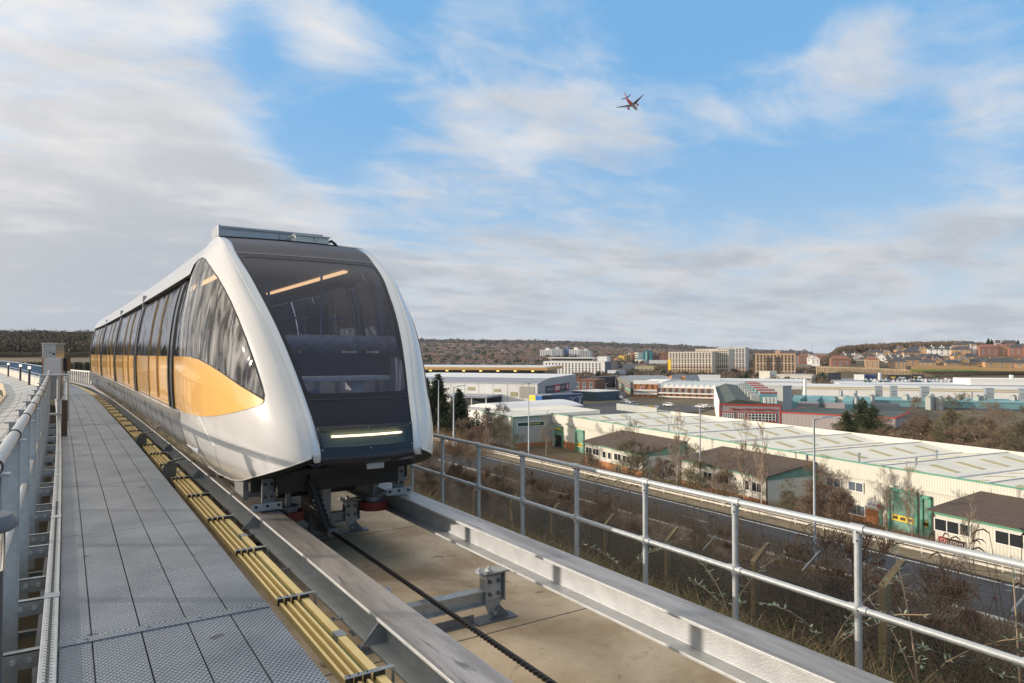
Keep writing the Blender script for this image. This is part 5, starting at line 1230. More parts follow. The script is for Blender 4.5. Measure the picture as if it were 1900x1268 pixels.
def annex(px0, px1, pxe, v0, h1, h2, lab, wins, sign=None, cut=None):
    """brown mono-pitched office block in front of the warehouse"""
    u0, u1 = upos(px0, -v0), upos(px1, -v0); ax, ay = W(OR_ + u0 * UX - v0 * VX, OD + u0 * UY - v0 * VY)
    rt = empty('office_annex', (ax, ay, GZ), wrz, label=lab, cat='office block', group='brown roofed office annexes before the warehouse'); L_ = u1 - u0; D_ = v0 - .36
    q = MB(); q.bx(0, L_, 0, D_, -2, h1); wl = q.build('wall', CREAM, rt)
    q = MB(); q.bx(-.02, L_ + .03, -.04, -.005, -1, h1 * .38); q.build('brick_base', BRICK, rt)
    q = MB(); q.add([(-.3, -.45, h1 + .02), (L_ + .3, -.45, h1 + .02), (L_ + .3, D_, h2), (-.3, D_, h2), (-.3, -.45, h1 - .12), (L_ + .3, -.45, h1 - .12), (L_ + .3, D_, h2 - .14), (-.3, D_, h2 - .14)], [(0, 1, 2, 3), (0, 4, 5, 1), (1, 5, 6, 2), (2, 6, 7, 3), (3, 7, 4, 0), (7, 6, 5, 4)]); q.build('roof', BROWNR, rt)
    q = MB()
    for X in (0, L_): q.add([(X - .06, 0, h1 - .5), (X + .06, 0, h1 - .5), (X + .06, 0, h1 - .05), (X - .06, 0, h1 - .05), (X - .06, D_, h1 - .5), (X + .06, D_, h1 - .5), (X + .06, D_, h2 - .16), (X - .06, D_, h2 - .16)], [(0, 1, 2, 3), (1, 5, 6, 2), (5, 4, 7, 6), (4, 0, 3, 7), (3, 2, 6, 7)])
    q.build('green_gable', JADE, rt)
    q = MB(); q.bx(-.05, L_ + .05, -.10, -.042, h1 - .42, h1 - .10); q.build('green_fascia', GREENT, rt)
    q = MB()
    for X in (.1, L_ - .1): q.tube([(X, -.12, 0), (X, -.12, h1 - .2)], .07, 6)
    q.build('downpipe', BROWNR, rt)
    for (px, z, w, h) in wins: window(rt, upos(px, -v0) - u0, -.03, z, w, h, 0, PANE)
    if sign:
        a, b, z0_, z1_ = sign; a = upos(a, -v0) - u0; b = upos(b, -v0) - u0; q = MB(); q.bx(a, b, -.14, -.05, z0_, z1_); sg = q.build('name_sign', wmat('sign_maroon_black', (.05, .012, .012)), rt)
        q = MB(); q.bx(a + .05, a + (z1_ - z0_), -.16, -.141, z0_ + .04, z1_ - .04); rq = q.build('red_square', wmat('sign_red2', (.40, .02, .03)), sg)
        text(sg, 'G', (z1_ - z0_) * .8, (a + (z1_ - z0_) * .5, -.17, (z0_ + z1_) / 2), 0, FRAME, 'logo_letter'); text(sg, 'GLEDHILL', (z1_ - z0_) * .62, ((a + (z1_ - z0_) + b) / 2, -.15, (z0_ + z1_) / 2), 0, FRAME)
    return rt
annex(1085, 1194, 1215, 8.5, 4.5, 6.0, 'farthest brown roofed office annex, left of the three along the warehouse', [(1093, 2.5, 1.9, 1.0), (1106, 2.5, 1.9, 1.0), (1121, 2.4, .8, 1.0), (1131, 2.4, .8, 1.0), (1146, 2.5, 1.9, 1.0), (1162, 2.5, 1.9, 1.0), (1098, .5, 1.7, 1.0), (1148, .3, 1.7, 1.0)])
annex(1262, 1423, 1472, 8.5, 5.0, 6.2, 'middle brown roofed office annex with a jade gable, behind the birches', [(1313, 2.8, 1.6, 1.0), (1343, 2.9, 1.6, 1.0), (1384, 2.8, 1.0, 1.1), (1403, 2.8, 1.5, 1.1)])
annex(1727, 2080, 2200, 8.5, 5.15, 6.1, 'nearest brown corrugated roof annex bearing the dark maroon name sign', [(1754, 3.3, 2.2, 1.05), (1787, 3.35, .9, 1.0), (1869, 3.4, 2.2, 1.05), (1960, 3.3, 2.2, 1.0)], (1739, 1787, 2.0, 2.75))
tag(text(empty('tmpx', (0, 0, 0)), ' ', 1, (0, 0, 0), 0, FRAME)) if False else None

# parked van behind the barrier
def box_van(px, d, lab, name='parked_van', cat='van', col=None, rz=.4):
    x, y = Wp(px, d); z = gz(x, y)
    rt = empty(name, (x, y, z), rz, label=lab, cat=cat); m = wmat('van_white', (.62, .63, .64), rough=.35)
    q = MB(); q.prism([(-2.4, -.95), (2.4, -.95), (2.4, .95), (-2.4, .95)], .45, 1.4); q.add([(-2.4, -.93, 1.4), (1.6, -.93, 1.4), (1.0, -.82, 2.3), (-2.35, -.82, 2.35), (-2.4, .93, 1.4), (1.6, .93, 1.4), (1.0, .82, 2.3), (-2.35, .82, 2.35)], [(0, 1, 2, 3), (7, 6, 5, 4), (0, 3, 7, 4), (1, 5, 6, 2), (3, 2, 6, 7)]); q.build('body', m, rt, bevel=.08)
    q = MB(); q.add([(1.62, -.8, 1.42), (1.62, .8, 1.42), (1.06, .72, 2.2), (1.06, -.72, 2.2)], [(0, 1, 2, 3)]); q.build('windscreen', PANE, rt)
    for sx in (-1.5, 1.5):
        for sy in (-.9, .9): q = MB(); q.tube([(sx, sy - .1, .35), (sx, sy + .1, .35)], .35, 16); q.build('wheel', BLACK, rt, smooth=True)
    return rt
box_van(858, 150, 'white van roof showing behind the barrier, below the dark conifers')

# ---- low white shed and grey shed
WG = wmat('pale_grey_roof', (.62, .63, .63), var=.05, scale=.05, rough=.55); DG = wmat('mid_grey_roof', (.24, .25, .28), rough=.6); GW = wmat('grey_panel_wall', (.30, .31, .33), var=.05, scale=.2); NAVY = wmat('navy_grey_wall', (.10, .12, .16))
b = B('white_shed', 'low white curved-roof shed between the conifers and the warehouse', 'shed', 869, 195, 941, 181, 28, 763, -19, WHT, roofm=WG)
# its roof: slightly domed sheet over the long axis
b.box('roof_edge', GUT, -.3, b.L + .3, -.4, -.16, b.h - .5, b.h + .3)
b.box('dark_side_band', DG, b.L + .02, b.L + .3, 0, 28, b.h - 1.9, b.h - .0)
q = MB(); n = 12; vs = []
for i in range(n + 1):
    t = i / n; z = b.h + .30 + 1.2 * math.sin(math.pi * t); vs += [(b.L * t, -.2, z), (b.L * t, 28.2, z)]
q.add(vs, [(2 * i, 2 * i + 2, 2 * i + 3, 2 * i + 1) for i in range(n)]); q.add([(b.L * i / n, -.2, b.h + .30 + 1.2 * math.sin(math.pi * i / n)) for i in range(n + 1)], [tuple(range(n, -1, -1))]); q.build('domed_roof', WG, b.root, smooth=True, sharp=30)

sh = B('retail_shed', 'big white and grey retail shed with dark sign band and coloured corner block', 'shed', 690, 298, 997, 272, 60, 713, -19, WHT, roofm=WG)
L_ = sh.L; h_ = sh.h
q = MB(); q.add([(-.3, -.3, h_ + .1), (L_ + .3, -.3, h_ + .1), (L_ + .3, 60, h_ + 3.2), (-.3, 60, h_ + 3.2), (-.3, 14, h_ + 1.9), (L_ + .3, 14, h_ + 1.9)], [(0, 1, 5, 4)]); q.build('roof_slope', DG, sh.root)
q = MB(); q.add([(-.3, 14, h_ + 1.9), (L_ + .3, 14, h_ + 1.9), (L_ + .3, 60, h_ + 2.4), (-.3, 60, h_ + 2.4)], [(0, 1, 2, 3)]); q.build('upper_roof', WG, sh.root)
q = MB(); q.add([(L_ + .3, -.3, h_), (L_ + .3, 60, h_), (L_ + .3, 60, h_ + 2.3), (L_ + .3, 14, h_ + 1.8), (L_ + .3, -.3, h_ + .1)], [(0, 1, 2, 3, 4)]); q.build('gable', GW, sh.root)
for k in range(1, 12): sh.box('panel_joint', wmat('joint_shade', (.35, .35, .34)), L_ * k / 12 - .08, L_ * k / 12 + .08, -.04, -.005, 0, h_)
for f0, f1, z0, z1, mm in ((.60, .645, 5.6, 7, SKYL), (.755, .795, 5.2, 6.4, SKYL), (.85, .89, 3.6, 5.3, SKYL), (.90, .985, 3.0, 7.6, wmat('louvre_beige', (.42, .40, .34)))): sh.box('louvre', mm, L_ * f0, L_ * f1, -.1, -.02, z0, z1)
sh.box('end_wall', GW, L_ + .02, L_ + .25, 0, 60, 0, h_)  # wall greyed to carry the shade of the side facing away from the sun
sb = sh.box('sign_band', wmat('sign_band_dark', (.05, .05, .065)), L_ + .30, L_ + .42, 10, 46, h_ - 4.6, h_ - 1.2)
for y0, y1, mm in ((12, 21, FRAME), (22.5, 31, wmat('sign_red3', (.40, .03, .06))), (32, 40, FRAME), (41.5, 46, MATS['sign_red3'])):
    if mm is FRAME:
        q = MB()
        for k in range(7): yy_ = y0 + (y1 - y0) * k / 7; q.bx(L_ + .43, L_ + .5, yy_, yy_ + .75, h_ - 3.4 + .5 * (k % 2), h_ - 2.3)
        q.build('sign_marks', wmat('faint_letters', (.30, .28, .30)), sb)
    else:
        rr = sh.box('red_sign', mm, L_ + .43, L_ + .5, y0, y1, h_ - 4.4, h_ - 1.3, sb); q = MB()
        for k in range(3 if y1 - y0 > 6 else 1): q.bx(L_ + .51, L_ + .56, y0 + 1 + 2.5 * k, y0 + 2.4 + 2.5 * k, h_ - 3.6, h_ - 2.0)
        q.build('sign_marks', FRAME, rr)
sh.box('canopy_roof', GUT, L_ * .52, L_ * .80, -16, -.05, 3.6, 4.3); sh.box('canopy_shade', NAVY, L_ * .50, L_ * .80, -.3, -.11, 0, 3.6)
for f in (.56, .62, .71, .79): sh.box('canopy_column', WHT, L_ * f, L_ * f + .35, -15.6, -15.2, -2, 3.6)
bl = B('corner_shop', 'yellow and blue clad block standing at the corner of the retail shed', 'shop', 984, 262, 1006, 256, 20, 735, -19, wmat('shop_navy', (.02, .04, .09)), roofm=DG); wmat('sign_blue', (.01, .11, .36))
bl.box('blue_panel', MATS['sign_blue'], bl.L * .5, bl.L + .02, -.3, -.02, 0, bl.h)
bl.box('yellow_panel', wmat('bright_yellow', (.80, .60, .04)), -.3, bl.L * .48, -.3, -.02, 0, bl.h); bl.box('glass_side', wmat('dark_blue_glass', (.015, .04, .09), rough=.2), bl.L + .02, bl.L + .3, 4, 20, .5, bl.h - .6)
for k in range(5): bl.box('blue_fin', MATS['sign_blue'], bl.L + .32, bl.L + .5, 4, 19, .9 + k * 1.1, 1.15 + k * 1.1)
# terminal style office with timber roof edge
of = B('glass_office', 'long dark glass office with overhanging timber roof edge and yellow lamps', 'office', 700, 452, 1008, 428, 60, 688, -19, wmat('dark_glass_wall', (.035, .05, .06), rough=.15), par=None)
of.box('timber_roof', wmat('timber_eave', (.62, .36, .13)), -8, of.L + 4, -9, 60, of.h + .4, of.h + 2.0); of.box('roof_top', WG, -5, of.L + 2, -6, 60, of.h + 2.01, of.h + 2.5)
for k in range(9): of.box('storey_band', GW, 0, of.L, -.3, -.02, 2 + k * 1.6, 2.15 + k * 1.6)
for k in range(30): of.box('mullion', NAVY, of.L * k / 30, of.L * k / 30 + .3, -.4, -.31, 0, of.h)
for k in range(10): of.box('eave_lamp', mat('eave_lamp_glow', (1, .8, .3), .5, emis=(1, .70, .22), estr=1.6), of.L * (k + .4) / 10, of.L * (k + .4) / 10 + 1.6, -5, -4.4, of.h - .6, of.h + .1)
# white hotel
ho = B('hotel', 'white hotel block with rows of square dark windows and a set back top floor', 'hotel', 1008, 644, 1122, 620, 20, 671.5, -22, WHT)
ho.grid(17, 6, 1.5, ho.L - 3, ho.h * .18, ho.h * .93, 1.35, 1.5, PANE, False, cap=100)
ho.box('shaded_side_wall', NAVY, ho.L + .02, ho.L + .4, 0, 20, 0, ho.h)  # white block's right side coloured navy to paint in its shade
ho.box('penthouse', GREYC, ho.L * .10, ho.L * .80, 3, 17, ho.h + .2, ho.h + 3.0); ho.box('penthouse_roof', WHT, ho.L * .07, ho.L * .83, 1, 18, ho.h + 3.0, ho.h + 3.7); ho.box('penthouse_glass', PANE, ho.L * .12, ho.L * .79, 2.9, 2.98, ho.h + .9, ho.h + 2.4)
# brick block with dark neighbour, and small street objects
bb = B('brick_block', 'small red brown brick block with white windows right of the retail shed', 'building', 1064, 366, 1104, 361, 18, 706, -20, wmat('dark_brick', (.17, .075, .045), var=.2, scale=.7))
bb.grid(3, 2, .5, bb.L - .5, 1.5, bb.h - 1.0, 1.4, 2.2, PANEB, True); bb.box('chimney', bb.m, 1, 2.2, 3, 4.2, bb.h, bb.h + 2)
bb2 = B('dark_block', 'dark blue grey stepped block beside the brown brick block', 'building', 1090, 400, 1109, 396, 40, 701, -20, wmat('dark_render', (.06, .055, .06))); bb2.grid(3, 3, .3, bb2.L - .3, 1, bb2.h - .5, 1, 1.6, PANE, False)
b = B('blue_shed', 'low dark teal shed with pale roof edge in front of the brick block', 'shed', 1062, 300, 1106, 290, 16, 728, -19, wmat('dark_teal', (.03, .07, .09)), roofm=WHT)
# tower blocks behind the hotel
for px0, px1, d, yt, m1, lab in ((1002, 1024, 1150, 650, WHT, 'white flats wrapped in blue sheeting below, leftmost behind the hotel'), (1021, 1041, 1180, 648, wmat('grey_white_panel', (.50, .49, .48)), 'grey white flats beside the leftmost blue wrapped block'), (1043, 1058, 1190, 650, wmat('blue_sheeting', (.05, .17, .42)), 'narrow tower fully wrapped in blue sheeting'), (1056, 1076, 1160, 649, WHT, 'white tower block right of the blue wrapped tower'), (1074, 1094, 1140, 651, MATS['grey_white_panel'], 'rightmost white flats behind the hotel penthouse')):
    t = B('tower_block', lab, 'tower block', px0, d + 7, px1, d, 18, yt, -18, m1, group='tower blocks behind the hotel'); t.grid(6, 9, .8, t.L - .8, 10, t.h - .5, 1.6, 1.4, PANEB, False)
    if px0 == 1002: t.box('blue_sheeting', wmat('blue_sheeting2', (.05, .17, .42)), -.2, t.L + .2, -.35, -.05, 0, t.h - 14)
    t.box('lift_house', m1, t.L * .4, t.L * .7, 4, 10, t.h, t.h + 3.5)
# low mixed centre
TEAL = wmat('teal_cladding', (.015, .16, .20)); 
for px0, px1, d, yt, m1, lab, wn in ((1147, 1158, 1000, 660, wmat('ochre_render', (.62, .38, .09)), 'ochre yellow block, leftmost of the coloured flats', 0), (1158, 1170, 1010, 658, wmat('tan_render', (.42, .28, .15)), 'tan flats right of the ochre block', 1), (1170, 1182, 1020, 656, wmat('orange_render', (.45, .18, .07)), 'orange and white flats', 1), (1178, 1184, 1000, 655, WHT, 'narrow white stair tower beside the orange flats', 1), (1193, 1209, 980, 651, TEAL, 'teal clad tower with a pale window strip', 0), (1208, 1222, 1010, 659, wmat('plum_brick', (.20, .07, .05)), 'plum brick flats right of the teal tower', 1), (1225, 1240, 960, 655, wmat('rust_brick', (.27, .12, .06)), 'rust brick block left of the cream student tower', 1), (1184, 1194, 1060, 661, wmat('slate_render', (.10, .12, .16)), 'slate blue block left of the teal tower', 1), (1139, 1150, 1030, 665, wmat('pink_render', (.45, .22, .14)), 'small pinkish block at the left of the coloured flats', 0)):
    t = B('flats_block', lab, 'flats', px0, d + 4, px1, d, 16, yt, -19, m1)
    if wn: t.grid(3, 6, .3, t.L - .3, 4, t.h - .5, 1.5, 1.8, PANE, False)
    if m1 is TEAL: t.box('window_strip', wmat('pale_teal', (.25, .50, .45)), t.L * .30, t.L * .48, -.3, -.05, 4, t.h - 1); t.box('dark_strip', wmat('deep_teal', (.008, .05, .09)), t.L * .55, t.L * .68, -.3, -.05, 2, t.h - .5)
for px0, px1, d, yt, m1, lab in ((1108, 1145, 740, 671, wmat('brown_grey_deck', (.11, .10, .10)), 'low dark grey deck building right of the hotel'), (1127, 1143, 560, 688, wmat('pale_blue_shed', (.40, .43, .48)), 'small pale blue shed right of the hotel corner'), (1155, 1181, 700, 678, wmat('slate_shed_roof', (.08, .10, .13)), 'low slate grey shed among the bare trees'), (1178, 1212, 690, 680, SKYL, 'long cream low building among the bare trees'), (1108, 1126, 900, 662, WHT, 'white curved-front hall behind the hotel'), (1178, 1192, 900, 668, CREAM, 'white low hall below the slate blue block'), (1204, 1238, 860, 669, WG, 'white flat hall below the rust brick block'), (1158, 1182, 600, 698, WHT, 'thin white canopy building beyond the scaffolded wing')):
    t = B('low_hall', lab, 'building', px0, d + 6, px1, d, 14, yt, -18.6, m1); t.grid(4, 1, 1, t.L - 1, t.h * .3, t.h * .8, 2, t.h * .2, PANEB, False)

# ---- cream student towers
CT = wmat('cream_panel', (.60, .54, .44), var=.03, scale=.1); CT2 = wmat('warm_cream_panel', (.55, .42, .27)); BR2 = wmat('tan_panel', (.42, .29, .18))
def slabtower(px0, d0, px1, d1, dep, yt, lab, nx, nz, band=None, group=None, ww=1.5, rightn=0, m1=None, zb=-19, yl=False):
    t = B('tower_block', lab, 'tower block', px0, d0, px1, d1, dep, yt, zb, m1 or CT, group=group); fh = t.h / (nz + 1)
    t.grid(nx, nz, .8, t.L - .8, fh * .8, t.h - fh * .5, t.L / nx * .46, fh * .74, PANE, False, cap=90 if rightn else 100)
    if rightn: t.grid(rightn, nz, 1, dep - 1, fh * .8, t.h - fh * .5, dep / rightn * .4, fh * .74, PANE, False, face='right', cap=10)
    if band: t.box('lower_band', BR2, -.1, t.L + .1, -.012, -.004, 0, t.h * band); 
    for k in range(1, nz, 3): t.box('string_course', FRAME, -.12, t.L + .12, -.16, -.013, fh * (k + .30), fh * (k + .30) + .35)
    if yl: t.box('yellow_corner', wmat('bright_yellow2', (.85, .55, .02)), -.2, t.L * .06, -.3, -.17, t.h * .25, t.h * .70)
    return t
slabtower(1240, 632, 1321, 612, 20, 653.5, 'cream slab tower with yellow corner strip, nearest of the student towers', 14, 13, .42, 'cream student towers', yl=True, m1=CT)
slabtower(1317, 628, 1352, 620, 24, 649.5, 'cream tower stepped up behind the slab with the yellow corner', 8, 14, .40, 'cream student towers', m1=CT)
slabtower(1330, 664, 1383, 652, 20, 645.5, 'tallest cream tower, rightmost of the student towers', 9, 15, .35, 'cream student towers', m1=wmat('light_grey_panel', (.55, .53, .50)), zb=-21)
slabtower(1290, 690, 1332, 682, 14, 648, 'cream tower top showing behind the two nearer ones', 6, 6, None, 'cream student towers', zb=-19)
ta = slabtower(1401, 605, 1476, 593, 24, 656.5, 'tan brick apartment block with dark balcony columns', 11, 7, None, None, m1=wmat('tan_brick_wall', (.50, .34, .20), var=.06, scale=.2), zb=-17)
for f in (.28, .33, .52, .58): ta.box('balcony_column', wmat('balcony_dark', (.09, .06, .04)), ta.L * f, ta.L * f + 1.5, -.5, -.17, 2, ta.h - 3)
ta.box('dark_flank', MATS['balcony_dark'], -2.0, -.02, 2, 10, 0, ta.h - 6); ta.box('penthouse', MATS['tan_brick_wall'], ta.L * .5, ta.L * .62, 4, 12, ta.h, ta.h + 2.5)
b = B('low_cream_building', 'low cream flat roofed buildings below the tan apartment block', 'building', 1408, 480, 1428, 474, 10, 690, -18, CREAM); b = B('low_cream_building', 'long low cream hall right of the tan apartment block', 'building', 1430, 476, 1506, 462, 14, 697, -18, CREAM); b.grid(8, 1, 1, b.L - 1, 1, 4, 2, 1, PANEB, False)

# ---- brick factory with sawtooth roof and scaffolding
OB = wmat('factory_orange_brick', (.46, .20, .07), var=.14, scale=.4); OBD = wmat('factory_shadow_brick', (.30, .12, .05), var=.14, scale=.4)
fa = B('brick_factory', 'plain orange brick factory front with white bands and round emblem', 'factory', 1176, 316, 1219, 312.5, 60, 713.5, -19, OB, roofm=WHT)
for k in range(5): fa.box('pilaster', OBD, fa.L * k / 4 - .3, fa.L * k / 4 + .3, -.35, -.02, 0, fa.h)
for z in (.38, .66): fa.box('white_band', WHT, 0, fa.L, -.5, -.36, fa.h * z * .78, fa.h * z * .78 + .9)
fa.box('parapet', WHT, -.2, fa.L + .2, -.2, 3, fa.h - .0, fa.h + 1.6); q = MB(); q.tube([(fa.L * .36, -.45, fa.h * .74), (fa.L * .36, -.52, fa.h * .74)], .9, 20); em = q.build('round_emblem', FRAME, fa.root); q = MB(); q.tube([(fa.L * .36, -.53, fa.h * .74), (fa.L * .36, -.57, fa.h * .74)], .62, 16); q.build('emblem_centre', MATS['sign_red'], em)
fb = B('brick_factory', 'lower brick factory run with tall white window frames and sawtooth roof', 'factory', 1219.5, 313, 1326, 301, 40, 722, -19, OB, roofm=WHT)
nw = 9
for k in range(nw + 1): fb.box('pilaster', MATS['dark_brick'], fb.L * k / nw - .5, fb.L * k / nw + .5, -.5, -.02, 0, fb.h)
for k in range(nw): window(fb.root, fb.L * (k + .5) / nw, -.02, fb.h * .60, fb.L / nw * .62, fb.h * .30, 0, PANE, True)
for k in range(nw):
    for j in range(3): fb.box('glazing_bar', FRAME, fb.L * (k + .5) / nw - fb.L / nw * .31, fb.L * (k + .5) / nw + fb.L / nw * .31, -.14, -.09, fb.h * (.62 + .09 * j), fb.h * (.62 + .09 * j) + .15)
    for j in (-1, 1): fb.box('glazing_bar', FRAME, fb.L * (k + .5) / nw + j * fb.L / nw * .12, fb.L * (k + .5) / nw + j * fb.L / nw * .12 + .15, -.14, -.09, fb.h * .6, fb.h * .9)
for z in (.5, .18): fb.box('white_band', WHT, 0, fb.L, -.62, -.51, fb.h * z, fb.h * z + .6)
q = MB(); nt_ = 13; Lt = fb.L * 1.35
for k in range(nt_):
    x0 = -fb.L * .02 + Lt * k / nt_; x1 = x0 + Lt / nt_
    q.add([(x0, .5, fb.h + .3), (x1, .5, fb.h + .3), (x0 + (x1 - x0) * .62, .5, fb.h + 2.1), (x0, 38, fb.h + .3), (x1, 38, fb.h + .3), (x0 + (x1 - x0) * .62, 38, fb.h + 2.1)], [(0, 1, 2), (5, 4, 3), (0, 2, 5, 3), (1, 4, 5, 2), (0, 3, 4, 1)])
q.build('sawtooth_roof', WHT, fb.root)
for k, (px, w) in enumerate(((1250, 14), (1274, 12))):
    t = B('gabled_brick_hall', ('brick gable with steep roof behind the factory, left of two', 'brick gable with steep roof behind the factory, right of two')[k], 'building', px - 22, 385, px + 2, 378, 12, 712, -18, OB, par=None)
    q = MB(); q.add([(0, 0, t.h), (t.L, 0, t.h), (t.L * .72, 0, t.h + 4.6), (0, 12, t.h), (t.L, 12, t.h), (t.L * .72, 12, t.h + 4.6)], [(0, 1, 2), (5, 4, 3), (0, 2, 5, 3)]); q.build('gable', OB, t.root); q = MB(); q.add([(t.L, -.3, t.h), (t.L, 12, t.h), (t.L * .72, 12, t.h + 4.7), (t.L * .72, -.3, t.h + 4.7)], [(0, 1, 2, 3)]); q.build('roof', GW, t.root)
for px in (1238, 1247):
    x, y = Wp(px, 372); q = MB(); q.cyl((0, 0, 0), .55, ztop(700, 372) + 19, 12); tag(q.build('chimney_flue', GALV, loc=(x, y, -19)), {1238: 'slim grey factory flue, left of the pair', 1247: 'slim grey factory flue, right of the pair'}[px], 'chimney')
# scaffolded wing
sc = B('scaffolded_wing', 'factory wing wrapped in scaffolding with turquoise and yellow netting', 'building', 1141, 440, 1175, 334, 30, 710, -19, wmat('net_grey', (.22, .24, .26)))
for k, (c, z0, z1) in enumerate(((wmat('net_teal', (.12, .22, .24)), .82, .97), (wmat('net_mauve', (.26, .22, .32)), .66, .78), (wmat('net_slate', (.12, .16, .21)), .50, .62), (wmat('net_turquoise', (.10, .50, .42)), .36, .50), (MATS['net_slate'], .22, .33), (wmat('net_yellow', (.50, .38, .12)), .0, .20))):
    sc.box('netting_lift', c, sc.L * (.0 if k != 3 else .15), sc.L, -1.4, -1.2, sc.h * z0, sc.h * z1)
for k in range(7): sc.box('scaffold_board', wmat('board_tan', (.42, .30, .18)), -.5, sc.L + .5, -1.7, -1.41, sc.h * (.18 + .135 * k), sc.h * (.18 + .135 * k) + .22)
for k in range(16): sc.box('scaffold_pole', GALV, sc.L * k / 15 - .05, sc.L * k / 15 + .05, -1.85, -1.75, -1, sc.h + 1)

# ---- panelled office with red trim and long lettering
PG = wmat('pinkish_grey_panel', (.33, .29, .285), var=.04, scale=.15); RED2 = wmat('red_trim', (.48, .05, .035)); GRR = wmat('dark_green_felt_roof', (.055, .07, .06), var=.2, scale=.2); TL = wmat('faded_teal_cladding', (.16, .33, .35), var=.08, scale=.2)
corr_bump(PG, .35, 0, .4)
vh = B('panelled_office', 'pinkish grey panelled office with red trim, red lettering and green felt roof', 'office', 1335, 178, 1447, 174, 96, 754, -19.5, PG, par=None)
L_, h_ = vh.L, vh.h
vh.box('red_eave', RED2, -.1, L_ + .1, -.16, .1, h_, h_ + .35); vh.box('red_corner', RED2, -.12, .14, -.16, -.01, 0, h_); vh.box('red_corner', RED2, L_ - .14, L_ + .12, -.16, -.01, 0, h_); vh.box('white_side', WHT, -.3, -.02, 0, 96, -1, h_ + 1)
q = MB(); q.add([(0, .1, h_ + .02), (L_, .1, h_ + .02), (L_, 96, h_ + .1), (0, 96, h_ + .1), (L_ * .28, .1, h_ + 1.6), (L_ * .28, 96, h_ + 1.7)], [(0, 4, 5, 3), (4, 1, 2, 5), (0, 1, 4)]); q.build('roof', GRR, vh.root)
for px0, px1, z0, z1, n in ((1341, 1361, .52, .76, 5), (1370, 1381, .52, .76, 3), (1388, 1438, .50, .76, 8), (1388, 1438, .02, .15, 8)):
    f0, f1 = (px0 - 1335) / 112, (px1 - 1335) / 112; fr_ = vh.box('window_surround', RED2, L_ * f0 - .25, L_ * f1 + .25, -.10, -.02, h_ * z0 - .25, h_ * z1 + .25); vh.box('window', PANE, L_ * f0, L_ * f1, -.14, -.101, h_ * z0, h_ * z1, fr_)
    q = MB()
    for k in range(n + 1): xx = L_ * (f0 + (f1 - f0) * k / n); q.bx(xx - .1, xx + .1, -.18, -.141, h_ * z0, h_ * z1)
    for k in range(3 if z1 - z0 > .2 else 1): zz = h_ * (z0 + (z1 - z0) * (k + .5) / 3); q.bx(L_ * f0, L_ * f1, -.176, -.142, zz, zz + .14)
    q.build('glazing_bars', FRAME, fr_)
text(vh.root, 'Home of the Vauxhall Vivaro', .98, (L_ * .56, -.2, h_ * .885), 0, wmat('lettering_red', (.42, .02, .03)), ext=.05)
# stepped teal dormers on its roof
for k in range(6):
    x0 = L_ * .62 + 1.2 * (5 - k) * -.35; y0 = 6 + 14 * k; q = MB(); q.bx(L_ * .70, L_ * .99, y0, y0 + 6, h_, h_ + 3.1); dm = q.build('roof_dormer', TL, vh.root); vh.box('dormer_trim', RED2, L_ * .695, L_ * .995, y0 - .2, y0 - .02, h_ + 3.0, h_ + 3.2, dm); vh.box('dormer_top', PG, L_ * .695, L_ * .995, y0 - .01, y0 + 6.1, h_ + 3.1, h_ + 3.3, dm); vh.box('plant_box', GREYC, L_ * .55, L_ * .695, y0 + .5, y0 + 4, h_, h_ + 2.5, dm)
for k in range(4): vh.box('roof_unit', FRAME, L_ * (.74 + .06 * k), L_ * (.78 + .06 * k), -.0 + 2.5, 4, h_ + .5, h_ + 2.0)
wg = B('low_grey_wing', 'low pinkish grey wing with red roof edge right of the lettered office', 'building', 1447.5, 174, 1660, 158, 20, 777, -19.5, PG, roofm=RED2)
wg.box('flat_roof', GRR, .3, wg.L - .3, .3, 19.7, wg.h + .26, wg.h + .30)
ctw = B('grey_plant_tower', 'square grey louvred tower rising behind the lettered office', 'plant tower', 1437, 205, 1452, 203, 5, 718, -19, GREYC)
# teal roofs and grey roof
tr_ = B('teal_roofed_works', 'low works with faded teal folded roofs behind the grey wing', 'factory', 1450, 205, 1680, 190, 60, 776, -19.5, wmat('works_dark_roof', (.07, .07, .065), var=.3, scale=.1)); hh = tr_.h
for k in range(5): tr_.box('teal_roof', TL, tr_.L * (.02 + .155 * k), tr_.L * (.11 + .155 * k), 18, 44, hh + .3, hh + 3.2); 
for k in range(2): tr_.box('grey_cabin', PG, tr_.L * (.13 + .22 * k), tr_.L * (.30 + .22 * k), 4, 12, hh + .3, hh + 3.0)
tl2 = B('teal_bridge_roof', 'long faded teal roof band running behind the bare trees', 'building', 1452, 262, 1925, 236, 22, 749.5, -19.5, TL, roofm=TL); tl2.box('dark_underside', NAVY, 0, tl2.L, -.3, -.02, 0, tl2.h * .5)
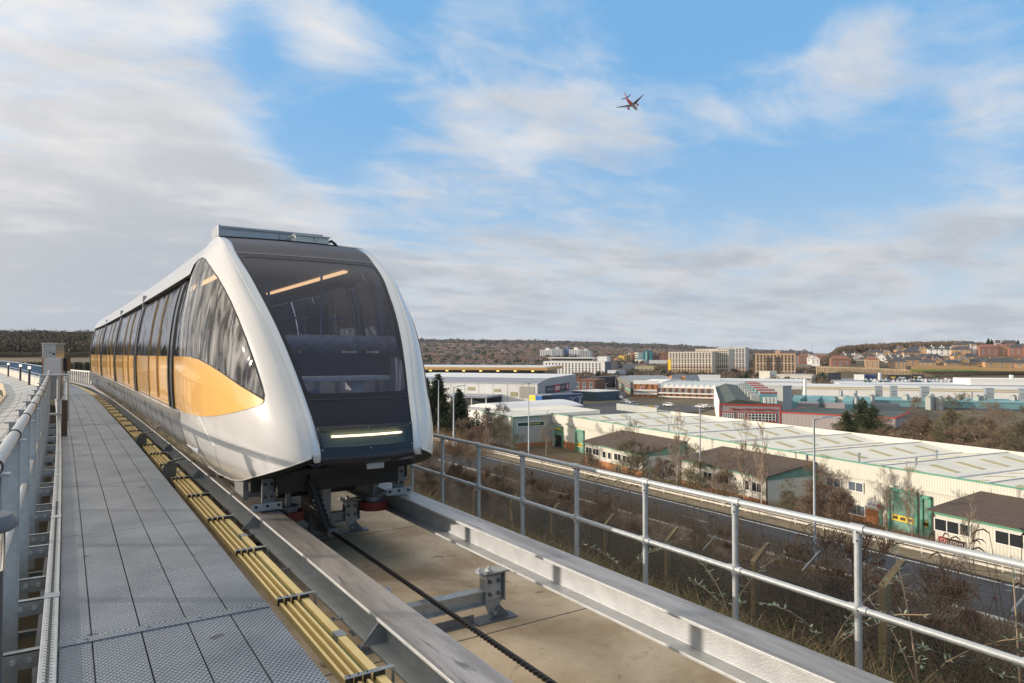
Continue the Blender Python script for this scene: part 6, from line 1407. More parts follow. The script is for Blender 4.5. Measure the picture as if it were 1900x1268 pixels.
# long white works with grey towers
lw = B('white_works', 'long white panelled works with sandy roof and grey stair towers', 'factory', 1490, 300, 2020, 262, 40, 731, -19.5, WHT, roofm=wmat('sandy_roof', (.50, .43, .28), var=.25, scale=.05)); L_, h_ = lw.L, lw.h
lw.box('upper_storey', WG, -18, L_, 14, 34, h_ + .4, h_ + 1.0); lw.box('dark_base', NAVY, 0, L_, -.6, -.02, 0, h_ * .35)
for f in (.14, .30, .46, .62, .78, .9): lw.box('panel_joint', GUT, L_ * f, L_ * f + .3, -.1, -.02, h_ * .35, h_)
for k, (px, w, yt) in enumerate(((1630, 13, 718), (1658, 13, 718), (1716, 15, 719), (1836, 15, 722), (1896, 12, 723))):
    t = B('stair_tower', ('grey louvred stair tower, leftmost in front of the white works', 'grey louvred stair tower, second from the left', 'grey louvred stair tower in the middle of the white works', 'grey louvred stair tower, second from the right', 'grey louvred stair tower at the right edge of the picture')[k], 'plant tower', px - w / 2, 275 - 7 * k, px + w / 2, 274 - 7 * k, 4, yt, -19, wmat('louvre_grey', (.26, .29, .31), var=.06, scale=.3), group='grey towers before the white works')
    for j in range(4): t.box('louvre_line', GALVD, .3, t.L - .3, -.1, -.02, t.h * (.3 + .15 * j), t.h * (.3 + .15 * j) + .2)
for px, yt, lab in ((1560, 725, 'short pale silo flue, left of two'), (1587, 725, 'short pale silo flue, right of two')):
    x, y = Wp(px, 275); q = MB(); q.cyl((0, 0, 0), .62, ztop(yt, 275) + 19, 16); tag(q.build('silo_flue', LAMP, loc=(x, y, -19), smooth=True, sharp=40), lab, 'chimney')
for px, d, yt, r_, m_, lab in ((1493, 285, 703, .55, WHT, 'tall thin white flue at the end of the white works'), (1549, 225, 737, .4, wmat('rust_pipe', (.25, .10, .05)), 'thin rusty flue among the teal roofs'), (1632, 480, 692, 1.1, WG, 'pale cylinder vent before the parked cars'), (1876, 420, 696, 1.2, WG, 'pale cylinder vent at the right below the houses')):
    x, y = Wp(px, d); q = MB(); q.cyl((0, 0, 0), r_, ztop(yt, d) + 19, 14); tag(q.build('flue', m_, loc=(x, y, -19), smooth=True, sharp=40), lab, 'chimney')
lr = B('grey_roof_hall', 'very long pale grey roofed hall behind the sawtooth factory', 'factory', 1284, 405, 1498, 385, 40, 709, -19, WG); lr.box('raised_box', WG, 0, lr.L * .25, 2, 12, lr.h, lr.h + 3.2)
lr2 = B('grey_roof_hall', 'long pale hall below the parked cars with a white raised roof at right', 'factory', 1560, 430, 2020, 400, 40, 717, -19, WG); lr2.box('raised_roof', WHT, lr2.L * .55, lr2.L, 4, 30, lr2.h, lr2.h + 3.6)
# small roof clutter on the works
rng3 = random.Random(3)
for k in range(14):
    px = rng3.uniform(1460, 1880); d = 248 + rng3.uniform(-6, 10); x, y = Wp(px, d); q = MB(); q.box((0, 0, 2), (1.8, 1.8, 4.5)); q.box((0, 0, 4.5), (2.2, 1.0, .4)); tag(q.build('roof_plant_unit', GREYC, loc=(x, y, -19 + 1)), 'small pale plant unit among the roofs before the white works', 'plant unit', 'plant units among the works roofs')

# ---- compound: parked cars and trailers in front of the retaining wall
carp = []
for k, c in enumerate(((.55, .56, .58), (.60, .60, .60), (.10, .13, .16), (.03, .09, .10), (.20, .05, .04), (.35, .37, .40))):
    e = empty('parked_car', (0, 0, -50)); q = MB(); q.bx(-2.1, 2.1, -.85, .85, .3, .85); q.add([(-1.5, -.8, .85), (1.1, -.8, .85), (.6, -.65, 1.42), (-1.1, -.65, 1.42), (-1.5, .8, .85), (1.1, .8, .85), (.6, .65, 1.42), (-1.1, .65, 1.42)], [(0, 1, 2, 3), (7, 6, 5, 4), (0, 3, 7, 4), (1, 5, 6, 2), (3, 2, 6, 7)]); q.build('body', wmat('car_paint_%d' % k, c, rough=.3), e)
    q = MB(); q.add([(-1.4, -.81, .9), (1.0, -.81, .9), (.55, -.68, 1.36), (-1.05, -.68, 1.36), (-1.4, .81, .9), (1.0, .81, .9), (.55, .68, 1.36), (-1.05, .68, 1.36)], [(0, 1, 2, 3), (7, 6, 5, 4)]); q.build('windows', PANE, e)
    q = MB()
    for sx in (-1.3, 1.3): q.tube([(sx, -.9, .32), (sx, .9, .32)], .32, 10)
    q.build('wheel_pair', BLACK, e); carp.append(e)
nc = 0
for row in range(4):
    for i in range(30):
        px = 1605 + i * 7.3 + rng3.uniform(-1, 1) + row; d = 452 + row * 15; x, y = Wp(px, d)
        if px > 1812: continue
        k = rng3.choice((0, 0, 1, 1, 5, 2, 3, 4)); z = -17.3
        c = carp[k] if carp[k].location.z == -50 else copy_tree(carp[k]); c.location = (x, y, z); c.rotation_euler[2] = -YAW + 1.1 + rng3.uniform(-.1, .1)
        tag(c, ('white', 'pale', 'dark', 'dark teal', 'dark red', 'silver')[k] + ' car in the packed rows below the tan retaining wall', 'car', 'cars parked in the compound'); nc += 1
for c in carp:
    if c.location.z == -50:
        for ch in list(c.children): bpy.data.objects.remove(ch)
        bpy.data.objects.remove(c)
cy0 = B('car_compound', 'raised concrete deck under the packed rows of cars', 'deck', 1590, 448, 1815, 440, 75, 711.8, -19, DG)
for k, (px0, px1, d, yt, c, lab) in enumerate(((1468, 1496, 500, 694, DG, 'grey trailer left of the dark lorries'), (1536, 1560, 500, 693, wmat('dark_trailer', (.025, .03, .04)), 'dark lorry trailer in the compound'), (1584, 1603, 495, 696, WHT, 'white lorry box in the compound'), (1603, 1626, 497, 696, wmat('lorry_blue', (.03, .06, .16)), 'dark blue lorries beside the white box'), (1648, 1690, 490, 697, MATS['dark_trailer'], 'long dark trailer with yellow and white marks, left of two'), (1692, 1714, 488, 696, MATS['dark_trailer'], 'dark green trailer right of the marked one'))):
    t = B('lorry_trailer', lab, 'trailer', px0, d, px1, d - 3, 4, yt, ztop(yt, d) - 3.6, c)
    if k in (4, 5): t.box('yellow_mark', YELS, t.L * .1, t.L * .3, -.1, -.02, t.h * .5, t.h * .75); t.box('white_mark', FRAME, t.L * .45, t.L * .75, -.1, -.02, t.h * .45, t.h * .7)

# ---- retaining wall with timber ribs, and the lawn above
RW_ = wmat('tan_ribbed_wall', (.66, .50, .31), var=.25, scale=.25)
rw = empty('retaining_wall', (0, 0, 0), label='long tan ribbed retaining wall below the new brick houses', cat='retaining wall'); q = MB(); q2 = MB(); pts = [(1515, 545, 680), (1560, 540, 681), (1640, 534, 684), (1700, 528, 687), (1800, 520, 690), (1900, 512, 692), (2050, 500, 694)]
for (a, d0, y0), (b, d1, y1) in zip(pts, pts[1:]):
    xa, ya = Wp(a, d0); xb, yb = Wp(b, d1); za, zb = ztop(y0, d0), ztop(y1, d1); q.quad((xa, ya, -21), (xb, yb, -21), (xb, yb, zb), (xa, ya, za)); n = int((b - a) / 4.2)
    for k in range(n):
        t = k / n; x = xa + (xb - xa) * t; y = ya + (yb - ya) * t; z = za + (zb - za) * t; q2.box((x, y, (z - 21) / 2 - .3 + .0), (.5, .9, z + 21 - 1.0), -YAW)
q.build('wall_face', RW_, rw); tag(q2.build('rib_posts', wmat('rib_timber', (.52, .38, .22), var=.2, scale=.4), rw), kind='stuff')
q = MB(); vs = []
for px, d in ((1690, 524), (1760, 518), (1850, 511), (1950, 503), (2050, 496), (2050, 540), (1950, 545), (1850, 548), (1760, 545), (1690, 530)):
    x, y = Wp(px, d); vs.append((x, y, ztop(690 if d < 527 else 683, d) + .3))
q.add(vs, [tuple(range(10))]); tag(q.build('lawn', wmat('bright_lawn', (.09, .16, .03), var=.2, scale=.1)), kind='structure')

# ---- houses on the right-hand hill: real prototypes then copies
def house_proto(wallc, roofc, L=11, D=8, h=5.2, rise=2.6, gable=False, white=False, dorm=False):
    e = empty('brick_house', (0, 0, -60)); q = MB(); q.bx(0, L, 0, D, -3, h); wl = q.build('wall', wallc, e)
    q = MB(); o = .4
    if gable: q.add([(-o, -o, h), (L / 2, -o, h + rise), (L + o, -o, h), (-o, D + o, h), (L / 2, D + o, h + rise), (L + o, D + o, h)], [(0, 1, 4, 3), (1, 2, 5, 4)]); q.build('roof', roofc, e); q = MB(); q.add([(0, 0, h), (L, 0, h), (L / 2, 0, h + rise * .97), (0, .2, h), (L, .2, h), (L / 2, .2, h + rise * .97)], [(0, 1, 2), (5, 4, 3)]); q.build('gable', wallc, e); q = MB(); q.add([(-o, -o - .1, h - .1), (L / 2, -o - .1, h + rise - .1), (L + o, -o - .1, h - .1), (L + o, -o - .1, h + .25), (L / 2, -o - .1, h + rise + .3), (-o, -o - .1, h + .25)], [(0, 1, 4, 5), (1, 2, 3, 4)]); q.build('barge_board', FRAME, e)
    else: q.add([(-o, -o, h), (L + o, -o, h), (L + o, D + o, h), (-o, D + o, h), (rise * 1.0, D / 2, h + rise), (L - rise * 1.0, D / 2, h + rise)], [(0, 1, 5, 4), (1, 2, 5), (2, 3, 4, 5), (3, 0, 4)]); q.build('roof', roofc, e)
    n = 3 if L > 9 else 2
    for i in range(n):
        for z in (.8, 3.3):
            w = window(e, L * (i + .5) / n, -.02, z, 1.15, 1.25, 0, PANEB, True)
    if dorm:
        for i in range(2):
            q = MB(); xx = L * (.3 + .4 * i); q.bx(xx - .8, xx + .8, .8, 3, h + .2, h + 1.6); q.add([(xx - 1, .6, h + 1.6), (xx + 1, .6, h + 1.6), (xx, .6, h + 2.5), (xx - 1, 3.4, h + 1.6), (xx + 1, 3.4, h + 1.6), (xx, 3.4, h + 2.5)], [(0, 1, 2), (0, 2, 5, 3), (1, 4, 5, 2)]); q.build('dormer', FRAME, e)
    q = MB(); q.bx(L * .2, L * .2 + .7, D * .4, D * .4 + .7, h + .5, h + rise + 1.0); q.build('chimney', wallc, e); return e
HB = wmat('new_orange_brick', (.47, .29, .15), var=.1, scale=.5); HR = wmat('new_red_brick', (.28, .13, .09), var=.1, scale=.5); SL = wmat('slate_roof', (.055, .06, .07), var=.15, scale=.5); RT = wmat('red_tile_roof', (.22, .10, .07), var=.15, scale=.5)
protos = {'A': house_proto(HB, SL), 'B': house_proto(HB, SL, 14, 8, 5.2, 2.8), 'C': house_proto(HB, SL, 8, 9, 5.2, 3.4, True), 'D': house_proto(WHT, RT, 9, 9, 5.2, 3.4, True), 'E': house_proto(HR, RT, 14, 9, 6.5, 2.8), 'F': house_proto(WHT, SL, 14, 8, 5, 3, False, dorm=True), 'G': house_proto(HB, RT, 10, 9, 6.4, 2.6), 'H': house_proto(HR, SL, 13, 9, 6, 2.8), 'I': house_proto(HB, SL, 22, 8, 5.4, 3.0)}
TYPE = {'A': 'orange brick house with hipped slate roof', 'B': 'wide orange brick house with slate roof', 'C': 'brick house with slate gable', 'D': 'white gabled house with red tiles', 'E': 'red brick flats with red tiles', 'F': 'white house with dormers in a slate roof', 'G': 'tall brick house with red tiles', 'H': 'red brick house with slate roof', 'I': 'long brick terrace with slate roof'}
hs = [('E', 1542, 560, 677), ('G', 1605, 548, 678), ('A', 1652, 545, 679), ('B', 1675, 556, 676), ('A', 1706, 540, 681), ('C', 1728, 545, 680), ('A', 1754, 533, 682), ('C', 1777, 536, 680), ('B', 1800, 535, 680), ('I', 1828, 528, 681), ('B', 1884, 522, 683), ('I', 1910, 520, 684),
      ('F', 1560, 600, 668), ('D', 1583, 590, 671), ('A', 1600, 600, 668), ('D', 1622, 580, 671), ('F', 1643, 575, 672), ('C', 1660, 575, 672), ('D', 1672, 565, 674), ('A', 1704, 572, 670), ('H', 1718, 560, 673),
      ('B', 1608, 632, 661), ('A', 1630, 626, 662), ('C', 1637, 615, 664), ('A', 1660, 610, 663), ('B', 1676, 604, 661), ('C', 1664, 630, 656), ('B', 1685, 636, 655), ('C', 1704, 620, 657), ('F', 1722, 612, 655), ('F', 1742, 608, 655), ('B', 1766, 600, 656), ('D', 1797, 600, 655), ('E', 1818, 590, 655), ('G', 1845, 590, 654), ('H', 1873, 580, 654), ('E', 1900, 575, 655), ('C', 1770, 565, 668), ('A', 1790, 562, 670), ('A', 1768, 640, 647), ('B', 1782, 645, 645), ('H', 1860, 640, 645), ('F', 1836, 650, 643), ('E', 1482, 830, 667), ('D', 1497, 800, 668), ('E', 1512, 810, 668), ('D', 1505, 790, 671)]
used = set(); POSW = ['in the front row on the left', 'in the front row']
for i, (k, px, d, yb_) in enumerate(hs):
    x, y = Wp(px, d); z = ztop(yb_ + 4, d)
    row = 'in the front row above the tan wall' if i < 12 else 'in the second row up the hill' if i < 21 else 'high up near the wooded ridge' if i < 43 else 'in the red roofed group near the tan apartments'
    lab = TYPE[k] + ' ' + row
    c = protos[k] if k not in used else copy_tree(protos[k]); used.add(k); c.location = (x, y, z); c.rotation_euler[2] = -YAW + rng3.choice((-.42, -.30, -.22)); tag(c, lab, 'house', 'houses on the hill, ' + lab)
q = MB()
for (px, d, yb_) in ((1700, 530, 686), (1900, 516, 690)): pass
for k, (pa, da, pb, db, yy_) in enumerate(((1690, 527, 1815, 517, 684), (1815, 517, 1920, 508, 688))):
    xa, ya = Wp(pa, da); xb, yb2 = Wp(pb, db); q.quad((xa, ya, ztop(yy_, da) - 1), (xb, yb2, ztop(yy_ + 2, db) - 1), (xb, yb2, ztop(yy_ - 2, db) + 1.0), (xa, ya, ztop(yy_ - 4, da) + 1.0))
tag(q.build('garden_fence', wmat('new_timber_fence', (.50, .30, .14))), 'low new timber garden fence before the front row of houses', 'fence')

# ---- town on the far hillside: houses, trees
def small_house(m1, m2, L, D, h, rise):
    q = MB(); q.bx(-L / 2, L / 2, -D / 2, D / 2, -3, h); q.mi = 1; q.add([(-L / 2 - .3, -D / 2 - .3, h), (L / 2 + .3, -D / 2 - .3, h), (L / 2 + .3, D / 2 + .3, h), (-L / 2 - .3, D / 2 + .3, h), (-L / 2, 0, h + rise), (L / 2, 0, h + rise)], [(0, 1, 5, 4), (1, 2, 5), (2, 3, 4, 5), (3, 0, 4)]); q.mi = 0; q.bx(-L * .3, -L * .3 + .8, -.4, .4, h, h + rise + 1.2)
    q.mi = 2
    for i in range(2): q.bx(-L * .32 + i * L * .45, -L * .12 + i * L * .45, -D / 2 - .06, -D / 2 - .01, 1, 2.4); q.bx(-L * .32 + i * L * .45, -L * .12 + i * L * .45, -D / 2 - .06, -D / 2 - .01, 3.6, 4.8)
    o = q.build('town_house', [m1, m2, PANEB]); d_ = o.data; bpy.data.objects.remove(o); return d_
TW_ = wmat('pale_render', (.72, .68, .60)); TB = wmat('town_brick', (.42, .22, .13)); TB2 = wmat('town_tan', (.52, .38, .26)); TR1 = wmat('town_brown_tiles', (.10, .07, .055)); TR2 = wmat('town_red_tiles', (.16, .085, .065)); TR3 = wmat('town_grey_slates', (.10, .095, .10))
hp = [small_house(a, b_, L, 9, 5.5, 3) for a, b_, L in ((TW_, TR1, 16), (TB, TR2, 20), (TB2, TR1, 12), (TB, TR3, 26), (TW_, TR2, 12), (TB2, TR2, 18))]
HL = ['pale rendered house with brown tiles', 'brick house with red tiles', 'tan house with brown tiles', 'long brick terrace with grey slates', 'pale rendered house with red tiles', 'tan terrace with red tiles']
r4 = random.Random(11); placed = 0
def far_spot(lo=782, hi=1250):
    px = r4.uniform(lo, hi); t = r4.random(); d = 830 + 1500 * t ** 1.35; return px, d
spots = sorted([far_spot() for _ in range(300)], key=lambda s: s[1]); rest = MB()
for (px, d) in spots:
    d = round(d / 46) * 46 + r4.uniform(-6, 6); x, y = Wp(px, d); k = r4.randrange(6); o = bpy.data.objects.new('town_house', hp[k]); COL.objects.link(o); o.location = (x, y, H(x, y)); o.rotation_euler = (0, 0, -YAW + r4.choice((-.25, -.1, .15, 1.2, -.4)))
    tag(o, HL[k] + ' on the far hillside town', 'house', 'town houses, ' + HL[k])
mm_ = [TW_, TB, TR1, TR2, TB2]; rest = MB()
for i in range(1600):
    px, d = far_spot(540, 1320); d *= 1.03; x, y = Wp(px, d); z = H(x, y); L_ = r4.uniform(10, 26); rz = -YAW + r4.choice((-.25, -.1, .15, 1.2)); rest.mi = r4.choice((0, 0, 1, 4)); rest.box((x, y, z + 2.2), (L_, 8, 6), rz); rest.mi = r4.choice((2, 3, 2)); c_, s_ = math.cos(rz), math.sin(rz)
    vv = [(-L_ / 2 - .3, -4.3, 5.2), (L_ / 2 + .3, -4.3, 5.2), (L_ / 2 + .3, 4.3, 5.2), (-L_ / 2 - .3, 4.3, 5.2), (-L_ / 2, 0, 8.2), (L_ / 2, 0, 8.2)]
    rest.add([(x + a * c_ - b * s_, y + a * s_ + b * c_, z + h) for a, b, h in vv], [(0, 1, 5, 4), (1, 2, 5), (2, 3, 4, 5), (3, 0, 4)])
tag(rest.build('town', mm_), kind='stuff')

# ---- woods and town trees as clumps of leafless crowns (uncountable masses) plus individual far trees
def crowns(n, posf, rad, hgt, per, leaf, name, m, flat=.8):
    Vs = []; C = []
    P = np.array([posf() for _ in range(n)]); rr = rad * (.6 + .8 * rng.random(n)); hh_ = hgt * (.7 + .6 * rng.random(n))
    i = np.repeat(np.arange(n), per); u = rng.normal(size=(len(i), 3)); u /= np.linalg.norm(u, axis=1)[:, None]; u[:, 2] = np.abs(u[:, 2]) * .95 - .12; s = (.55 + .5 * rng.random(len(i)))[:, None]
    p = P[i] + u * s * np.stack([rr[i], rr[i], hh_[i] * flat], 1); sz = leaf * (.5 + rng.random(len(i)))[:, None]
    a = rng.normal(size=p.shape); a /= np.linalg.norm(a, axis=1)[:, None]; b = np.cross(a, rng.normal(size=p.shape)); b /= np.linalg.norm(b, axis=1)[:, None]
    V = np.stack([p - b * sz, p + a * sz * 1.3, p + b * sz, p - a * sz], 1).reshape(-1, 3); base = np.arange(len(p)) * 4; return npmesh(name, V, np.stack([base, base + 1, base + 2, base + 3], 1), m)
W1 = mat('winter_wood', (.055, .042, .028), .95, col2=(.115, .085, .055), scale=.035, detail=3); W2 = mat('winter_scrub', (.085, .062, .04), .95, col2=(.19, .14, .09), scale=.05, detail=3); W3 = mat('evergreen_mass', (.018, .028, .012), .95, col2=(.045, .06, .022), scale=.05, detail=3); W4 = mat('olive_wood', (.085, .075, .035), .95, col2=(.13, .11, .06), scale=.05)
def pos_left():
    px = r4.uniform(-260, 420); d = 345 + 330 * r4.random() ** 1.3; x, y = Wp(px, d); return (x, y, H(x, y) + 3.2)
crowns(1700, pos_left, 6.5, 6.5, 130, .38, 'winter_woodland', W1); crowns(600, pos_left, 6, 6.0, 130, .38, 'winter_woodland_olive', W4)
crowns(18, pos_left, 5.5, 9, 260, .45, 'evergreens_in_woodland', W3)
def pos_town():
    px, d = far_spot(500, 1400); d = 780 + (d - 800) * 1.2; x, y = Wp(px, d); return (x, y, H(x, y) + 3.5)
def pos_ridge():
    px = r4.uniform(420, 1500); d = r4.uniform(2250, 2800); x, y = Wp(px, d); return (x, y, H(x, y) + 6)
crowns(2100, pos_town, 8, 8, 26, 1.3, 'town_trees', W2); crowns(850, pos_town, 8, 10, 34, 1.7, 'town_evergreens', W3); crowns(1300, pos_ridge, 17, 13, 26, 3.2, 'ridge_woodland', W1); crowns(60, pos_ridge, 12, 22, 30, 3, 'ridge_evergreens', W3)
def pos_mid():
    px = r4.uniform(1060, 1420) if r4.random() < .75 else r4.uniform(1420, 1530); d = r4.uniform(430, 880); x, y = Wp(px, d); return (x, y, -17.0)
crowns(560, pos_mid, 5, 4.2, 120, .45, 'valley_trees', W2); crowns(30, pos_mid, 4, 6, 100, .8, 'valley_evergreens', W3)
def pos_hill():
    px = r4.uniform(1535, 1800) if r4.random() < .8 else r4.uniform(1800, 2000); d = r4.uniform(650, 740); x, y = Wp(px, d); return (x, y, H(x, y) + (3.2 if px > 1590 else 2.0) - max(0, (px - 1780) * .035))
crowns(420, pos_hill, 5, 5.5, 200, .36, 'hilltop_woodland', W2)
def pos_slope():
    px = r4.uniform(1520, 1700); d = r4.uniform(560, 680); x, y = Wp(px, d); return (x, y, H(x, y) + 1.5)
crowns(110, pos_slope, 3.5, 3, 130, .36, 'slope_scrub', W2)
def pos_thick():
    px = r4.uniform(1600, 2150); d = r4.uniform(92, 135) if px > 1780 else r4.uniform(118, 150); x, y = Wp(px, d); return (x, y, -17.2 + r4.random() * 1.5)
V, F_ = None, None
P_ = np.array([pos_thick() for _ in range(22000)]); 
def arr_scatter(P, h0, h1, w, lean, m, name):
    n = len(P); V, F_ = scatter(n, lambda k: P[:, 0], lambda k: P[:, 1], lambda x, y: P[:, 2] - .8, lambda k: h0 + (h1 - h0) * rng.random(k), lambda k: w * (.7 + .6 * rng.random(k)), lean); npmesh(name, V, F_, m)
arr_scatter(P_, 1.5, 4.2, .035, .6, W2, 'thicket_stems'); crowns(900, pos_thick, 2.4, 2.6, 130, .22, 'thicket_twigs', TW1)
# scrub between road and warehouse, reddish brown
def pos_yard():
    t = r4.random(); px = 800 + 1000 * t; d0 = 150 - 88 * t; d = d0 * r4.uniform(.80, .93); x, y = Wp(px, d); return (x, y, H(x, y) + .3)
P_ = np.array([pos_yard() for _ in range(15000)]); P_ = P_[(P_[:, 0] > 62.3)]; arr_scatter(P_, .7, 2.3, .02, .6, mat('reddish_scrub', (.15, .08, .04), .9, col2=(.27, .16, .085), scale=.12), 'yard_scrub')
P_ = P_[rng.random(len(P_)) < .35]; arr_scatter(P_, .5, 1.6, .022, .5, TWB, 'yard_dry_grass')
def pos_nose():
    px = r4.uniform(785, 905); d = r4.uniform(112, 150); x, y = Wp(px, d); return (x, y, -16.5)
P_ = np.array([pos_nose() for _ in range(5000)]); arr_scatter(P_, 1.5, 5.5, .03, .35, mat('ochre_scrub', (.20, .13, .06), .9, col2=(.30, .20, .10), scale=.2), 'roadside_scrub')
# individual far evergreens that stand out
for i, (px, d, yt, lab) in enumerate(((1834, 640, 628, 'pair of dark spruces on the ridge, left one'), (1840, 642, 630, 'pair of dark spruces on the ridge, right one'), (1889, 630, 631, 'single dark spruce at the right end of the ridge'), (884, 1010, 664, 'dark evergreen in the lower town, left of two'), (868, 1020, 661, 'dark evergreen in the lower town, leftmost'), (915, 1000, 663, 'dark evergreen in the lower town right of the others'), (1208, 560, 693, 'dark green cedar left of the cream tower'), (1216, 565, 695, 'lower dark green cedar left of the cream tower'))):
    x, y = Wp(px, d); z0 = H(x, y) - .5; put_tree('spruce' if i != 6 else 'cedar', 'evergreen_tree', x, y, z0, max(5, ztop(yt, d) - z0), lab, 'conifer', wide=1.6 if i > 2 else 1.0)
for px, d, yt, lab in ((1185, 2750, 629, 'thin radio mast on the far ridge'), (1507, 900, 638, 'thin mast near the red roofed houses'), (1088, 2780, 631, 'lattice pylon on the far ridge left of the mast'), (49, 640, 608, 'small pylon above the wooded hill at the far left')):
    x, y = Wp(px, d); z0 = H(x, y); h = ztop(yt, d) - z0; w = d / 1267 * .6; q = MB(); q.tube([(0, 0, 0), (0, 0, h)], [w * .8, w * .35], 4); q.box((0, 0, h * .85), (w * 6, w * .4, w * .4)) if 'pylon' in lab else None; tag(q.build('mast', GALVD, loc=(x, y, z0)), lab, 'mast')

# ---- roads in the middle distance and street lamps
q = MB()
for poly in ([(1040, 300), (1100, 300), (1190, 330), (1150, 560), (1128, 560), (1110, 420)], [(1095, 215), (1300, 235), (1330, 255), (1140, 285), (1060, 262)]):
    pp = [Wp(px, d) for px, d in poly]; q.add([(x, y, -18.2 + .02) for x, y in pp], [tuple(range(len(pp)))])
tag(q.build('street', ASPH), kind='structure')
for px, d, yt, lab in ((1142, 330, 700, 'slim street lamp by the junction, left of two'), (1124, 345, 712, 'slim street lamp by the dark block'), (938, 235, 742, 'short twin street lamp before the retail shed, leftmost'), (988, 240, 739, 'short twin street lamp before the retail shed, middle'), (1076, 235, 736, 'short twin street lamp right of the retail shed'), (1062, 240, 739, 'short twin street lamp at the retail shed corner')):
    lamp(px, d, yt, 657 + 20 * 1267 / d, 1.0, lab, dbl=px < 1080, w=.09)
for i, (px, d) in enumerate(((1132, 320), (1150, 300), (1172, 262), (1160, 275), (1240, 258), (1300, 250), (1312, 250))):
    x, y = Wp(px, d); c = copy_tree([o for o in COL.objects if o.name.startswith('parked_car')][0]); c.location = (x, y, -18.1); c.rotation_euler[2] = random.random() * 3; tag(c, 'small car on the streets by the brick factory', 'car', 'cars on the junction streets')
for px, d, w_ in ((1155, 262, 1.2), (1182, 262, 1.2)): pass
bar = empty('junction_barriers', (*Wp(1150, 250), -18.2), -YAW, label='row of red and white plastic barriers at the junction', cat='barrier')
for k in range(8):
    q = MB(); q.box((k * 1.9, 0, .5), (1.6, .5, 1.0)); q.build('barrier_unit', FRAME if k % 2 else YELS, bar)

# ---- airfield side, left of the railing
APR = wmat('pale_walkway_panels', (.42, .43, .43), var=.06, scale=.5); 
RL = [(-.52, 4), (-.56, 12), (-.62, 20), (-.80, 30), (-1.2, 40), (-2.7, 55), (-5.2, 75), (-12, 98), (-25, 122)]
LL = [(-1.95, 4), (-1.95, 12), (-1.9, 20), (-1.88, 27), (-2.1, 34), (-3.0, 46), (-6.4, 66), (-13.8, 88), (-27, 112)]
def pl(line, t):
    t = max(0, min(len(line) - 1.001, t)); i_ = int(t); f_ = t - i_; a_, b_ = line[i_], line[i_ + 1]; return (a_[0] + (b_[0] - a_[0]) * f_, a_[1] + (b_[1] - a_[1]) * f_)
def off_pt(u, t):
    a_, b_ = pl(RL, t), pl(LL, t); return (a_[0] + (b_[0] - a_[0]) * u, a_[1] + (b_[1] - a_[1]) * u)
def pband(nm, u0, u1, z0, z1, t0, t1, m, parent, n=40):
    q = MB(); vs = []
    for i_ in range(n + 1):
        t = t0 + (t1 - t0) * i_ / n; A_, B_ = off_pt(u0, t), off_pt(u1, t); vs += [(A_[0], A_[1], z1), (B_[0], B_[1], z1), (A_[0], A_[1], z0), (B_[0], B_[1], z0)]
    q.add(vs, [(4 * i_, 4 * i_ + 1, 4 * i_ + 5, 4 * i_ + 4) for i_ in range(n)] + [(4 * i_ + 1, 4 * i_ + 3, 4 * i_ + 7, 4 * i_ + 5) for i_ in range(n)] + [(4 * i_ + 2, 4 * i_, 4 * i_ + 4, 4 * i_ + 6) for i_ in range(n)]); return q.build(nm, m, parent)
w2 = empty('curved_walkway', (0, 0, 0), label='pale panelled walkway curving away to the left beyond the railing', cat='walkway')
pband('deck_strip', 0, 1, -.1, -.02, 0, 7.99, APR, w2)
for k in range(1, 5): pband('deck_joint', .2 * k, .2 * k + .012, -.05, -.015, 0, 7.99, GALV, w2)
for k in range(34):
    t = 7.9 * k / 34; a_, b_ = off_pt(0, t), off_pt(1, t); q = MB(); q.tube([(*a_, -.017), (*b_, -.017)], .006, 4); q.build('deck_joint', GALV, w2)
pband('edge_kerb', 1.0, 1.06, -.3, .06, 0, 7.99, wmat('tan_kerb', (.42, .36, .27)), w2); pband('track_slab', 1.08, 3.2, -1.3, -.55, 0, 7.99, CONC, w2)
pr = empty('curved_parapet', (0, 0, 0), label='pale curved parapet with grey blue bar railing beyond the second walkway', cat='parapet')
pband('parapet_wall', -.14, -.03, -.6, .40, 4.0, 7.99, wmat('pale_parapet', (.50, .48, .42), var=.06, scale=.6), pr); BLR = wmat('blue_grey_railing', (.17, .24, .33), rough=.5)
pband('parapet_coping', -.17, 0, .40, .45, 4.0, 7.99, APR, pr)
for z in (.55, 1.0):
    q = MB(); q.tube([(*off_pt(-.22, 4 + 3.99 * k / 40), z) for k in range(41)], .03, 6); q.build('railing_rail', BLR, pr)
q = MB()
for k in range(300):
    a_ = off_pt(-.22, 4 + 3.99 * k / 300); q.bx(a_[0] - .02, a_[0] + .02, a_[1] - .02, a_[1] + .02, .45, 1.0)
tag(q.build('railing_bars', BLR, pr), kind='stuff')
for k, t in enumerate((4.35, 4.9, 5.4, 5.95, 6.4)):
    a_ = off_pt(.12, t); rt = empty('bollard_light', (a_[0], a_[1], 0), label='small lit bollard light on the curved walkway by the parapet', cat='bollard light', group='bollard lights along the curved walkway'); q = MB(); q.cyl((0, 0, 0), .06, .85, 10); q.build('bollard_post', MATS['bollard_grey'], rt); q = MB(); q.cyl((0, 0, .85), .065, .14, 10); q.build('lens', mat('bollard_glow', (1, .9, .7), .5, emis=(1, .86, .6), estr=1.2), rt); q = MB(); q.cyl((0, 0, .99), .09, .03, 12); q.build('cap', MATS['bollard_cap_grey'], rt)
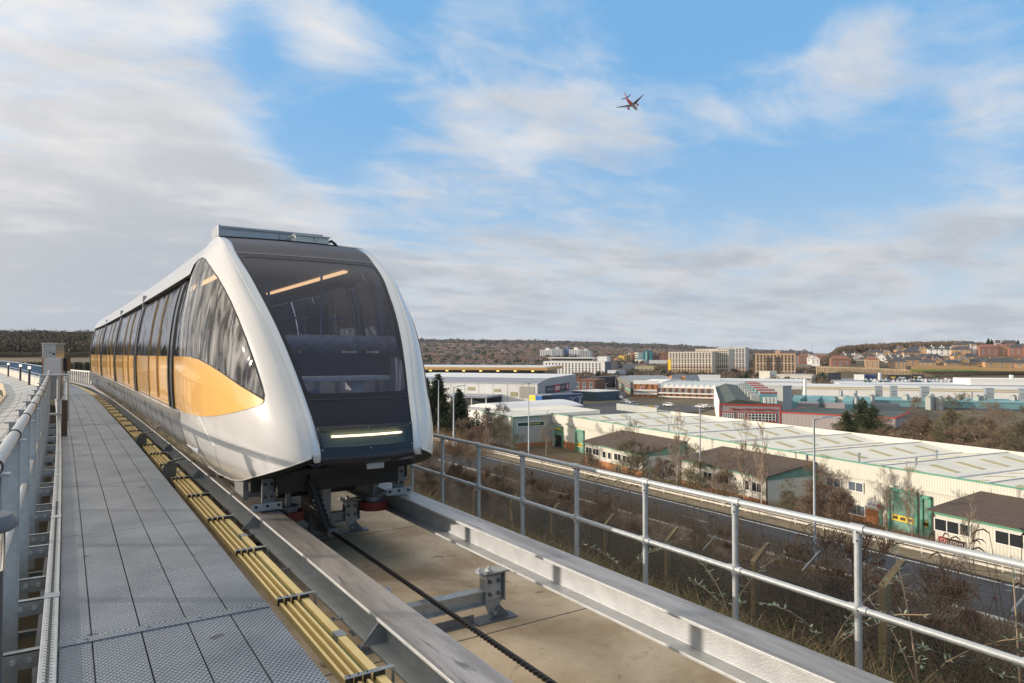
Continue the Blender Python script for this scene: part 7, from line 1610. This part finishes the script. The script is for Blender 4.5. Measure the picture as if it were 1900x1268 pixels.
# control cabinet, gate and screen between the two walkways
cab = empty('equipment_cabinet', (*Wp(99, 27), 0), -YAW, label='tall grey galvanised equipment cabinet at the end of the railing', cat='cabinet')
q = MB(); q.bx(-.30, .24, -.2, .3, 0, ztop(639.5, 27)); q.build('cabinet_body', GALV, cab, bevel=.01); q = MB(); q.bx(-.33, .27, -.23, .33, ztop(639.5, 27), ztop(638, 27) + .03); q.build('cabinet_top', GALVL, cab); q = MB(); q.bx(-.02, .02, -.215, -.2, 1.7, 1.74); q.bx(.10, .2, -.215, -.2, 1.62, 1.68); q.build('latch', BLACK, cab)
cab2 = empty('electrical_box', (*Wp(107, 25), 0), -YAW, label='wide pale electrical box mounted in front of the tall cabinet', cat='box'); q = MB(); q.bx(-.36, .28, -.25, .0, .90, 1.50); q.build('box_body', wmat('pale_grey_box', (.42, .43, .46), rough=.5), cab2, bevel=.01); q = MB(); q.bx(-.38, -.35, -.27, .0, .88, 1.52); q.build('timber_edge', wmat('orange_timber', (.30, .15, .06)), cab2); q = MB(); q.bx(-.3, .2, -.15, -.05, 0, .9); q.build('box_stand', GALVD, cab2)
sg = empty('signal_screen', (*Wp(124.5, 25), 0), -YAW, label='black back of a signal box right of the pale electrical box', cat='signal'); q = MB(); q.bx(-.075, .075, -.1, .1, 1.02, 1.52); q.build('signal_box', BLACK, sg, bevel=.01); q = MB(); q.cyl((0, 0, 0), .03, 1.02, 8); q.build('signal_post', GALVD, sg)
gt = empty('tube_gate', (0, 0, 0), label='galvanised tube gate frame crossing behind the last railing posts', cat='gate')
for X0, X1, y in ((-.45, .12, 20.5),):
    for X in (X0, X1 - .2, X1): q = MB(); q.tube([(X + bend(y), y, -.1), (X + bend(y), y, 1.12)], .035, 10); q.build('gate_post', GALVL, gt, smooth=True)
    for z in (1.12, .15): q = MB(); q.tube([(X0 + bend(y), y, z), (X1 + bend(y), y, z)], .033, 10); q.build('gate_rail', GALVL, gt, smooth=True)
q = MB(); x = .02 + bend(16.5); q.bx(x - .05, x + .05, 16.4, 16.5, -.1, .72); tag(q.build('brown_post', wmat('brown_post_paint', (.07, .045, .03))), 'short brown post with a small light on top before the gate', 'post')
# white parapet railing beyond the train on the left of the track
wr = empty('white_railing', (0, 0, 0), label='white bar railing on a pale plinth beyond the tail of the train', cat='railing')
P0 = Wp(118, 48); P1 = Wp(185, 40)
def seg_box(nm, t0, t1, z0, z1, th, m):
    xa, ya = P0[0] + (P1[0] - P0[0]) * t0, P0[1] + (P1[1] - P0[1]) * t0; xb, yb3 = P0[0] + (P1[0] - P0[0]) * t1, P0[1] + (P1[1] - P0[1]) * t1
    q = MB(); q.box(((xa + xb) / 2, (ya + yb3) / 2, (z0 + z1) / 2), (math.hypot(xb - xa, yb3 - ya), th, z1 - z0), math.atan2(yb3 - ya, xb - xa)); return q.build(nm, m, wr)
seg_box('plinth', -.2, 1.2, -.95, -.45, .3, APR); seg_box('rail', -.2, 1.2, .52, .60, .06, FRAME); seg_box('rail', -.2, 1.2, -.30, -.24, .06, FRAME)
for k in range(24): seg_box('railing_bar', -.2 + 1.4 * k / 24, -.2 + 1.4 * k / 24 + .015, -.3, .55, .03, FRAME)
# airfield fence posts across the field
af = empty('airfield_fence', (0, 0, 0), label='line of tan cranked fence posts across the field before the wood', cat='fence')
for k in range(46):
    px = -20 + 7.6 * k; d = 165; x, y = Wp(px, d); z = H(x, y); q = MB(); q.tube([(x, y, z - .5), (x, y, z + 2.6), (x + .35, y - .2, z + 3.0)], .09, 4); q.build('fence_post', wmat('tan_post', (.30, .21, .12)), af)
q = MB(); xa, ya = Wp(-60, 165.5); xb, yb4 = Wp(360, 165.5); 
for k in range(60):
    t = k / 60; q.box((xa + (xb - xa) * t, ya + (yb4 - ya) * t, H(xa, ya) + .6), (2.5, 1.2, 2.8 + (k % 3) * .5), k)
tag(q.build('field_hedge', wmat('dark_hedge', (.045, .05, .022), var=.4, scale=.6)), 'dark low hedge running behind the airfield fence', 'hedge')

# ---- airliner on approach
WHA = wmat('airliner_white', (.62, .62, .60), rough=.3); ORA = wmat('airliner_orange_red', (.80, .12, .04), rough=.35); WNG = wmat('wing_underside_grey', (.17, .17, .18), rough=.4)
AD = 790.0; ax_, ay_ = Wp(1173, AD); azz = ztop(190, AD); air = empty('airliner', (ax_, ay_, azz), label='orange and white twin engine airliner on approach with wheels down', cat='airliner')
# local: +x nose direction, +y left wing, z up
def fus(t):
    if t < .12: return .25 + 1.72 * math.sqrt(max(0, 1 - (1 - t / .12) ** 2))
    if t < .62: return 1.97
    return max(.15, 1.97 * (1 - ((t - .62) / .38) ** 1.6))
q = MB(); N_ = 30; pts = [(17.0 - 34.0 * i / N_, 0, .9 * max(0, (i / N_ - .62) / .38) ** 1.5) for i in range(N_ + 1)]
q.tube(pts, [fus(i / N_) for i in range(N_ + 1)], 18); q.build('fuselage', WHA, air, smooth=True)
q = MB(); pts2 = [p for i, p in enumerate(pts) if .52 < i / N_ < .97]; q.tube(pts2, [fus(i / N_) + .03 for i in range(N_ + 1) if .52 < i / N_ < .97], 18, cap=False); q.build('rear_paint', ORA, air, smooth=True)
def wingm(y0, y1, x0, c0, x1, c1, z0, z1, th, m, nm, s=1, parent=None):
    q = MB(); q.add([(x0, s * y0, z0), (x0 - c0, s * y0, z0), (x1 - c1, s * y1, z1), (x1, s * y1, z1), (x0 - c0 * .3, s * y0, z0 + th), (x1 - c1 * .3, s * y1, z1 + th * .4)], [(0, 1, 2, 3), (0, 3, 5, 4), (4, 5, 2, 1), (0, 4, 1), (3, 2, 5)]); return q.build(nm, m, parent or air)
for s in (-1, 1):
    w = wingm(1.2, 17.0, 4.5, 6.4, -4.2, 1.6, -1.2, 1.1, .6, WNG, 'wing', s); wingm(16.9, 17.2, -4.4, 1.5, -5.6, .6, 1.1, 3.0, .1, ORA, 'winglet', s, w); wingm(.5, 6.2, -13.2, 3.2, -16, 1.3, 1.1, 1.8, .3, WNG, 'tailplane', s)
    for yy_ in (5, 9, 12.5): q = MB(); q.tube([(0 - (yy_ - 4) * .3 - 1, s * yy_, -.9 + yy_ * .1), (-2.8 - (yy_ - 4) * .3 - 1, s * yy_, -1.3 + yy_ * .1)], [.22, .12], 6); q.build('flap_fairing', ORA, w)
    e = MB(); e.tube([(5.6, s * 5.75, -2.1), (5.0, s * 5.75, -2.1), (2.6, s * 5.75, -2.05), (1.2, s * 5.75, -2.0)], [.98, 1.12, 1.05, .6], 18); e.build('engine', ORA, air, smooth=True)
    e = MB(); e.tube([(1.25, s * 5.75, -2.0), (.5, s * 5.75, -2.0)], [.62, .40], 12); e.build('exhaust', BLACK, air, smooth=True)
    g_ = MB(); g_.tube([(-.6, s * 3.2, -1), (-.6, s * 3.2, -3.2)], .12, 6); lg = g_.build('landing_gear', GALVD, air)
    for yy_ in (2.9, 3.5): g_ = MB(); g_.tube([(-.6, s * yy_ - .15, -3.4), (-.6, s * yy_ + .15, -3.4)], .55, 12); g_.build('wheel', BLACK, lg)
g_ = MB(); g_.tube([(12.5, 0, -1.5), (12.5, 0, -3.2)], .1, 6); lg = g_.build('landing_gear', GALVD, air); g_ = MB(); g_.tube([(12.5, -.3, -3.4), (12.5, .3, -3.4)], .4, 12); g_.build('wheel', BLACK, lg)
q = MB(); q.add([(-11.0, -.15, 1.9), (-16.6, -.1, 1.6), (-18.4, -.05, 8.0), (-16.0, -.05, 8.0), (-11.0, .15, 1.9), (-16.6, .1, 1.6), (-18.4, .05, 8.0), (-16.0, .05, 8.0)], [(0, 1, 2, 3), (7, 6, 5, 4), (0, 4, 5, 1), (1, 5, 6, 2), (2, 6, 7, 3), (3, 7, 4, 0)]); q.build('tail_fin', ORA, air)

def _air():
    f = Vector((.50, -.06, .81)).normalized(); w0 = Vector((.85, 0, -.52)).normalized(); be = R(14); r_w = (w0 * math.cos(be) + Vector((0, 1, 0)) * math.sin(be)); r_w = (r_w - f * r_w.dot(f)).normalized(); u = r_w.cross(f) ; u = u if u.y > 0 else -u
    def tw(v): x, y = W(v.x, v.z); return Vector((x, y, v.y))
    F_w, L_w, U_w = tw(f), tw(-r_w), tw(u); air.rotation_euler = Matrix((F_w, L_w, U_w)).transposed().to_euler()
_air()

# ---- damp winter air over the valley
hz = MB(); hz.bx(-5200, 7600, -4200, 7200, -60, 420)
hm = bpy.data.materials.new('winter_air'); hm.use_nodes = True; hn = hm.node_tree; hn.nodes.clear(); hv = hn.nodes.new('ShaderNodeVolumePrincipled'); hv.inputs['Color'].default_value = (.80, .87, 1.0, 1); hv.inputs['Density'].default_value = .00006; hv.inputs['Anisotropy'].default_value = .0
ho_ = hn.nodes.new('ShaderNodeOutputMaterial'); hn.links.new(hv.outputs[0], ho_.inputs['Volume']); tag(hz.build('haze', hm), kind='stuff')

# ---- labels of look-alikes are told apart by their order as one sees them
ORD = ['leftmost', 'second from left', 'third from left', 'fourth from left', 'fifth from left', 'sixth from left', 'seventh from left', 'eighth from left', 'ninth from left', 'tenth from left', 'eleventh from left', 'twelfth from left', 'thirteenth from left', 'fourteenth from left', 'fifteenth from left', 'sixteenth from left']
bylab = {}
for o in COL.objects:
    if o.parent is None and 'label' in o.keys() and o.get('category') not in ('car',): bylab.setdefault(o['label'], []).append(o)
for lab, os_ in bylab.items():
    if 2 <= len(os_) <= 16 and len(lab.split()) <= 13 and 'far hillside' not in lab:
        os_.sort(key=lambda o: math.atan2(o.location.x, o.location.y))
        for k, o in enumerate(os_): o['label'] = lab + ', ' + (('left one' if k == 0 else 'right one') if len(os_) == 2 else ORD[k])
